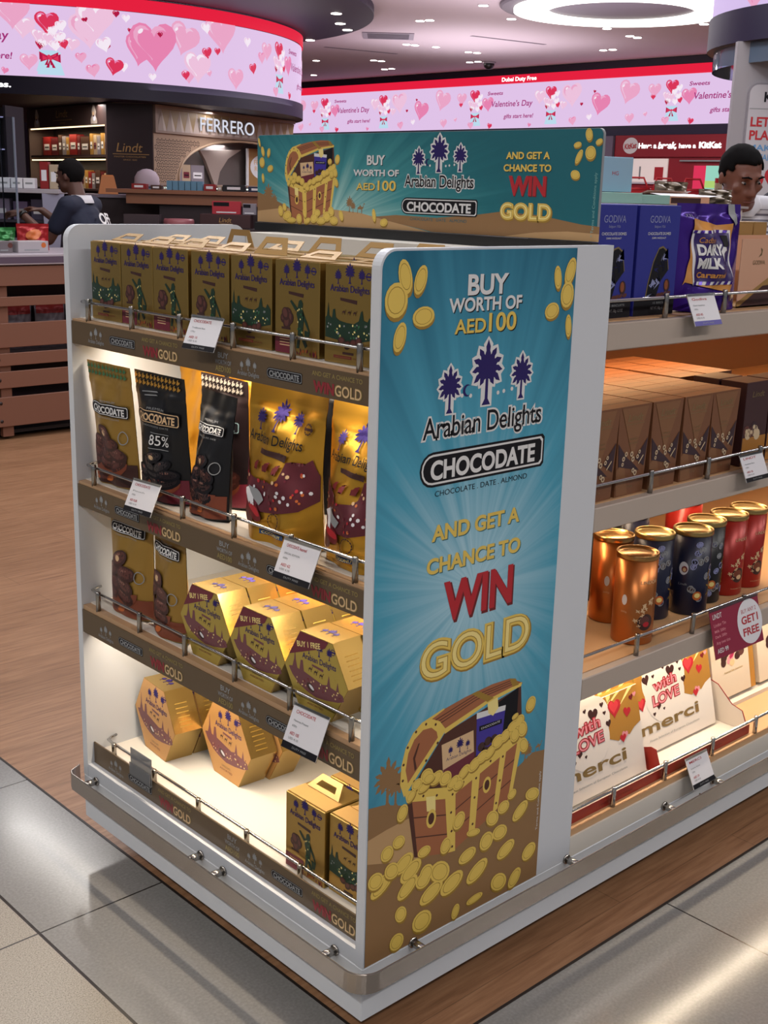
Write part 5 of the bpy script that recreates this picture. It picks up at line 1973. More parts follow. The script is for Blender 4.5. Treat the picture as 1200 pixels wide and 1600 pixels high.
def vase(g, x, y, s, z):
    """little vase with a bow and a bunch of heart balloons; y = middle of the bow"""
    g.poly([(x - .20 * s, y + .12 * s), (x + .20 * s, y + .12 * s), (x + .16 * s, y), (x + .26 * s, y - .30 * s), (x - .26 * s, y - .30 * s), (x - .16 * s, y)], E_B, z)
    for a, b, k, m, h_ in ((-.15, .28, .12, E_W, E_P3), (.1, .25, .12, E_W, E_P3), (-.05, .38, .13, E_P3, E_W), (.2, .40, .12, E_W, E_P3), (-.22, .42, .14, E_P3, E_W), (.26, .28, .10, E_R, E_P2),
                           (-.18, .24, .09, E_RD, E_R), (.05, .52, .12, E_W, E_P3), (-.04, .68, .24, E_R, E_P2), (.22, .62, .12, E_W, E_P3)):
        balloon(g, x + a * s, y + b * s, k * s, m, h_, z + .004, a)
    for sg in (-1, 1):
        g.poly([(x, y), (x + sg * .19 * s, y + .09 * s), (x + sg * .19 * s, y - .07 * s)], E_RD, z + .008)
        g.poly([(x, y), (x + sg * .09 * s, y - .17 * s), (x + sg * .03 * s, y - .17 * s)], E_RD, z + .008)
        g.poly([(x + sg * .04 * s, y), (x + sg * .15 * s, y + .06 * s), (x + sg * .15 * s, y - .04 * s)], E_R, z + .009)
    g.ell(x, y, .035 * s, .035 * s, E_R, z + .010)


def valentine(g, x0, yb, z, skip=False):
    """one period of the moving picture: vase, three lines of lettering, vase, drifting hearts (x0 = first bow)"""
    vase(g, x0, yb + .25, .62, z)
    g.text('Sweets', x0 + .55, yb + .66, .075, E_T, z + .012, w=.42, shear=.2, bold=.02)
    g.text("Valentine's Day", x0 + 1.0, yb + .43, .12, E_T, z + .012, w=1.12, shear=.15, bold=.015)
    g.text('gifts start here!', x0 + 1.2, yb + .20, .085, E_T, z + .012, w=.78, shear=.2, bold=.02)
    vase(g, x0 + 2.05, yb + .25, .62, z)
    rnd = random.Random(12)
    for a, b, k, m, h in ((-.4, .62, .15, E_P1, E_P3), (.35, .50, .17, E_P2, E_P1), (2.55, .62, .26, E_P3, E_P1), (3.25, .43, .24, E_P2, E_P1), (3.9, .62, .25, E_P1, E_P3), (1.75, .60, .16, E_P3, E_W), (2.35, .42, .10, E_P3, E_W),
                          (2.6, .12, .10, E_P1, E_P2), (3.0, .18, .07, E_W, E_P3), (3.95, .14, .11, E_P1, E_P3), (4.45, .5, .06, E_R, E_P2), (-.12, .08, .09, E_P1, E_P2), (.42, .06, .07, E_R, E_P2), (2.8, .42, .04, E_RD, E_R), (3.1, .64, .035, E_RD, E_R), (4.3, .2, .05, E_P1, E_W), (1.5, .06, .05, E_P2, E_P1)):
        balloon(g, x0 + a, yb + b, k, m, h, z + .002, rnd.uniform(-.3, .3))


vw = thing('video_wall', 'long pink video wall with hearts under a red header band across the hall', 'video screen', (18.24, 0, 0))
g = G()
g.box(0, .05, 4.5, 27.5, 2.835, 3.70, E_BG)
g.M = fr((-.001, 0, 0), (0, -1, 0), (0, 0, 1))
for u0 in (-26.7, -21.83, -16.96, -12.09, -7.2):
    valentine(g, u0, 2.835, .002)
g.build('screen', vw)
g = G()
g.box(-.04, .05, 4.5, 27.5, 3.705, 3.862, E_BAND)
g.M = fr((-.041, 0, 0), (0, -1, 0), (0, 0, 1))
g.text('Dubai Duty Free', -15.76, 3.745, .082, E_TXT, .002, w=.92, bold=.03)
g.build('header_band', vw)
g = G()
g.box(-.06, .05, 4.5, 27.5, 2.66, 2.832, SOFF)
g.box(-.05, .05, 4.5, 27.5, 3.864, 3.99, mat('dark_header_trim', '#1c1326', .6))
g.build('frame', vw)

# ------------------------------------------------------------------ chocolate bar shop under the video wall
RED1 = mat('shop_red', '#8e1422', .45)
kc = thing('red_shop_front', 'red chocolate bar shop front with white lettering under the video wall', 'shop front', (18.2, 0, 0))
g = G()
g.box(-.06, .03, 8.4, 13.22, 2.27, 2.655, RED1)
g.M = fr((-.061, 0, 0), (0, -1, 0), (0, 0, 1))
g.ell(-12.86, 2.47, .17, .145, PRINTW, .004, .1, 28)
g.text('KitKat', -12.86, 2.42, .10, PRINTR, .007, w=.27, bold=.03, shear=.15, rot=.1)
g.text('Have a', -12.48, 2.425, .095, E_TXT, .004, w=.40, bold=.045)
g.text('break,', -12.05, 2.42, .115, E_TXT, .004, w=.40, bold=.05, shear=.2)
g.text('have a', -11.62, 2.425, .085, E_TXT, .004, w=.36, bold=.04)
g.text('KitKat', -11.15, 2.425, .105, E_TXT, .004, w=.46, bold=.06)
g.build('fascia', kc)
g = G()
g.box(-.02, .03, 8.4, 13.2, .0, 2.268, RED1)
g.box(-.05, -.0205, 12.02, 13.18, 1.82, 2.24, mat('lit_white_panel', '#e8dcd6', .5, emit=.25))
g.box(-.06, -.0505, 12.02, 13.18, 1.79, 1.815, PAPER)
g.box(-.06, -.0505, 12.6, 12.63, 1.87, 2.1, GREY)
g.box(-.07, -.0505, 12.1, 12.28, 1.86, 2.09, PRINTR)
g.box(-.3, -.03, 12.0, 13.2, 1.72, 1.76, RED1)
g.box(-.08, -.021, 10.7, 11.75, 2.19, 2.215, GREY)
g.build('wall_panel', kc)
g = G()
g.box(-.05, -.021, 10.75, 11.45, 1.72, 2.12, glow('screen_sea_green', '#9fdcc8', .8))
g.box(-.055, -.0505, 11.2, 11.45, 1.72, 2.12, E_R)
g.box(-.055, -.0505, 10.85, 11.2, 1.74, 1.86, glow('screen_lawn', '#b6d979', .8))
g.build('display_screen', kc)
PURW = mat('purple_grey_wall', '#6d6275', .6)
g = G()
g.box(18.1, 18.2, 13.25, 14.2, 0, 2.65, PURW)
structure(g.build('wall_right'))

# red shopping baskets on a far display table
g = G()
p = B(2.26, 10.22)
ft = thing('far_display_table', 'grey display table far behind blue boxes with red baskets on it', 'display table', (p.x, p.y, 0), -.82)
g.box(-.42, .42, -.3, .3, 1.40, 1.505, mat('far_table_top', '#7b7078', .5), .005, 1)
g.build('top', ft)
for sx in (-.36, .36):
    for sy in (-.24, .24):
        g = G()
        g.box(sx - .03, sx + .03, sy - .03, sy + .03, 0, 1.40, BLACK)
        g.build('leg', ft)
REDP = mat('red_basket_plastic', '#b21f26', .4)


def basket(label, l, d, a, z=1.5055):
    p = B(l, d, z)
    root = thing('shopping_basket', label, 'shopping basket', p, -.82 + a, 'red shopping baskets on the far table')
    g = G()
    w, dd, h = .095, .085, .105
    prof = [(-w * .85, -dd * .85, 0), (w * .85, -dd * .85, 0), (w * .85, dd * .85, 0), (-w * .85, dd * .85, 0), (-w, -dd, h), (w, -dd, h), (w, dd, h), (-w, dd, h)]
    g.add(prof, [(3, 2, 1, 0), (0, 1, 5, 4), (1, 2, 6, 5), (2, 3, 7, 6), (3, 0, 4, 7)], REDP)
    g.tube([(-w, -dd, h), (w, -dd, h), (w, dd, h), (-w, dd, h)], .009, REDP, 6, closed=True)
    g.build('bin', root)
    g = G()
    g.tube([(-w * .9, -dd, h), (-w * .6, -dd * .4, h + .085), (w * .6, -dd * .4, h + .085), (w * .9, -dd, h)], .009, REDP, 6)
    g.build('handle', root)


basket('red shopping basket at left on the far table beside pale blue box', 1.96, 10.2, .1)
basket('red shopping basket in the middle of the far table', 2.195, 10.25, -.03)
basket('red shopping basket at right on the far table behind the taupe bags', 2.42, 10.22, .04)
p = B(2.615, 10.0, 1.5055)
g = G()
g.box(-.055, .055, 0, .05, 0, .20, mat('treat_box_beige', '#b8a186', .5), .001, 1)
g.box(-.056, .056, -.001, .051, .165, .201, PRINTR)
g.M = FRONT()
g.text('treats', 0, .10, .03, PRINTDR, .002, w=.08, shear=.2, bold=.03)
o = g.build('treat_box')
o.location, o.rotation_euler = p, (0, 0, -.82)
tag(o, 'beige box with red top standing beside the red baskets', 'box')

# ------------------------------------------------------------------ round video kiosk, upper left
KC = B(-5.60, 20.45)
KR = 4.08
vk = thing('round_video_kiosk', 'large round drum kiosk with curved pink heart screen and red band', 'video screen', (KC.x, KC.y, 0))
angF = math.atan2(-FW.y, -FW.x)


def cyl(R):
    """u runs to the right along the drum, seen from outside, starting at the side facing the camera"""
    return lambda p: ((R + p.z) * math.cos(angF + p.x / KR), (R + p.z) * math.sin(angF + p.x / KR), p.y)


def ring_wall(R, z0, z1, m, seg=96, cap=None):
    g = G()
    prof = [(R, z0), (R, z1)]
    g.lathe(prof, m, seg, True, caps=False)
    return g


g = ring_wall(KR, 2.835, 3.70, E_BG)
g.warp = cyl(KR)
g.cut = .16
for u0 in (-.9, 5.05):
    valentine(g, u0, 2.835, .004)
vase(g, 1.17, 3.06, .66, .006)
for u, z, s, m, h, a in ((2.53, 3.34, .36, E_P2, E_P1, .05), (1.75, 3.58, .27, E_P3, E_W, 0), (.72, 3.62, .24, E_P1, E_P3, 0), (3.62, 3.60, .30, E_P1, E_P3, .1), (1.98, 3.02, .13, E_R, E_P2, -.2), (1.55, 3.10, .08, E_P1, E_P2, .1), (3.36, 3.30, .09, E_R, E_P2, .2),
                        (3.0, 2.98, .07, E_R, E_P2, .1), (3.9, 3.02, .17, E_P1, E_P3, 0), (4.28, 3.18, .09, E_R, E_P2, .2), (4.15, 3.52, .08, E_W, E_P3, 0), (1.85, 3.28, .11, E_W, E_P3, .3), (2.15, 3.62, .06, E_W, E_P3, 0), (1.62, 3.56, .05, E_RD, E_R, .3),
                        (2.62, 3.46, .06, E_RD, E_R, 0), (2.02, 3.66, .05, E_RD, E_R, 0), (3.2, 3.12, .24, E_P3, E_W, 0), (.9, 3.02, .12, E_P1, E_P3, 0), (2.5, 2.92, .06, E_W, E_P3, 0), (3.35, 3.62, .09, E_W, E_P3, .2), (4.5, 3.35, .1, E_P1, E_P2, .1)):
    balloon(g, u, z, s, m, h, .012, a)
g.build('screen', vk)
g = ring_wall(KR + .02, 3.702, 3.862, E_BAND)
g.warp = cyl(KR + .02)
g.cut = .2
g.text('Dubai Duty Free', .36, 3.745, .085, E_TXT, .004, w=.92, bold=.03)
g.build('header_band', vk)
g = G()
g.lathe([(KR + .03, 2.61), (KR + .03, 2.832)], SOFF, 96, True, caps=False)
g.add([(0, 0, 2.611)] + [((KR + .03) * math.cos(2 * PI * i / 96), (KR + .03) * math.sin(2 * PI * i / 96), 2.611) for i in range(96)], [(0, (i + 1) % 96 + 1, i + 1) for i in range(96)], SOFF)
g.warp = cyl(KR + .03)
g.cut = .2
g.text('surprises.', .36, 2.69, .075, E_TXT, .004, w=.62, bold=.03, shear=.1)
g.build('soffit', vk)
g = G()
g.lathe([(KR - .04, 3.70), (KR - .04, 3.878)], DKWALL, 64, True, caps=False)
g.build('neck', vk)
# dark disc on the ceiling above it
p = B(-5.645, 18.03)
g = G()
g.M = T(p.x, p.y, 0)
g.lathe([(.01, 3.88), (5.31, 3.88), (5.31, 3.998), (.01, 3.998)], mat('dark_ceiling_disc', '#1c1330', .55), 128, False)
structure(g.build('ceiling_disc'))

# ------------------------------------------------------------------ ceiling fittings
LENS = mat('downlight_lens', '#fff6ea', .4, emit=9.0)
TRIMC = mat('downlight_trim', '#8f8790', .5)


def downlight(l, d, label, grp, z=4.0, s=.72):
    p = B(l, d, z)
    g = G()
    g.box(-.10 * s, .10 * s, -.10 * s, .10 * s, -.006, 0, TRIMC)
    g.lathe([(.092 * s, -.012), (.092 * s, -.006)], LENS, 20)
    o = g.build('downlight')
    o.location = p
    o.rotation_euler = (0, 0, -.75)
    return tag(o, label, 'ceiling light', grp)


GRP = 'small recessed downlights in the pale ceiling'
DL = ((1.15, 17.65, 'downlight in pale ceiling nearest the top edge, left of ring lamp'), (.329, 19.357, 'left downlight of the pair right of dark ceiling disc'), (.47, 19.26, 'right downlight of the pair right of dark ceiling disc'),
      (1.647, 18.88, 'downlight just left of the ring lamp rim'), (.161, 22.42, 'left downlight of the pair beside the square ceiling vent'), (.31, 22.49, 'right downlight of the pair beside the square ceiling vent'), (.68, 22.68, 'single downlight right of the vent pair'),
      (1.29, 23.34, 'left downlight of the pair above the dome camera'), (1.45, 23.42, 'right downlight of the pair above the dome camera'), (1.42, 25.1, 'left downlight of the pair beside the dome camera'), (1.57, 24.95, 'right downlight of the pair beside the dome camera'),
      (-.45, 25.25, 'left downlight of the pair below the long ceiling slot'), (-.30, 25.34, 'right downlight of the pair below the long ceiling slot'), (-.25, 27.0, 'left downlight of the far pair near the video wall'), (-.10, 26.83, 'right downlight of the far pair near the video wall'),
      (-1.85, 28.81, 'farthest downlight close to the round kiosk edge'), (-1.60, 25.6, 'downlight by the round kiosk, above the farthest one'), (3.16, 19.63, 'downlight just below the ring lamp'), (3.66, 20.44, 'left downlight of the pair below the ring lamp'), (3.81, 20.6, 'right downlight of the pair below the ring lamp'),
      (3.58, 22.46, 'left downlight of the far pair below the ring lamp'), (3.72, 22.33, 'right downlight of the far pair below ring lamp'), (4.436, 18.85, 'downlight right of the ring lamp toward the round column'))
for l, d, lb in DL:
    downlight(l, d, lb, GRP)
for l, d, lb in ((-.85, 17.9, 'downlight in the dark ceiling disc, nearest one'), (-.84, 18.95, 'downlight in the dark ceiling disc, second one'), (-.76, 19.65, 'downlight in the dark ceiling disc near its rim'), (-1.42, 21.1, 'downlight in dark ceiling disc by the kiosk edge')):
    downlight(l, d, lb, 'downlights in the dark ceiling disc', 3.88, .8)
p = B(2.96, 17.32)
rl = thing('ring_lamp', 'big glowing white ring lamp in a dark round ceiling recess', 'ceiling light', (p.x, p.y, 4.0))
g = G()
g.lathe([(.005, -.05), (1.58, -.05), (1.61, -.03), (1.61, 0), (.005, 0)], mat('grey_ceiling_rose', '#5f5964', .6), 96, False)
g.build('canopy', rl)
g = G()
g.lathe([(.97, -.052), (.97, -.10), (1.42, -.10), (1.42, -.052)], glow('ring_lamp_white', '#fffaf2', 2.6), 96, False, caps=False)
g.build('lamp_shade', rl)
g = G()
g.lathe([(.005, -.054), (.95, -.054)], mat('ring_inner_grey', '#6d6874', .5), 64, False, caps=False)
g.build('inner_disc', rl)
p = B(1.79, 25.0, 4.0)
cm = thing('dome_camera', 'small black dome camera on the pale ceiling', 'security camera', p)
g = G()
g.lathe([(.13, -.03), (.13, 0)], TRIMC, 20)
g.build('mount', cm)
g = G()
g.lathe([(.005, -.14), (.05, -.13), (.09, -.10), (.105, -.06), (.105, -.031)], BLACK, 20)
g.build('dome', cm)
p = B(-.15, 21.3, 4.0)
av = thing('air_vent', 'square grey air vent in the pale ceiling beside dark disc', 'air vent', p, -.75)
g = G()
g.box(-.42, .42, -.42, .42, -.012, 0, mat('vent_grey', '#8a8490', .6))
for i in range(5):
    g.box(-.34, .34, -.32 + .14 * i, -.24 + .14 * i, -.016, -.0125, mat('vent_dark', '#4f4955', .6))
g.build('grille', av)
for i, (l0, d0, l1, d1, lb) in enumerate(((1.2, 21.0, 2.5, 21.9, 'dark slot line in the ceiling between downlight pairs'), (-1.3, 23.2, .0, 24.0, 'dark slot line in the ceiling near the round kiosk'))):
    a, b = B(l0, d0, 3.9985), B(l1, d1, 3.9985)
    v = b - a
    g = G()
    g.box(0, v.length, -.04, .04, -.002, .0014, mat('slot_dark', '#5b525e', .6))
    o = g.build('slot_diffuser')
    o.location, o.rotation_euler = a, (0, 0, math.atan2(v.y, v.x))
    tag(o, lb, 'air vent')

# ------------------------------------------------------------------ brand shop fronts below the round kiosk
E0, E1, E2, E3 = B(-5.73, 19.8), B(-3.97, 17.5), B(-3.34, 17.5), B(-1.66, 21.0)
CHB = mat('chocolate_brown_panel', '#2a1c22', .5)
CHB2 = mat('chocolate_header', '#4a3732', .5)
GILT = mat('gilt_letter', '#c49a62', .35, .5)
DARKI = mat('dark_interior', '#1d1417', .7)


def wall_frame(a, b):
    """frame on the vertical plane from a to b (left to right seen from the camera)"""
    return fr((a.x, a.y, 0), (b - a), (0, 0, 1))


lw = thing('brown_chocolate_shop', 'dark brown chocolate shop wall with lit shelves under the round kiosk', 'shop front')
Ll = (E1 - E0).length
g = G()
g.M = wall_frame(E0, E1)
g.box(0, Ll, 2.32, 2.60, -.12, .0, CHB2)
g.box(.0, .06, 0, 2.32, -.4, .0, CHB2)
g.box(Ll - .06, Ll, 0, 2.32, -.4, 0, CHB2)
g.box(0, Ll, 0, 2.32, -.42, -.40, DARKI)
g.text('Lindt', Ll * .47, 2.45, .11, GILT, .004, w=.42, shear=.2, bold=.01)
g.rect(Ll * .36, 2.405, Ll * .60, 2.413, GILT, .004)
g.text('SWISS', Ll * .48, 2.36, .022, GILT, .004, w=.2)
for k in (.14, .86):
    x = Ll * k
    g.poly([(x - .10, 2.335), (x + .11, 2.335), (x + .10, 2.40), (x + .06, 2.44), (x + .085, 2.49), (x + .03, 2.58), (x - .02, 2.59), (x - .06, 2.50), (x - .05, 2.45), (x - .10, 2.40)], mat('print_bear_white', '#b9a99a', .5), .004)
    g.ell(x - .01, 2.47, .035, .03, CREAM, .005)
    g.ell(x + .02, 2.41, .045, .04, PAPER, .005)
    g.ell(x, 2.44, .03, .012, BROWNL, .006)
g.build('shelf_case', lw)
g = G()
g.M = wall_frame(E0, E1)
for z in (2.318, 1.86):
    g.box(.06, Ll - .06, z - .016, z, -.05, -.03, glow('shelf_led_warm', '#ffe0ac', 2.2))
g.build('light_bar', lw)
for z in (1.92, 1.45):
    g = G()
    g.M = wall_frame(E0, E1)
    g.box(.06, Ll - .06, z - .03, z, -.40, -.02, CHB2)
    g.build('shelf', lw)
mw = wall_frame(E0, E1)
area('shop_shelf_light', mw @ Vector((Ll / 2, 2.28, -.12)), Ll * .85, .1, 9, (1, .78, .5), (0, 0, math.atan2((E1 - E0).y, (E1 - E0).x)))
area('shop_shelf_light', mw @ Vector((Ll / 2, 1.84, -.12)), Ll * .85, .1, 7, (1, .78, .5), (0, 0, math.atan2((E1 - E0).y, (E1 - E0).x)))
area('added_header_fill', B(-4.35, 17.4, 2.58), 1.6, .15, 17, (1, .93, .92), (0, 0, 0))  # added fill under the soffit to brighten the brown shop's header
area('added_header_fill', B(-2.35, 18.35, 2.58), 1.8, .15, 16, (1, .93, .92), (0, 0, 1.6))  # second added fill, along the cream shop front
rnd = random.Random(21)
cols = [mat('pack_%s' % n, c, .4, .2) for n, c in (('red', '#8d1f20'), ('dark_red', '#5d1820'), ('gold', '#a9813e'), ('cocoa', '#4a2f25'), ('cream', '#b8a58c'), ('silver', '#8b8690'), ('navy', '#1f2440'), ('black', '#17141a'))]
prot = {}
ORD = ('first second third fourth fifth sixth seventh eighth ninth tenth eleventh twelfth thirteenth fourteenth fifteenth sixteenth seventeenth eighteenth nineteenth twentieth twenty-first twenty-second twenty-third twenty-fourth').split()
CN = lambda m: m.name.split('pack_')[-1].replace('_', ' ')
kk = 0


def pack(w, h, d, m, M_, x, z, name, label, cat, grp, zoff=-.30):
    """a small printed pack standing on a shelf of a wall frame"""
    key = (w, h, d, m.name)
    if key not in prot:
        g = G()
        g.box(-w / 2, w / 2, 0, h, -d, 0, m)
        g.rect(-w * .34, h * .30, w * .34, h * .62, PAPER if 'cream' not in m.name else MAROON, .0015)
        g.rect(-w * .26, h * .42, w * .26, h * .48, INK, .003)
        prot[key] = g
    g = prot[key]
    me_src = getattr(g, 'obj', None)
    if me_src is None:
        o = g.build(name)
        g.obj = o
    else:
        o = me_src.copy()
        COL.objects.link(o)
        o.name = name
    o.matrix_world = M_ @ Matrix.Translation((x, z + .0006, zoff + d))
    return tag(o, label, cat, grp)


x = .16
i = 0
while x < Ll - .34:
    w = (.30, .26, .12, .12, .10, .26, .10)[i % 7] if x < Ll * .62 else .10
    h = (.28, .26, .30)[i % 3]
    c = (0, 1, 3, 5, 2)[i % 5] if x < Ll * .62 else (4, 5, 2)[i % 3]
    pack(w, h, .12, cols[c], mw, x + w / 2, 1.92, 'shelf_pack', 'small %s pack on upper lit shelf of the brown shop, %s from left' % (CN(cols[c]), ORD[kk]), 'chocolate pack', 'packs on the upper lit shelf')
    kk += 1
    x += w + .025
    i += 1
x = .14
kk = 0
while x < Ll - .34:
    w = .10 if i % 4 else .16
    c = (4, 2, 0, 5, 3, 1)[i % 6]
    pack(w, (.22, .26, .24)[i % 3], .1, cols[c], mw, x + w / 2, 1.45, 'shelf_pack', 'small %s pack on lower lit shelf of the brown shop, %s from left' % (CN(cols[c]), ORD[kk]), 'chocolate pack', 'packs on the lower lit shelf')
    kk += 1
    x += w + .022
    i += 1
g = G()
g.M = wall_frame(E1, E2)
lc = (E2 - E1).length
g.box(0, lc, 0, 2.60, -.04, 0, CHB)
g.text('Lindt', lc * .48, 1.96, .13, GILT, .004, w=lc * .56, shear=.2)
g.rect(lc * .12, 1.925, lc * .92, 1.934, GILT, .004)
g.text('MASTER CHOCOLATIER', lc * .5, 1.885, .022, GILT, .004, w=lc * .7)
g.text('SINCE 1845', lc * .5, 1.845, .02, GILT, .004, w=lc * .3)
g.build('sign_pillar', lw)

fw_ = thing('cream_chocolate_shop', 'cream shop front with fan-shaped header and arched lattice niche', 'shop front')
Lf = (E3 - E2).length
E2C = E2 + (E3 - E2).normalized() * .05
Lf = (E3 - E2C).length
mf = wall_frame(E2C, E3)
TAUP = mat('taupe_panel', '#8d7a70', .5)
LATT = mat('lattice_cream', '#a08874', .5)
g = G()
g.M = mf
g.box(.01, Lf, 2.23, 2.60, -.06, -.02, mat('header_beige', '#8f8078', .5))
g.box(0, Lf, 2.555, 2.60, -.02, .02, TAUP)
g.box(0, Lf, 2.23, 2.262, -.02, .02, TAUP)
g.box(0, .06, 2.262, 2.555, -.02, .02, TAUP)
n = 17
FAN1, FAN2 = mat('fan_fold_light', '#a6968f', .5), mat('fan_fold_gold', '#8a7350', .5)
for i in range(n):
    x0 = .08 + (Lf - .16) * i / n
    w = (Lf - .16) / n
    g.add([(x0, 2.262, -.01), (x0 + w * .5, 2.552, -.02), (x0 + w * .5, 2.262, .02)], [(0, 2, 1)], FAN1)
    g.add([(x0 + w * .5, 2.262, .02), (x0 + w * .5, 2.552, -.02), (x0 + w, 2.262, -.01)], [(0, 2, 1)], FAN1)
    g.add([(x0 + w * .5, 2.552, -.018), (x0 + w, 2.262, -.012), (x0 + w * 1.5, 2.552, -.018)], [(0, 1, 2)], FAN2)
g.M = mf
EMW = glow('lit_letter_white', '#e6e8f6', .8)
g.text('FERRERO', Lf * .47, 2.31, .205, GREY, .026, w=Lf * .385, bold=.02)
g.text('FERRERO', Lf * .47, 2.31, .205, EMW, .034, w=Lf * .385, bold=.0)
g.build('header', fw_)
# lattice panel with an arched opening
g = G()
g.M = mf
cx, ca, zb = Lf * .62, Lf * .47, 1.56
arch = [(cx + ca * math.cos(t), zb + .02 + .63 * max(0, math.sin(t)) ** .8) for t in [PI - PI * i / 28 for i in range(29)]]
g.prism([(0, 1.2), (0, 2.228), (Lf, 2.228), (Lf, 1.2), (cx + ca, 1.2)] + arch[::-1] + [(cx - ca, 1.2)], -.05, -.02, LATT)
rnd = random.Random(3)
DK = mat('lattice_hole', '#3a2823', .7)
hs_ = .088
for i in range(int(Lf / hs_)):
    for j in range(13):
        x, y = .06 + i * hs_ + (hs_ / 2 if j % 2 else 0), 1.24 + j * .080
        e = ((x - cx) / (ca + .10)) ** 2 + (max(0, (y - zb)) / .74) ** 2
        if x < Lf - .05 and y < 2.2 and (e > 1.0) and not (y < zb + .05 and abs(x - cx) < ca + .07):
            for k in range(6):
                a = k * PI / 3 + PI / 6
                g.poly([(x, y), (x + .039 * math.cos(a - .3), y + .039 * math.sin(a - .3)), (x + .044 * math.cos(a), y + .044 * math.sin(a)), (x + .039 * math.cos(a + .3), y + .039 * math.sin(a + .3))][1:] + [(x + .010 * math.cos(a), y + .010 * math.sin(a))], DK, -.0195)
g.build('lattice_panel', fw_)
g = G()
g.M = mf
g.tube([(x, y, -.018) for x, y in arch], .018, mat('arch_trim', '#b39a82', .45), 8)
g.build('arch_trim', fw_)
g = G()
g.M = mf
g.box(.45, Lf, 1.2, 2.228, -.42, -.40, mat('niche_back', '#5c5250', .6))
g.box(.40, Lf, 1.525, 1.555, -.40, -.051, TAUP)
g.box(.02, Lf, 1.525, 1.555, -.019, 0, TAUP)
g.box(.1, Lf * .48, 1.485, 1.505, -.05, -.02, glow('niche_led', '#e6fbf5', 2.0))
g.box(Lf * .53, Lf, 1.485, 1.505, -.05, -.02, glow('niche_led', '#e6fbf5', 2.0))
g.prism([(Lf * .50, 1.555), (Lf * .44, 1.9), (Lf * .40, 2.05), (Lf * .70, 2.1), (Lf * .60, 1.95), (Lf * .54, 1.75), (Lf * .52, 1.555)], -.35, -.30, mat('niche_fan', '#9c8d86', .45))
g.build('niche', fw_)
area('niche_light', mf @ Vector((Lf * .55, 2.15, -.35)), .5, .2, 7, (.95, .97, 1.0), (0, 0, math.atan2((E3 - E2).y, (E3 - E2).x)))
g = G()
g.M = mf
g.box(Lf * .74, Lf * 1.0, 1.55, 2.13, -.30, -.28, mat('niche_gold_board', '#9a7444', .45))
g.box(Lf * .735, Lf * .745, 1.55, 2.13, -.30, -.27, PAPER)
g.M = mf @ T(0, 0, -.279)
g.ell(Lf * .87, 1.85, .42, .20, PAPER, .002, 0, 32)
g.text('FERRERO', Lf * .87, 1.89, .075, CREAM, .004, w=.62, bold=.02)
g.text('ROCHER', Lf * .87, 1.79, .075, CREAM, .004, w=.58, bold=.02)
g.build('oval_poster', fw_)
for i, (k, w) in enumerate(((.155, .30), (.235, .16), (.318, .30))):
    pack(.34 if i != 1 else .21, .27, .14, cols[5] if i != 1 else cols[4], mf, Lf * k + .1, 1.556, 'shop_box', ('silver pink gift box at left in the arched niche', 'cream gift box between two silver ones in the arched niche', 'silver gift box at right in the arched niche')[i], 'gift box', 'gift boxes in the arched niche', -.3 - .02 * i)

# ------------------------------------------------------------------ wooden display table in front of them
TW = mat('warm_table_wood', '#8a5a41', .42)
p = B(-2.0, 12.0)
tbr = -.7545
dt = thing('wooden_display_table', 'long warm wood display table in front of the cream shop', 'display table', (p.x, p.y, 0), tbr)
g = G()
g.prism([(-.68, -.30), (1.5, -.30), (1.5, .30), (-.60, .30)], 1.455, 1.49, TW)
g.build('top', dt)
g = G()
g.box(-.5, 1.45, -.26, .26, 1.36, 1.454, TW)
g.build('apron', dt)
g = G()
g.box(-.2, 1.4, -.2, .2, 0, 1.36, CHB)
g.build('pedestal', dt)


def ontab(l, d, z=1.4905):
    return B(l, d, z)


bl = None
for i in range(6):
    p = ontab(-2.13 + .058 * i, 12.0)
    lb = 'slim blue box in the row on the wooden table, %s from left' % ('first', 'second', 'third', 'fourth', 'fifth', 'sixth')[i]
    if bl is None:
        g = G()
        g.box(-.026, .026, -.05, .05, 0, .085, mat('steel_blue_card', '#5e8aa6', .5))
        g.rect(0, 0, .001, .001, GREY)
        bl = g.build('slim_blue_box')
        bl.location, bl.rotation_euler = p, (0, 0, tbr)
        tag(bl, lb, 'box', 'slim blue boxes on the wooden table')
    else:
        dup(bl, p, tbr, lb, 'slim blue boxes on the wooden table')
for l, d, w, dd, h, m, nm, lb in ((-1.745, 11.98, .11, .1, .062, cols[0], 'red_box', 'red box right of the slim blue boxes'), (-2.42, 12.0, .14, .12, .05, cols[0], 'red_box', 'red box at the left on the wooden table'), (-2.26, 12.02, .10, .12, .04, cols[3], 'cocoa_box', 'flat cocoa box left of slim blue boxes'),
                                (-1.515, 12.0, .21, .14, .06, cols[7], 'black_box', 'black box at the right on wooden table'), (-1.30, 12.02, .16, .14, .05, cols[6], 'navy_box', 'navy box beside the black box on wooden table'), (-1.657, 12.05, .045, .1, .05, cols[4], 'cream_box', 'cream box between red box and black box')):
    g = G()
    g.box(-w / 2, w / 2, -dd / 2, dd / 2, 0, h, m, .003, 1)
    g.box(-w * .3, w * .3, -dd * .5 - .001, -dd * .5 + .001, h * .3, h * .7, PAPER)
    o = g.build(nm)
    o.location, o.rotation_euler = ontab(l, d), (0, 0, tbr)
    tag(o, lb, 'box')
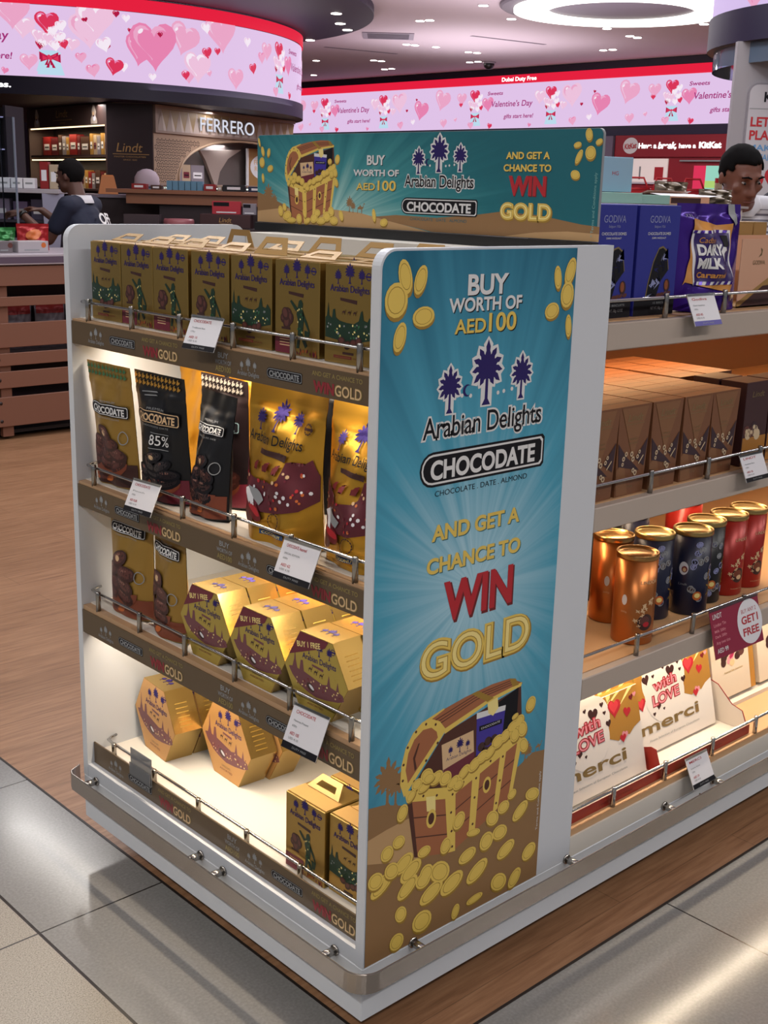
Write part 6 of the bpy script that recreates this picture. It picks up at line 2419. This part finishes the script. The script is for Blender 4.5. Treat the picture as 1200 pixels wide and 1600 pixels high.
# counter with bags and lamp left of the table
p = B(-2.75, 12.6)
ct = thing('dark_display_counter', 'dark display counter with small packs behind the man', 'display counter', (p.x, p.y, 0), tbr)
g = G()
g.box(-.35, .55, -.3, .3, 0, 1.40, CHB)
g.box(-.38, .58, -.33, .33, 1.40, 1.43, mat('counter_grey', '#7c7280', .4))
g.build('body', ct)
g = G()
g.lathe([(.001, 0), (.05, .0), (.13, 0), (.135, .002), (.085, .17), (.07, .185), (.001, .185)], mat('orange_shade', '#c1763c', .55), 4, False)
o = g.build('orange_gift_pyramid')
o.location, o.rotation_euler = B(-2.83, 12.45, 1.4305), (0, 0, .3)
tag(o, 'orange tapered gift box right of the man\'s head', 'gift box')
g = G()
g.lathe([(.12, 0), (.125, .03), (.12, .09), (.09, .14), (.04, .165), (.001, .17)], mat('white_dome_plush', '#b9aab4', .8), 24)
o = g.build('white_dome_pack')
o.location = B(-2.46, 12.55, 1.515)
tag(o, 'white rounded pack on top of the pale blue bag', 'pack')
g = G()
g.box(-.11, .11, -.06, .06, 0, .084, mat('powder_blue_pack', '#7fa0b6', .5), .01, 2)
o = g.build('pale_blue_bag')
o.location, o.rotation_euler = B(-2.46, 12.55, 1.4305), (0, 0, tbr)
tag(o, 'pale blue bag on the dark counter under a white rounded pack', 'bag')
# goods under the table: brown sign box, red packs, pink tin
for l, d, z0, w, dd, h, m, nm, lb, cat in ((-1.52, 11.45, 1.17, .46, .22, .12, mat('cocoa_sign_box', '#3a1d20', .5), 'brown_gift_box', 'dark brown gift box with gilt lettering just above the white panel', 'gift box'),):
    g = G()
    g.box(-w / 2, w / 2, -dd / 2, dd / 2, 0, h, m, .003, 1)
    g.M = FRONT(-dd / 2)
    g.text('Lindt', .0, .05, .045, GILT, .002, w=.11, shear=.2)
    g.rect(-.05, .035, .07, .039, GILT, .002)
    o = g.build(nm)
    o.location, o.rotation_euler = B(l, d, z0), (0, 0, tbr)
    tag(o, lb, cat)
p = B(-1.75, 11.45)
lt = thing('low_display_table', 'low dark display table below the wooden table holding gift boxes', 'display table', (p.x, p.y, 0), tbr)
g = G()
g.box(-.6, .8, -.22, .22, 1.13, 1.169, CHB)
g.build('top', lt)
for sx in (-.5, .7):
    for sy in (-.16, .16):
        g = G()
        g.box(sx - .025, sx + .025, sy - .025, sy + .025, 0, 1.13, CHB)
        g.build('leg', lt)
for i, (l, d, w, h, m, lb) in enumerate(((-1.52, 11.56, .26, .115, mat('pack_bright_red', '#b22b3a', .45), 'bright red pack stacked on the dark brown gift box'), (-1.31, 11.56, .12, .10, cols[5], 'silver blue pack beside the bright red pack'))):
    g = G()
    g.box(-w / 2, w / 2, -.04, .04, 0, h, m, .002, 1)
    g.box(-w * .45, w * .1, -.041, -.039, h * .62, h * .92, INK)
    g.box(-w * .35, w * .35, -.041, -.039, h * .1, h * .2, PAPER)
    o = g.build('sweet_pack')
    o.location, o.rotation_euler = B(l, 11.45 + .02, 1.2905), (0, 0, tbr)
    tag(o, lb, 'pack')
g = G()
g.lathe([(.13, 0), (.14, .01), (.14, .055), (.13, .07), (.001, .072)], mat('rose_tin', '#a5626a', .4), 28)
o = g.build('rose_tin')
o.location = B(-1.95, 11.40, 1.1695)
tag(o, 'round rose pink tin on the low table near the white panel', 'tin')
g = G()
g.box(-.16, .16, -.1, .1, 0, .10, mat('smoked_glass_box', '#5b5054', .2, trans=.3), .003, 1)
o = g.build('smoked_display_box')
o.location, o.rotation_euler = B(-2.28, 11.42, 1.1695), (0, 0, tbr)
tag(o, 'grey smoked display box left of the rose pink tin', 'display box')

# ------------------------------------------------------------------ slatted crate counter at the left
CRW = mat('crate_wood', '#7a5140', .5)
cr = thing('slatted_display_crate', 'low counter clad in red-brown wooden slats at the left', 'display counter', (0, 5.50, 0))
X0, X1 = 1.0, 2.95
for z0, z1 in ((.93, 1.045), (.81, .865), (.565, .71), (.455, .53), (.32, .42), (.085, .265)):
    g = G()
    g.box(X0, X1, 0, .022, z0, z1, CRW, .002, 1)
    for x in (1.25, 1.98, 2.7):
        for zz in ((z0 + z1) / 2,) if z1 - z0 < .12 else (z0 + .035, z1 - .035):
            g.M = Matrix.Translation((x, 0, zz)) @ RX(PI / 2)
            g.lathe([(.011, 0), (.011, .001)], mat('screw_dark', '#2b1a16', .5), 10)
            g.M = Matrix.Identity(4)
    g.build('slat', cr)
for x in (1.28, 2.03, 2.72):
    g = G()
    g.box(x - .035, x + .035, .0225, .06, 0.02, 1.05, CRW)
    g.build('batten', cr)
g = G()
g.box(X0, X1, .30, .62, .03, 1.05, mat('crate_inside', '#2a2028', .7))
g.box(X0, X1, .0605, .30, .03, .05, DARKI)
g.box(X0, X1, .0605, .30, .52, .54, mat('crate_shelf', '#4c3f44', .6))
g.build('carcass', cr)
g = G()
g.box(X0 - .02, X1 + .02, -.012, .64, 1.052, 1.115, mat('counter_top_white', '#a79fa8', .35), .004, 1)
g.box(X0 - .02, X1 + .02, -.013, .0, 1.062, 1.10, mat('counter_edge_dark', '#5a4b5c', .4))
g.build('counter_top', cr)
rbag = None
for i, x in enumerate((1.75, 1.98, 2.20, 2.42, 2.64)):
    lb = 'grey bag stored behind the crate slats, %s from the left' % ('first', 'second', 'third', 'fourth', 'fifth')[i]
    if rbag is None:
        P = Pouch(.20, .27, .08, mat('grey_red_bag', '#6b6068', .5), 2, amp=.006)
        P.g.rect(-.09, .20, .09, .255, cols[0], .0004)
        P.g.rect(-.05, .10, .06, .108, INK, .0004)
        P.g.rect(-.05, .085, .06, .093, INK, .0004)
        rbag = P.make('stored_bag', lb, 'grey bags stored inside the slatted crate', (x, 5.68, .5405), .1, 0)
    else:
        dup(rbag, (x, 5.68, rbag.location.z), .1 * (-1) ** i, lb, 'grey bags stored inside the slatted crate')
# goods on the counter top
ZC = 1.1155
P = Pouch(.20, .165, .07, mat('red_sweet_film', '#9c1a20', .3, .3, bump=.2, bscale=40), 1, amp=.006)
P.g.ell(0, .10, .05, .03, ORANGE, .0006, .3)
P.g.text('Sweets', 0, .045, .02, PRINTW, .0008, w=.10, bold=.03)
P.make('red_sweet_bag', 'shiny red sweet bag on the slatted counter beside the white panel', None, (2.395, 5.81, ZC), -.25, 2, 'sweet bag')
P = Pouch(.22, .14, .07, mat('green_sweet_film', '#2f7a3f', .28, .3, bump=.25, bscale=40), 4, amp=.008)
P.g.rect(-.06, .03, .05, .06, CREAM, .0006)
P.make('green_sweet_bag', 'shiny green sweet bag on the slatted counter left of red one', None, (2.20, 5.86, ZC), .1, 2, 'sweet bag')
for i, (x, y, w, lb) in enumerate(((2.30, 5.62, .20, 'white carton with round orange mark at front of the slatted counter'), (2.12, 5.63, .10, 'small grey carton with brown mark beside the white carton'), (2.02, 5.62, .10, 'white carton at the left edge of the picture on slatted counter'))):
    g = G()
    g.box(-w / 2, w / 2, 0, .12, 0, .068, mat('white_carton', '#aaa3a8', .5) if i != 1 else mat('grey_carton', '#6c6468', .5), .002, 1)
    g.M = FRONT()
    g.ell(w * .34, .044, .016, .016, ORANGE if i != 1 else BROWNL, .0006)
    g.rect(-w * .3, .012, w * .2, .02, GREY, .0006)
    o = g.build('carton')
    o.location = (x, y, ZC)
    tag(o, lb, 'carton', 'cartons on the slatted counter')
gl = thing('glass_screen', 'clear glass screen standing on the slatted counter', 'glass screen', (0, 5.93, ZC))
g = G()
g.box(1.2, 2.36, 0, .008, 0, .80, mat('clear_glass', '#dfe8ee', .03, trans=1.0))
g.build('pane', gl)
g = G()
g.box(2.361, 2.369, -.004, .012, 0, .80, mat('glass_edge', '#8d92a6', .2, trans=.4))
g.box(2.275, 2.281, .009, .016, 0, .80, mat('glass_edge', '#8d92a6', .2, trans=.4))
g.build('edge_strip', gl)

# white shelf unit with packs behind the man
p = B(-3.0, 10.6)
ws = thing('white_shelf_unit', 'white shelf unit with small packs left of the man', 'shelf unit', (p.x, p.y, 0), tbr)
g = G()
g.box(-.9, .24, -.25, .25, 1.44, 1.475, mat('shelf_white', '#a8a3ac', .4), .003, 1)
g.build('top', ws)
g = G()
g.box(-.88, .15, .2, .24, 0, 1.44, mat('shelf_dark', '#2b2430', .6))
for z in (.9, 1.2):
    g.box(-.88, .15, -.2, .2, z, z + .02, mat('shelf_dark', '#2b2430', .6))
g.build('carcass', ws)
g = G()
g.M = fr((.12, -.25, 0), (1, .25, 0), (0, 0, 1))
g.prism([(0, .9), (.10, .9), (.16, 1.44), (-.02, 1.44)], -.012, 0, mat('lilac_panel', '#8f8fa6', .4))
g.build('end_panel', ws)
wpk = None
for i in range(4):
    p = B(-3.35 + .105 * i, 10.5, 1.4755)
    lb = 'small white pack on the white shelf unit, %s of four from left' % ('first', 'second', 'third', 'fourth')[i]
    if wpk is None:
        g = G()
        g.box(-.048, .048, -.04, .04, 0, .085, PAPER, .004, 1)
        g.M = FRONT(-.04)
        g.rect(-.03, .035, .03, .05, GREY, .0008)
        wpk = g.build('white_pack')
        wpk.location, wpk.rotation_euler = p, (0, 0, tbr)
        tag(wpk, lb, 'pack', 'white packs on the white shelf unit')
    else:
        dup(wpk, p, tbr, lb, 'white packs on the white shelf unit')
for i, (l, h, m) in enumerate(((-2.94, .22, cols[0]), (-2.86, .20, cols[4]), (-2.78, .19, cols[6]))):
    g = G()
    g.box(-.036, .036, -.04, .04, 0, h, m, .003, 1)
    g.M = FRONT(-.04)
    g.rect(-.022, h * .3, .022, h * .7, PAPER, .0008)
    o = g.build('tall_pack')
    o.location, o.rotation_euler = B(l, 10.62, 1.4755), (0, 0, tbr)
    tag(o, ('tall red pack', 'tall cream pack', 'tall navy pack')[i] + ' on the white shelf unit beside the man\'s face', 'pack', 'tall packs on the white shelf unit')
tmp = [mat('low_pack_%d' % i, c, .45) for i, c in enumerate(('#7c6f86', '#5b4a6a', '#3f3550', '#6a2f3c'))]
for r, z in enumerate((.9205, 1.2205)):
    for i in range(6):
        g = G()
        g.box(-.06, .06, -.05, .05, 0, .15 + .02 * (i % 2), tmp[(i + r) % 4], .003, 1)
        g.M = FRONT(-.05)
        g.rect(-.04, .05, .03, .09, PAPER if i % 2 else GREY, .0008)
        o = g.build('shelf_pack')
        o.location, o.rotation_euler = B(-3.72 + .15 * i, 10.52 - .0, z), (0, 0, tbr)
        tag(o, 'muted purple pack on the %s shelf of white shelf unit, number %s from left' % (('lower', 'upper')[r], ('one', 'two', 'three', 'four', 'five', 'six')[i]), 'pack', 'muted packs in the white shelf unit')
# dark shelving behind, far left
a0, a1 = B(-5.6, 14.6), B(-3.9, 14.2)
ds = thing('dark_shelving', 'dark shelving with faint lit edges at far left behind the glass', 'shelf unit')
g = G()
g.M = wall_frame(a0, a1)
g.box(0, 1.25, 0, 2.35, -.4, -.38, DARKI)
g.box(0, .03, 0, 2.35, -.38, 0, DKWALL)
g.box(1.22, 1.25, 0, 2.35, -.38, 0, DKWALL)
g.build('case', ds)
for z in (1.1, 1.5, 1.9, 2.25):
    g = G()
    g.M = wall_frame(a0, a1)
    g.box(.03, 1.22, z - .02, z, -.37, -.01, DKWALL)
    g.box(.03, 1.22, z - .03, z - .021, -.03, -.015, glow('shelf_edge_lilac', '#b9b4e6', .8))
    g.build('shelf', ds)

# ------------------------------------------------------------------ round column kiosk at the right
KC2 = B(3.62, 9.5)
ck = thing('round_column_kiosk', 'round kiosk with curved pink screen and dark soffit at upper right', 'video screen', (KC2.x, KC2.y, 0))
R2 = 1.31
g = G()
g.lathe([(R2 - .02, 2.835), (R2 - .02, 3.70)], E_BG2, 64, True, caps=False)
g.warp = lambda p: ((R2 - .02 + p.z) * math.cos(angF + p.x / R2), (R2 - .02 + p.z) * math.sin(angF + p.x / R2), p.y)
g.cut = .1
for u, z, s, m, h in ((-1.2, 3.15, .2, E_P1, E_P3), (-.8, 2.95, .09, E_R, E_P2), (-.5, 3.2, .25, E_P2, E_P1), (-1.5, 2.95, .16, E_P1, E_P2), (-1.75, 3.3, .2, E_P1, E_P3)):
    balloon(g, u, z, s, m, h, .006)
g.build('screen', ck)
g = G()
g.lathe([(R2, 2.61), (R2, 2.833)], SOFF, 64, True, caps=False)
g.lathe([(.01, 2.612), (R2, 2.612)], mat('soffit_under', '#3a3440', .4), 64, False, caps=False)
g.build('soffit', ck)
g = G()
g.lathe([(R2 - .05, 2.47), (R2 - .05, 2.61)], mat('skirt_glass', '#9db6d6', .06, trans=.75), 64, True, caps=False)
g.build('glass_skirt', ck)
g = G()
g.lathe([(R2 - .02, 3.702), (R2 - .02, 3.998)], SOFF, 48, True, caps=False)
g.build('neck', ck)
COLM = mat('grey_column_paint', '#9a969c', .5)
cp0 = B(2.37, 9.02)
g = G()
g.M = fr((cp0.x, cp0.y, 0), RT, (0, 0, 1))
g.box(0, 1.9, 0, 2.611, -.06, 0, COLM)
o = g.build('column_panel')
structure(o)
o.name = 'wall_front'
bd = thing('hanging_poster', 'white rounded play poster on the grey column behind the man in stripes', 'poster')
g = G()
g.M = fr((cp0.x, cp0.y, 0), RT, (0, 0, 1))
g.prism(rr(.10, 1.2, .95, 2.34, .07, 6), .002, .02, mat('poster_edge', '#86828a', .5))
g.prism(rr(.112, 1.2, .94, 2.328, .06, 6), .0202, .022, mat('poster_white', '#b9b6bd', .5))
g.M = fr((cp0.x, cp0.y, 0), RT, (0, 0, 1)) @ T(0, 0, .0225)
g.text('K', .215, 2.215, .07, INK, .001, align='l', bold=.03)
g.text('inder', .265, 2.215, .07, PRINTR, .001, align='l', bold=.03)
g.rect(.12, 2.165, .93, 2.17, GREY, .001)
for i, (t, m_) in enumerate((("LET'S", PRINTR), ('PLAY', PRINTR))):
    g.text(t, .135, 2.05 - .09 * i, .066, m_, .001, w=.19, align='l', bold=.03)
BL = mat('print_sky_blue', '#5b8fc0', .5)
for i, t in enumerate(('MAKE', 'A HEART')):
    g.text(t, .135, 1.885 - .065 * i, .044, BL, .001, w=.20, align='l', bold=.02)
heart(g, .20, 1.66, .08, PRINTR, .001, .3)
heart(g, .36, 1.69, .10, PRINTR, .001, -.2)
g.build('board', bd)

# ------------------------------------------------------------------ people
def ball(bm, c, r, sc=(1, 1, 1), rot=None):
    m = Matrix.Translation(c) @ (rot.to_4x4() if rot else Matrix.Identity(4)) @ Matrix.Diagonal((r * sc[0], r * sc[1], r * sc[2], 1))
    bmesh.ops.create_icosphere(bm, subdivisions=2, radius=1, matrix=m)


def limb(bm, a, b, r0, r1, sc=(1, 1, 1)):
    a, b = Vector(a), Vector(b)
    n = max(2, int((b - a).length / (min(r0, r1) * .35)) + 1)
    for i in range(n + 1):
        t = i / n
        ball(bm, a.lerp(b, t), r0 + (r1 - r0) * t, sc)


def fuse(name, bm, m, parent, voxel, smooth=6, extra=None):
    """melt overlapping volumes into one continuous skin"""
    me = bpy.data.meshes.new(name)
    bm.to_mesh(me)
    bm.free()
    o = bpy.data.objects.new(name, me)
    COL.objects.link(o)
    r = o.modifiers.new('remesh', 'REMESH')
    r.mode = 'VOXEL'
    r.voxel_size = voxel
    s = o.modifiers.new('smooth', 'SMOOTH')
    s.iterations = smooth
    s.factor = .5
    dg = bpy.context.evaluated_depsgraph_get()
    new = bpy.data.meshes.new_from_object(o.evaluated_get(dg))
    o.modifiers.clear()
    o.data = new
    bpy.data.meshes.remove(me)
    new.materials.clear()
    new.materials.append(m)
    new.polygons.foreach_set('use_smooth', [True] * len(new.polygons))
    o.name = name
    if parent:
        o.parent = parent
    return o


def head_shapes(bm, hm):
    """skull, jaw, nose, ears; hm = matrix of the head (face towards local -y, origin at the head's centre)"""
    P = lambda x, y, z: hm @ Vector((x, y, z))
    R3 = hm.to_3x3()
    ball(bm, P(0, .012, .022), .1, (.765, .97, .93), R3)
    ball(bm, P(0, -.030, -.045), .07, (.83, .86, .98), R3)
    ball(bm, P(0, -.058, -.088), .034, (1.0, .8, .75), R3)
    for s in (-1, 1):
        ball(bm, P(s * .040, -.060, -.018), .026, (1, .7, .85), R3)
        ball(bm, P(s * .042, -.022, -.062), .030, (.75, 1.2, 1.1), R3)
        ball(bm, P(s * .026, -.083, .030), .018, (1.3, .6, .5), R3)
        ball(bm, P(s * .078, .014, -.008), .022, (.35, .8, 1.35), R3)
        ball(bm, P(s * .012, -.094, -.034), .011, (1, 1, .8), R3)
    limb(bm, P(0, -.084, .018), P(0, -.108, -.030), .010, .0145)
    ball(bm, P(0, -.088, -.058), .013, (1.7, .6, .45), R3)
    ball(bm, P(0, -.086, -.068), .013, (1.5, .6, .5), R3)


def hand(bm, wrist, d, up, s=1.0):
    """palm with four curled fingers and a thumb; d = pointing direction, up = back of the hand"""
    w, d, up = Vector(wrist), Vector(d).normalized(), Vector(up).normalized()
    side = d.cross(up).normalized()
    up = side.cross(d)
    for i in range(4):
        k = (i - 1.5) * .019 * s
        limb(bm, w + d * .012 + side * k * .7, w + d * .085 * s + side * k, .0145 * s, .0115 * s)
        L = (.034, .040, .037, .028)[i] * s
        a = w + d * .088 * s + side * k
        b = a + (d * .9 - up * .35).normalized() * L
        c = b + (d * .35 - up * .95).normalized() * L * .75
        e = c + (-d * .35 - up * .8).normalized() * L * .5
        limb(bm, a, b, .0098 * s, .009 * s)
        limb(bm, b, c, .009 * s, .0083 * s)
        limb(bm, c, e, .0083 * s, .0072 * s)
    t0 = w + d * .025 * s - side * .026 * s - up * .006
    t1 = t0 + (d * .7 - side * .6 - up * .3).normalized() * .036 * s
    t2 = t1 + (d * .9 - side * .05 - up * .4).normalized() * .030 * s
    limb(bm, t0, t1, .013 * s, .0105 * s)
    limb(bm, t1, t2, .0105 * s, .0085 * s)


def person(label, base, face_dir, H, hm_rot, arms, skin, hair, voxel, lean=0.0, head_shift=(0, 0, 0)):
    """stand a figure of height H at base looking along face_dir; arms = ((elbow, wrist, finger direction, up) left, right) in local metres at H = 1.72"""
    root = thing('person', label, 'person', base, math.atan2(face_dir.y, face_dir.x) + PI / 2)
    root.scale = (H / 1.72,) * 3
    hc = Vector((0, -.035 - lean, 1.605)) + Vector(head_shift)
    hm = Matrix.Translation(hc) @ hm_rot
    sh = {1: Vector((.185, -lean * .8, 1.405)), -1: Vector((-.185, -lean * .8, 1.405))}
    bm = bmesh.new()
    head_shapes(bm, hm)
    limb(bm, (0, .0 - lean * .8, 1.40), hc + Vector((0, .030, -.05)), .064, .060)

    def torso(b, k):
        limb(b, (0, .0, .95), (0, -.005 - lean * .2, 1.10), .115 + k, .118 + k, (1.32, .92, 1))
        limb(b, (0, -.005 - lean * .2, 1.10), (0, -.008 - lean * .7, 1.30), .118 + k, .125 + k, (1.34, .90, 1))
        for s in (1, -1):
            limb(b, (s * .05, -lean * .8, 1.40), sh[s], .066 + k, .056 + k)
            limb(b, (s * .09, -.01 - lean * .7, 1.31), (s * .10, 0, 1.05), .085 + k, .075 + k)
    torso(bm, 0)
    for s, leg in ((1, .02), (-1, -.03)):
        limb(bm, (s * .085, .0, .93), (s * .095, leg - .015, .50), .085, .056)
        limb(bm, (s * .095, leg - .015, .50), (s * .10, leg + .02, .09), .056, .038)
        limb(bm, (s * .10, leg + .03, .045), (s * .115, leg - .13, .035), .036, .030)
    for s, (el, wr, fd, up) in zip((1, -1), arms):
        limb(bm, sh[s], el, .052, .041)
        limb(bm, el, wr, .040, .027)
        hand(bm, wr, fd, up)
    body = fuse('body', bm, skin, root, voxel, 7)
    # hair: a cap over the skull, cut along the hairline
    bm = bmesh.new()
    bmesh.ops.create_icosphere(bm, subdivisions=4, radius=1, matrix=hm @ Matrix.Translation((0, .014, .026)) @ Matrix.Diagonal((.0785, .0995, .0965, 1)))
    inv = hm.inverted()
    kill = []
    for v in bm.verts:
        q = inv @ v.co
        line = .070 if q.y < -.045 else (.035 if q.y < -.01 else (-.005 if q.y < .03 else -.055))
        if q.z < line:
            kill.append(v)
    bmesh.ops.delete(bm, geom=kill, context='VERTS')
    me = bpy.data.meshes.new('hair')
    rnd_ = random.Random(2)
    for v in bm.verts:
        v.co += v.normal * rnd_.uniform(-.001, .0025)
    bm.to_mesh(me)
    bm.free()
    me.materials.append(hair)
    me.polygons.foreach_set('use_smooth', [True] * len(me.polygons))
    ho = bpy.data.objects.new('hair', me)
    COL.objects.link(ho)
    ho.parent = root
    so = ho.modifiers.new('thick', 'SOLIDIFY')
    so.thickness = .012
    so.offset = -1
    # brows, eyes and lips
    g = G()
    g.M = hm
    for s in (-1, 1):
        g.tube([(s * .014, -.1005, .030), (s * .030, -.0985, .036), (s * .048, -.084, .030)], [.003, .0042, .0025], hair, 8)
    g.build('eyebrows', root)
    for s in (-1, 1):
        g = G()
        g.M = hm @ T(s * .031, -.0785, .008)
        g.lathe([(.0005, -.005), (.006, -.0035), (.0095, -.0005), (.0075, .0022), (.0005, .0034)], mat('eye_white_shaded', '#8e8580', .4), 14, True, False)  # whites greyed, shade of the eye sockets put into the colour
        g.M = hm @ T(s * .031, -.0868, .0066) @ RX(PI / 2)
        g.lathe([(.0048, 0), (.0035, .002), (.0004, .0028)], INK, 12)
        g.build('eye', root)
    g = G()
    g.M = hm
    g.tube([(-.024, -.0935, -.0635), (-.010, -.0995, -.062), (0, -.1005, -.0632), (.010, -.0995, -.062), (.024, -.0935, -.0635)], [.0015, .0032, .0034, .0032, .0015], mat('lips', '#6a3b34', .5), 8)
    g.build('mouth', root)
    return root, torso, sh, hc, hm


def shirt(root, torso, sh, arms, m, sleeve=.62, hem=.93, voxel=.011):
    bm = bmesh.new()
    torso(bm, .016)
    limb(bm, (0, 0, hem), (0, 0, 1.0), .118, .118, (1.35, .96, 1))
    for s, (el, wr, fd, up) in zip((1, -1), arms):
        el = Vector(el)
        limb(bm, sh[s], sh[s].lerp(el, sleeve), .070, .064)
    return fuse('shirt', bm, m, root, voxel, 4)


def trousers(root, m):
    bm = bmesh.new()
    for s, leg in ((1, .02), (-1, -.03)):
        limb(bm, (s * .085, .0, .93), (s * .095, leg - .012, .50), .100, .072)
        limb(bm, (s * .095, leg - .012, .50), (s * .10, leg + .02, .10), .072, .058)
    limb(bm, (0, 0, .90), (0, 0, .98), .125, .122, (1.25, .95, 1))
    fuse('trousers', bm, m, root, .014, 4)
    for s, leg in ((1, .02), (-1, -.03)):
        bm = bmesh.new()
        limb(bm, (s * .10, leg + .035, .05), (s * .117, leg - .14, .042), .046, .040, (1, 1, .95))
        o = fuse('shoe', bm, BLACK, root, .012, 3)


def collar(root, hc, m, lean=0.0):
    g = G()
    ring = []
    n = 20
    for z, r, dy in ((1.425, .082, .0), (1.475, .066, -.004), (1.478, .070, -.004), (1.44, .094, .0), (1.425, .098, 0)):
        ring.append([(r * 1.05 * math.sin(2 * PI * i / n), -lean * .8 + dy - r * math.cos(2 * PI * i / n) + (.012 if z > 1.45 else 0), z - (.03 if abs(i) < 2 or i > n - 2 else 0)) for i in range(n + 1)])
    vv = [p for r in ring for p in r]
    ff = [(k * (n + 1) + i, k * (n + 1) + i + 1, (k + 1) * (n + 1) + i + 1, (k + 1) * (n + 1) + i) for k in range(4) for i in range(n)]
    g.add(vv, ff, m, True)
    g.build('collar', root)


SKIN1 = mat('brown_skin_dark', '#5a3a30', .5)
SKIN2 = mat('brown_skin_shaded', '#74493c', .5)  # tone darkened to carry the shade on the right man's face
HAIR = mat('black_hair', '#0b090a', .85, spec=.1)
HAIRS = mat('cropped_dark_hair', '#121011', .85, spec=.1)
NAVYC = mat('navy_cotton', '#161c33', .8)
WHITC = mat('white_cotton', '#c8c6cc', .8)

# man at the left, seen in profile, reaching forward
A1 = (((.21, -.30, 1.17), (.16, -.53, 1.34), (-.1, -1, .15), (.2, .1, 1)), ((-.21, -.28, 1.16), (-.14, -.54, 1.36), (.1, -1, .15), (-.2, .1, 1)))
fd = (-RT * .97 + FW * .24).normalized()
mp_ = B(-2.03, 8.70)
man1, to1, sh1, hc1, hm1 = person('man in navy polo with white collar in profile, reaching forward behind the slatted counter', (mp_.x, mp_.y, 0), fd, 1.69, RZ(-.12) @ RX(.10), A1, SKIN1, HAIRS, .0085, .20)
shirt(man1, to1, sh1, A1, NAVYC)
trousers(man1, NAVYC)
collar(man1, hc1, WHITC, .20)
g = G()
g.M = fr((0.0, .115, 1.10), (-1, 0, 0), (0, -.45, 1)) @ T(0, -1.10, 0)
g.warp = lambda p: (p.x, p.y, p.z + .010 - abs(p.x) ** 2 * 1.6)
g.cut = .02
g.text('USA', .02, 1.21, .075, PRINTW, .002, w=.15, bold=.03)
g.text('OFF', .02, 1.30, .085, PRINTW, .002, w=.17, bold=.03)
g.build('back_print', man1)
g = G()
wr = Vector(A1[0][1])
dv = (wr - Vector(A1[0][0])).normalized()
ax = Matrix.Translation(wr - dv * .012) @ dv.to_track_quat('Z', 'Y').to_matrix().to_4x4()
g.M = ax
g.lathe([(.031, -.012), (.034, -.012), (.034, .012), (.031, .012), (.031, -.012)], BLACK, 20, True, False)
g.build('wristwatch', man1)

# man at the right, looking down, striped polo
A2 = (((.22, -.05, 1.13), (.16, -.24, .98), (-.2, -1, -.3), (.3, -.2, 1)), ((-.22, -.04, 1.13), (-.16, -.22, .98), (.2, -1, -.3), (-.3, -.2, 1)))
fd = (-FW * .80 - RT * .05).normalized()
mp_ = B(1.475, 5.36)
man2, to2, sh2, hc2, hm2 = person('dark-haired man in a white striped polo looking down beside the grey column', (mp_.x, mp_.y, 0), fd, 1.82, RZ(.34) @ RX(.36) @ RY(-.06), A2, SKIN2, HAIR, .0075, .06, (-.035, -.075, -.062))
STR = mat('white_grey_striped_cotton', '#c9c8cf', .85)
nt = NT(STR)
tc = nt.new('TexCoord')
sp = nt.new('SeparateXYZ')
nt.link(tc.outputs['Object'], sp.inputs[0])
f_ = nt.math('FRACT', nt.math('DIVIDE', sp.outputs[2], .022))
f_ = nt.math('MULTIPLY', nt.math('GREATER_THAN', f_, .62), nt.math('LESS_THAN', sp.outputs[2], 1.425))
nt.link(nt.mix(f_, '#cdccd3', '#6e6b78'), nt.b.inputs['Base Color'])
shirt(man2, to2, sh2, A2, STR)
trousers(man2, mat('dark_grey_trousers', '#24252d', .8))
collar(man2, hc2, WHITC, .06)
g = G()
g.tube([(.13, .10, 1.02), (.14, .085, 1.30), (.125, .03, 1.475), (.125, -.05, 1.485), (.135, -.135, 1.42), (.14, -.165, 1.28), (.15, -.15, 1.05)], .022, mat('dark_strap', '#1d2130', .7), 8)
g.build('bag_strap', man2)
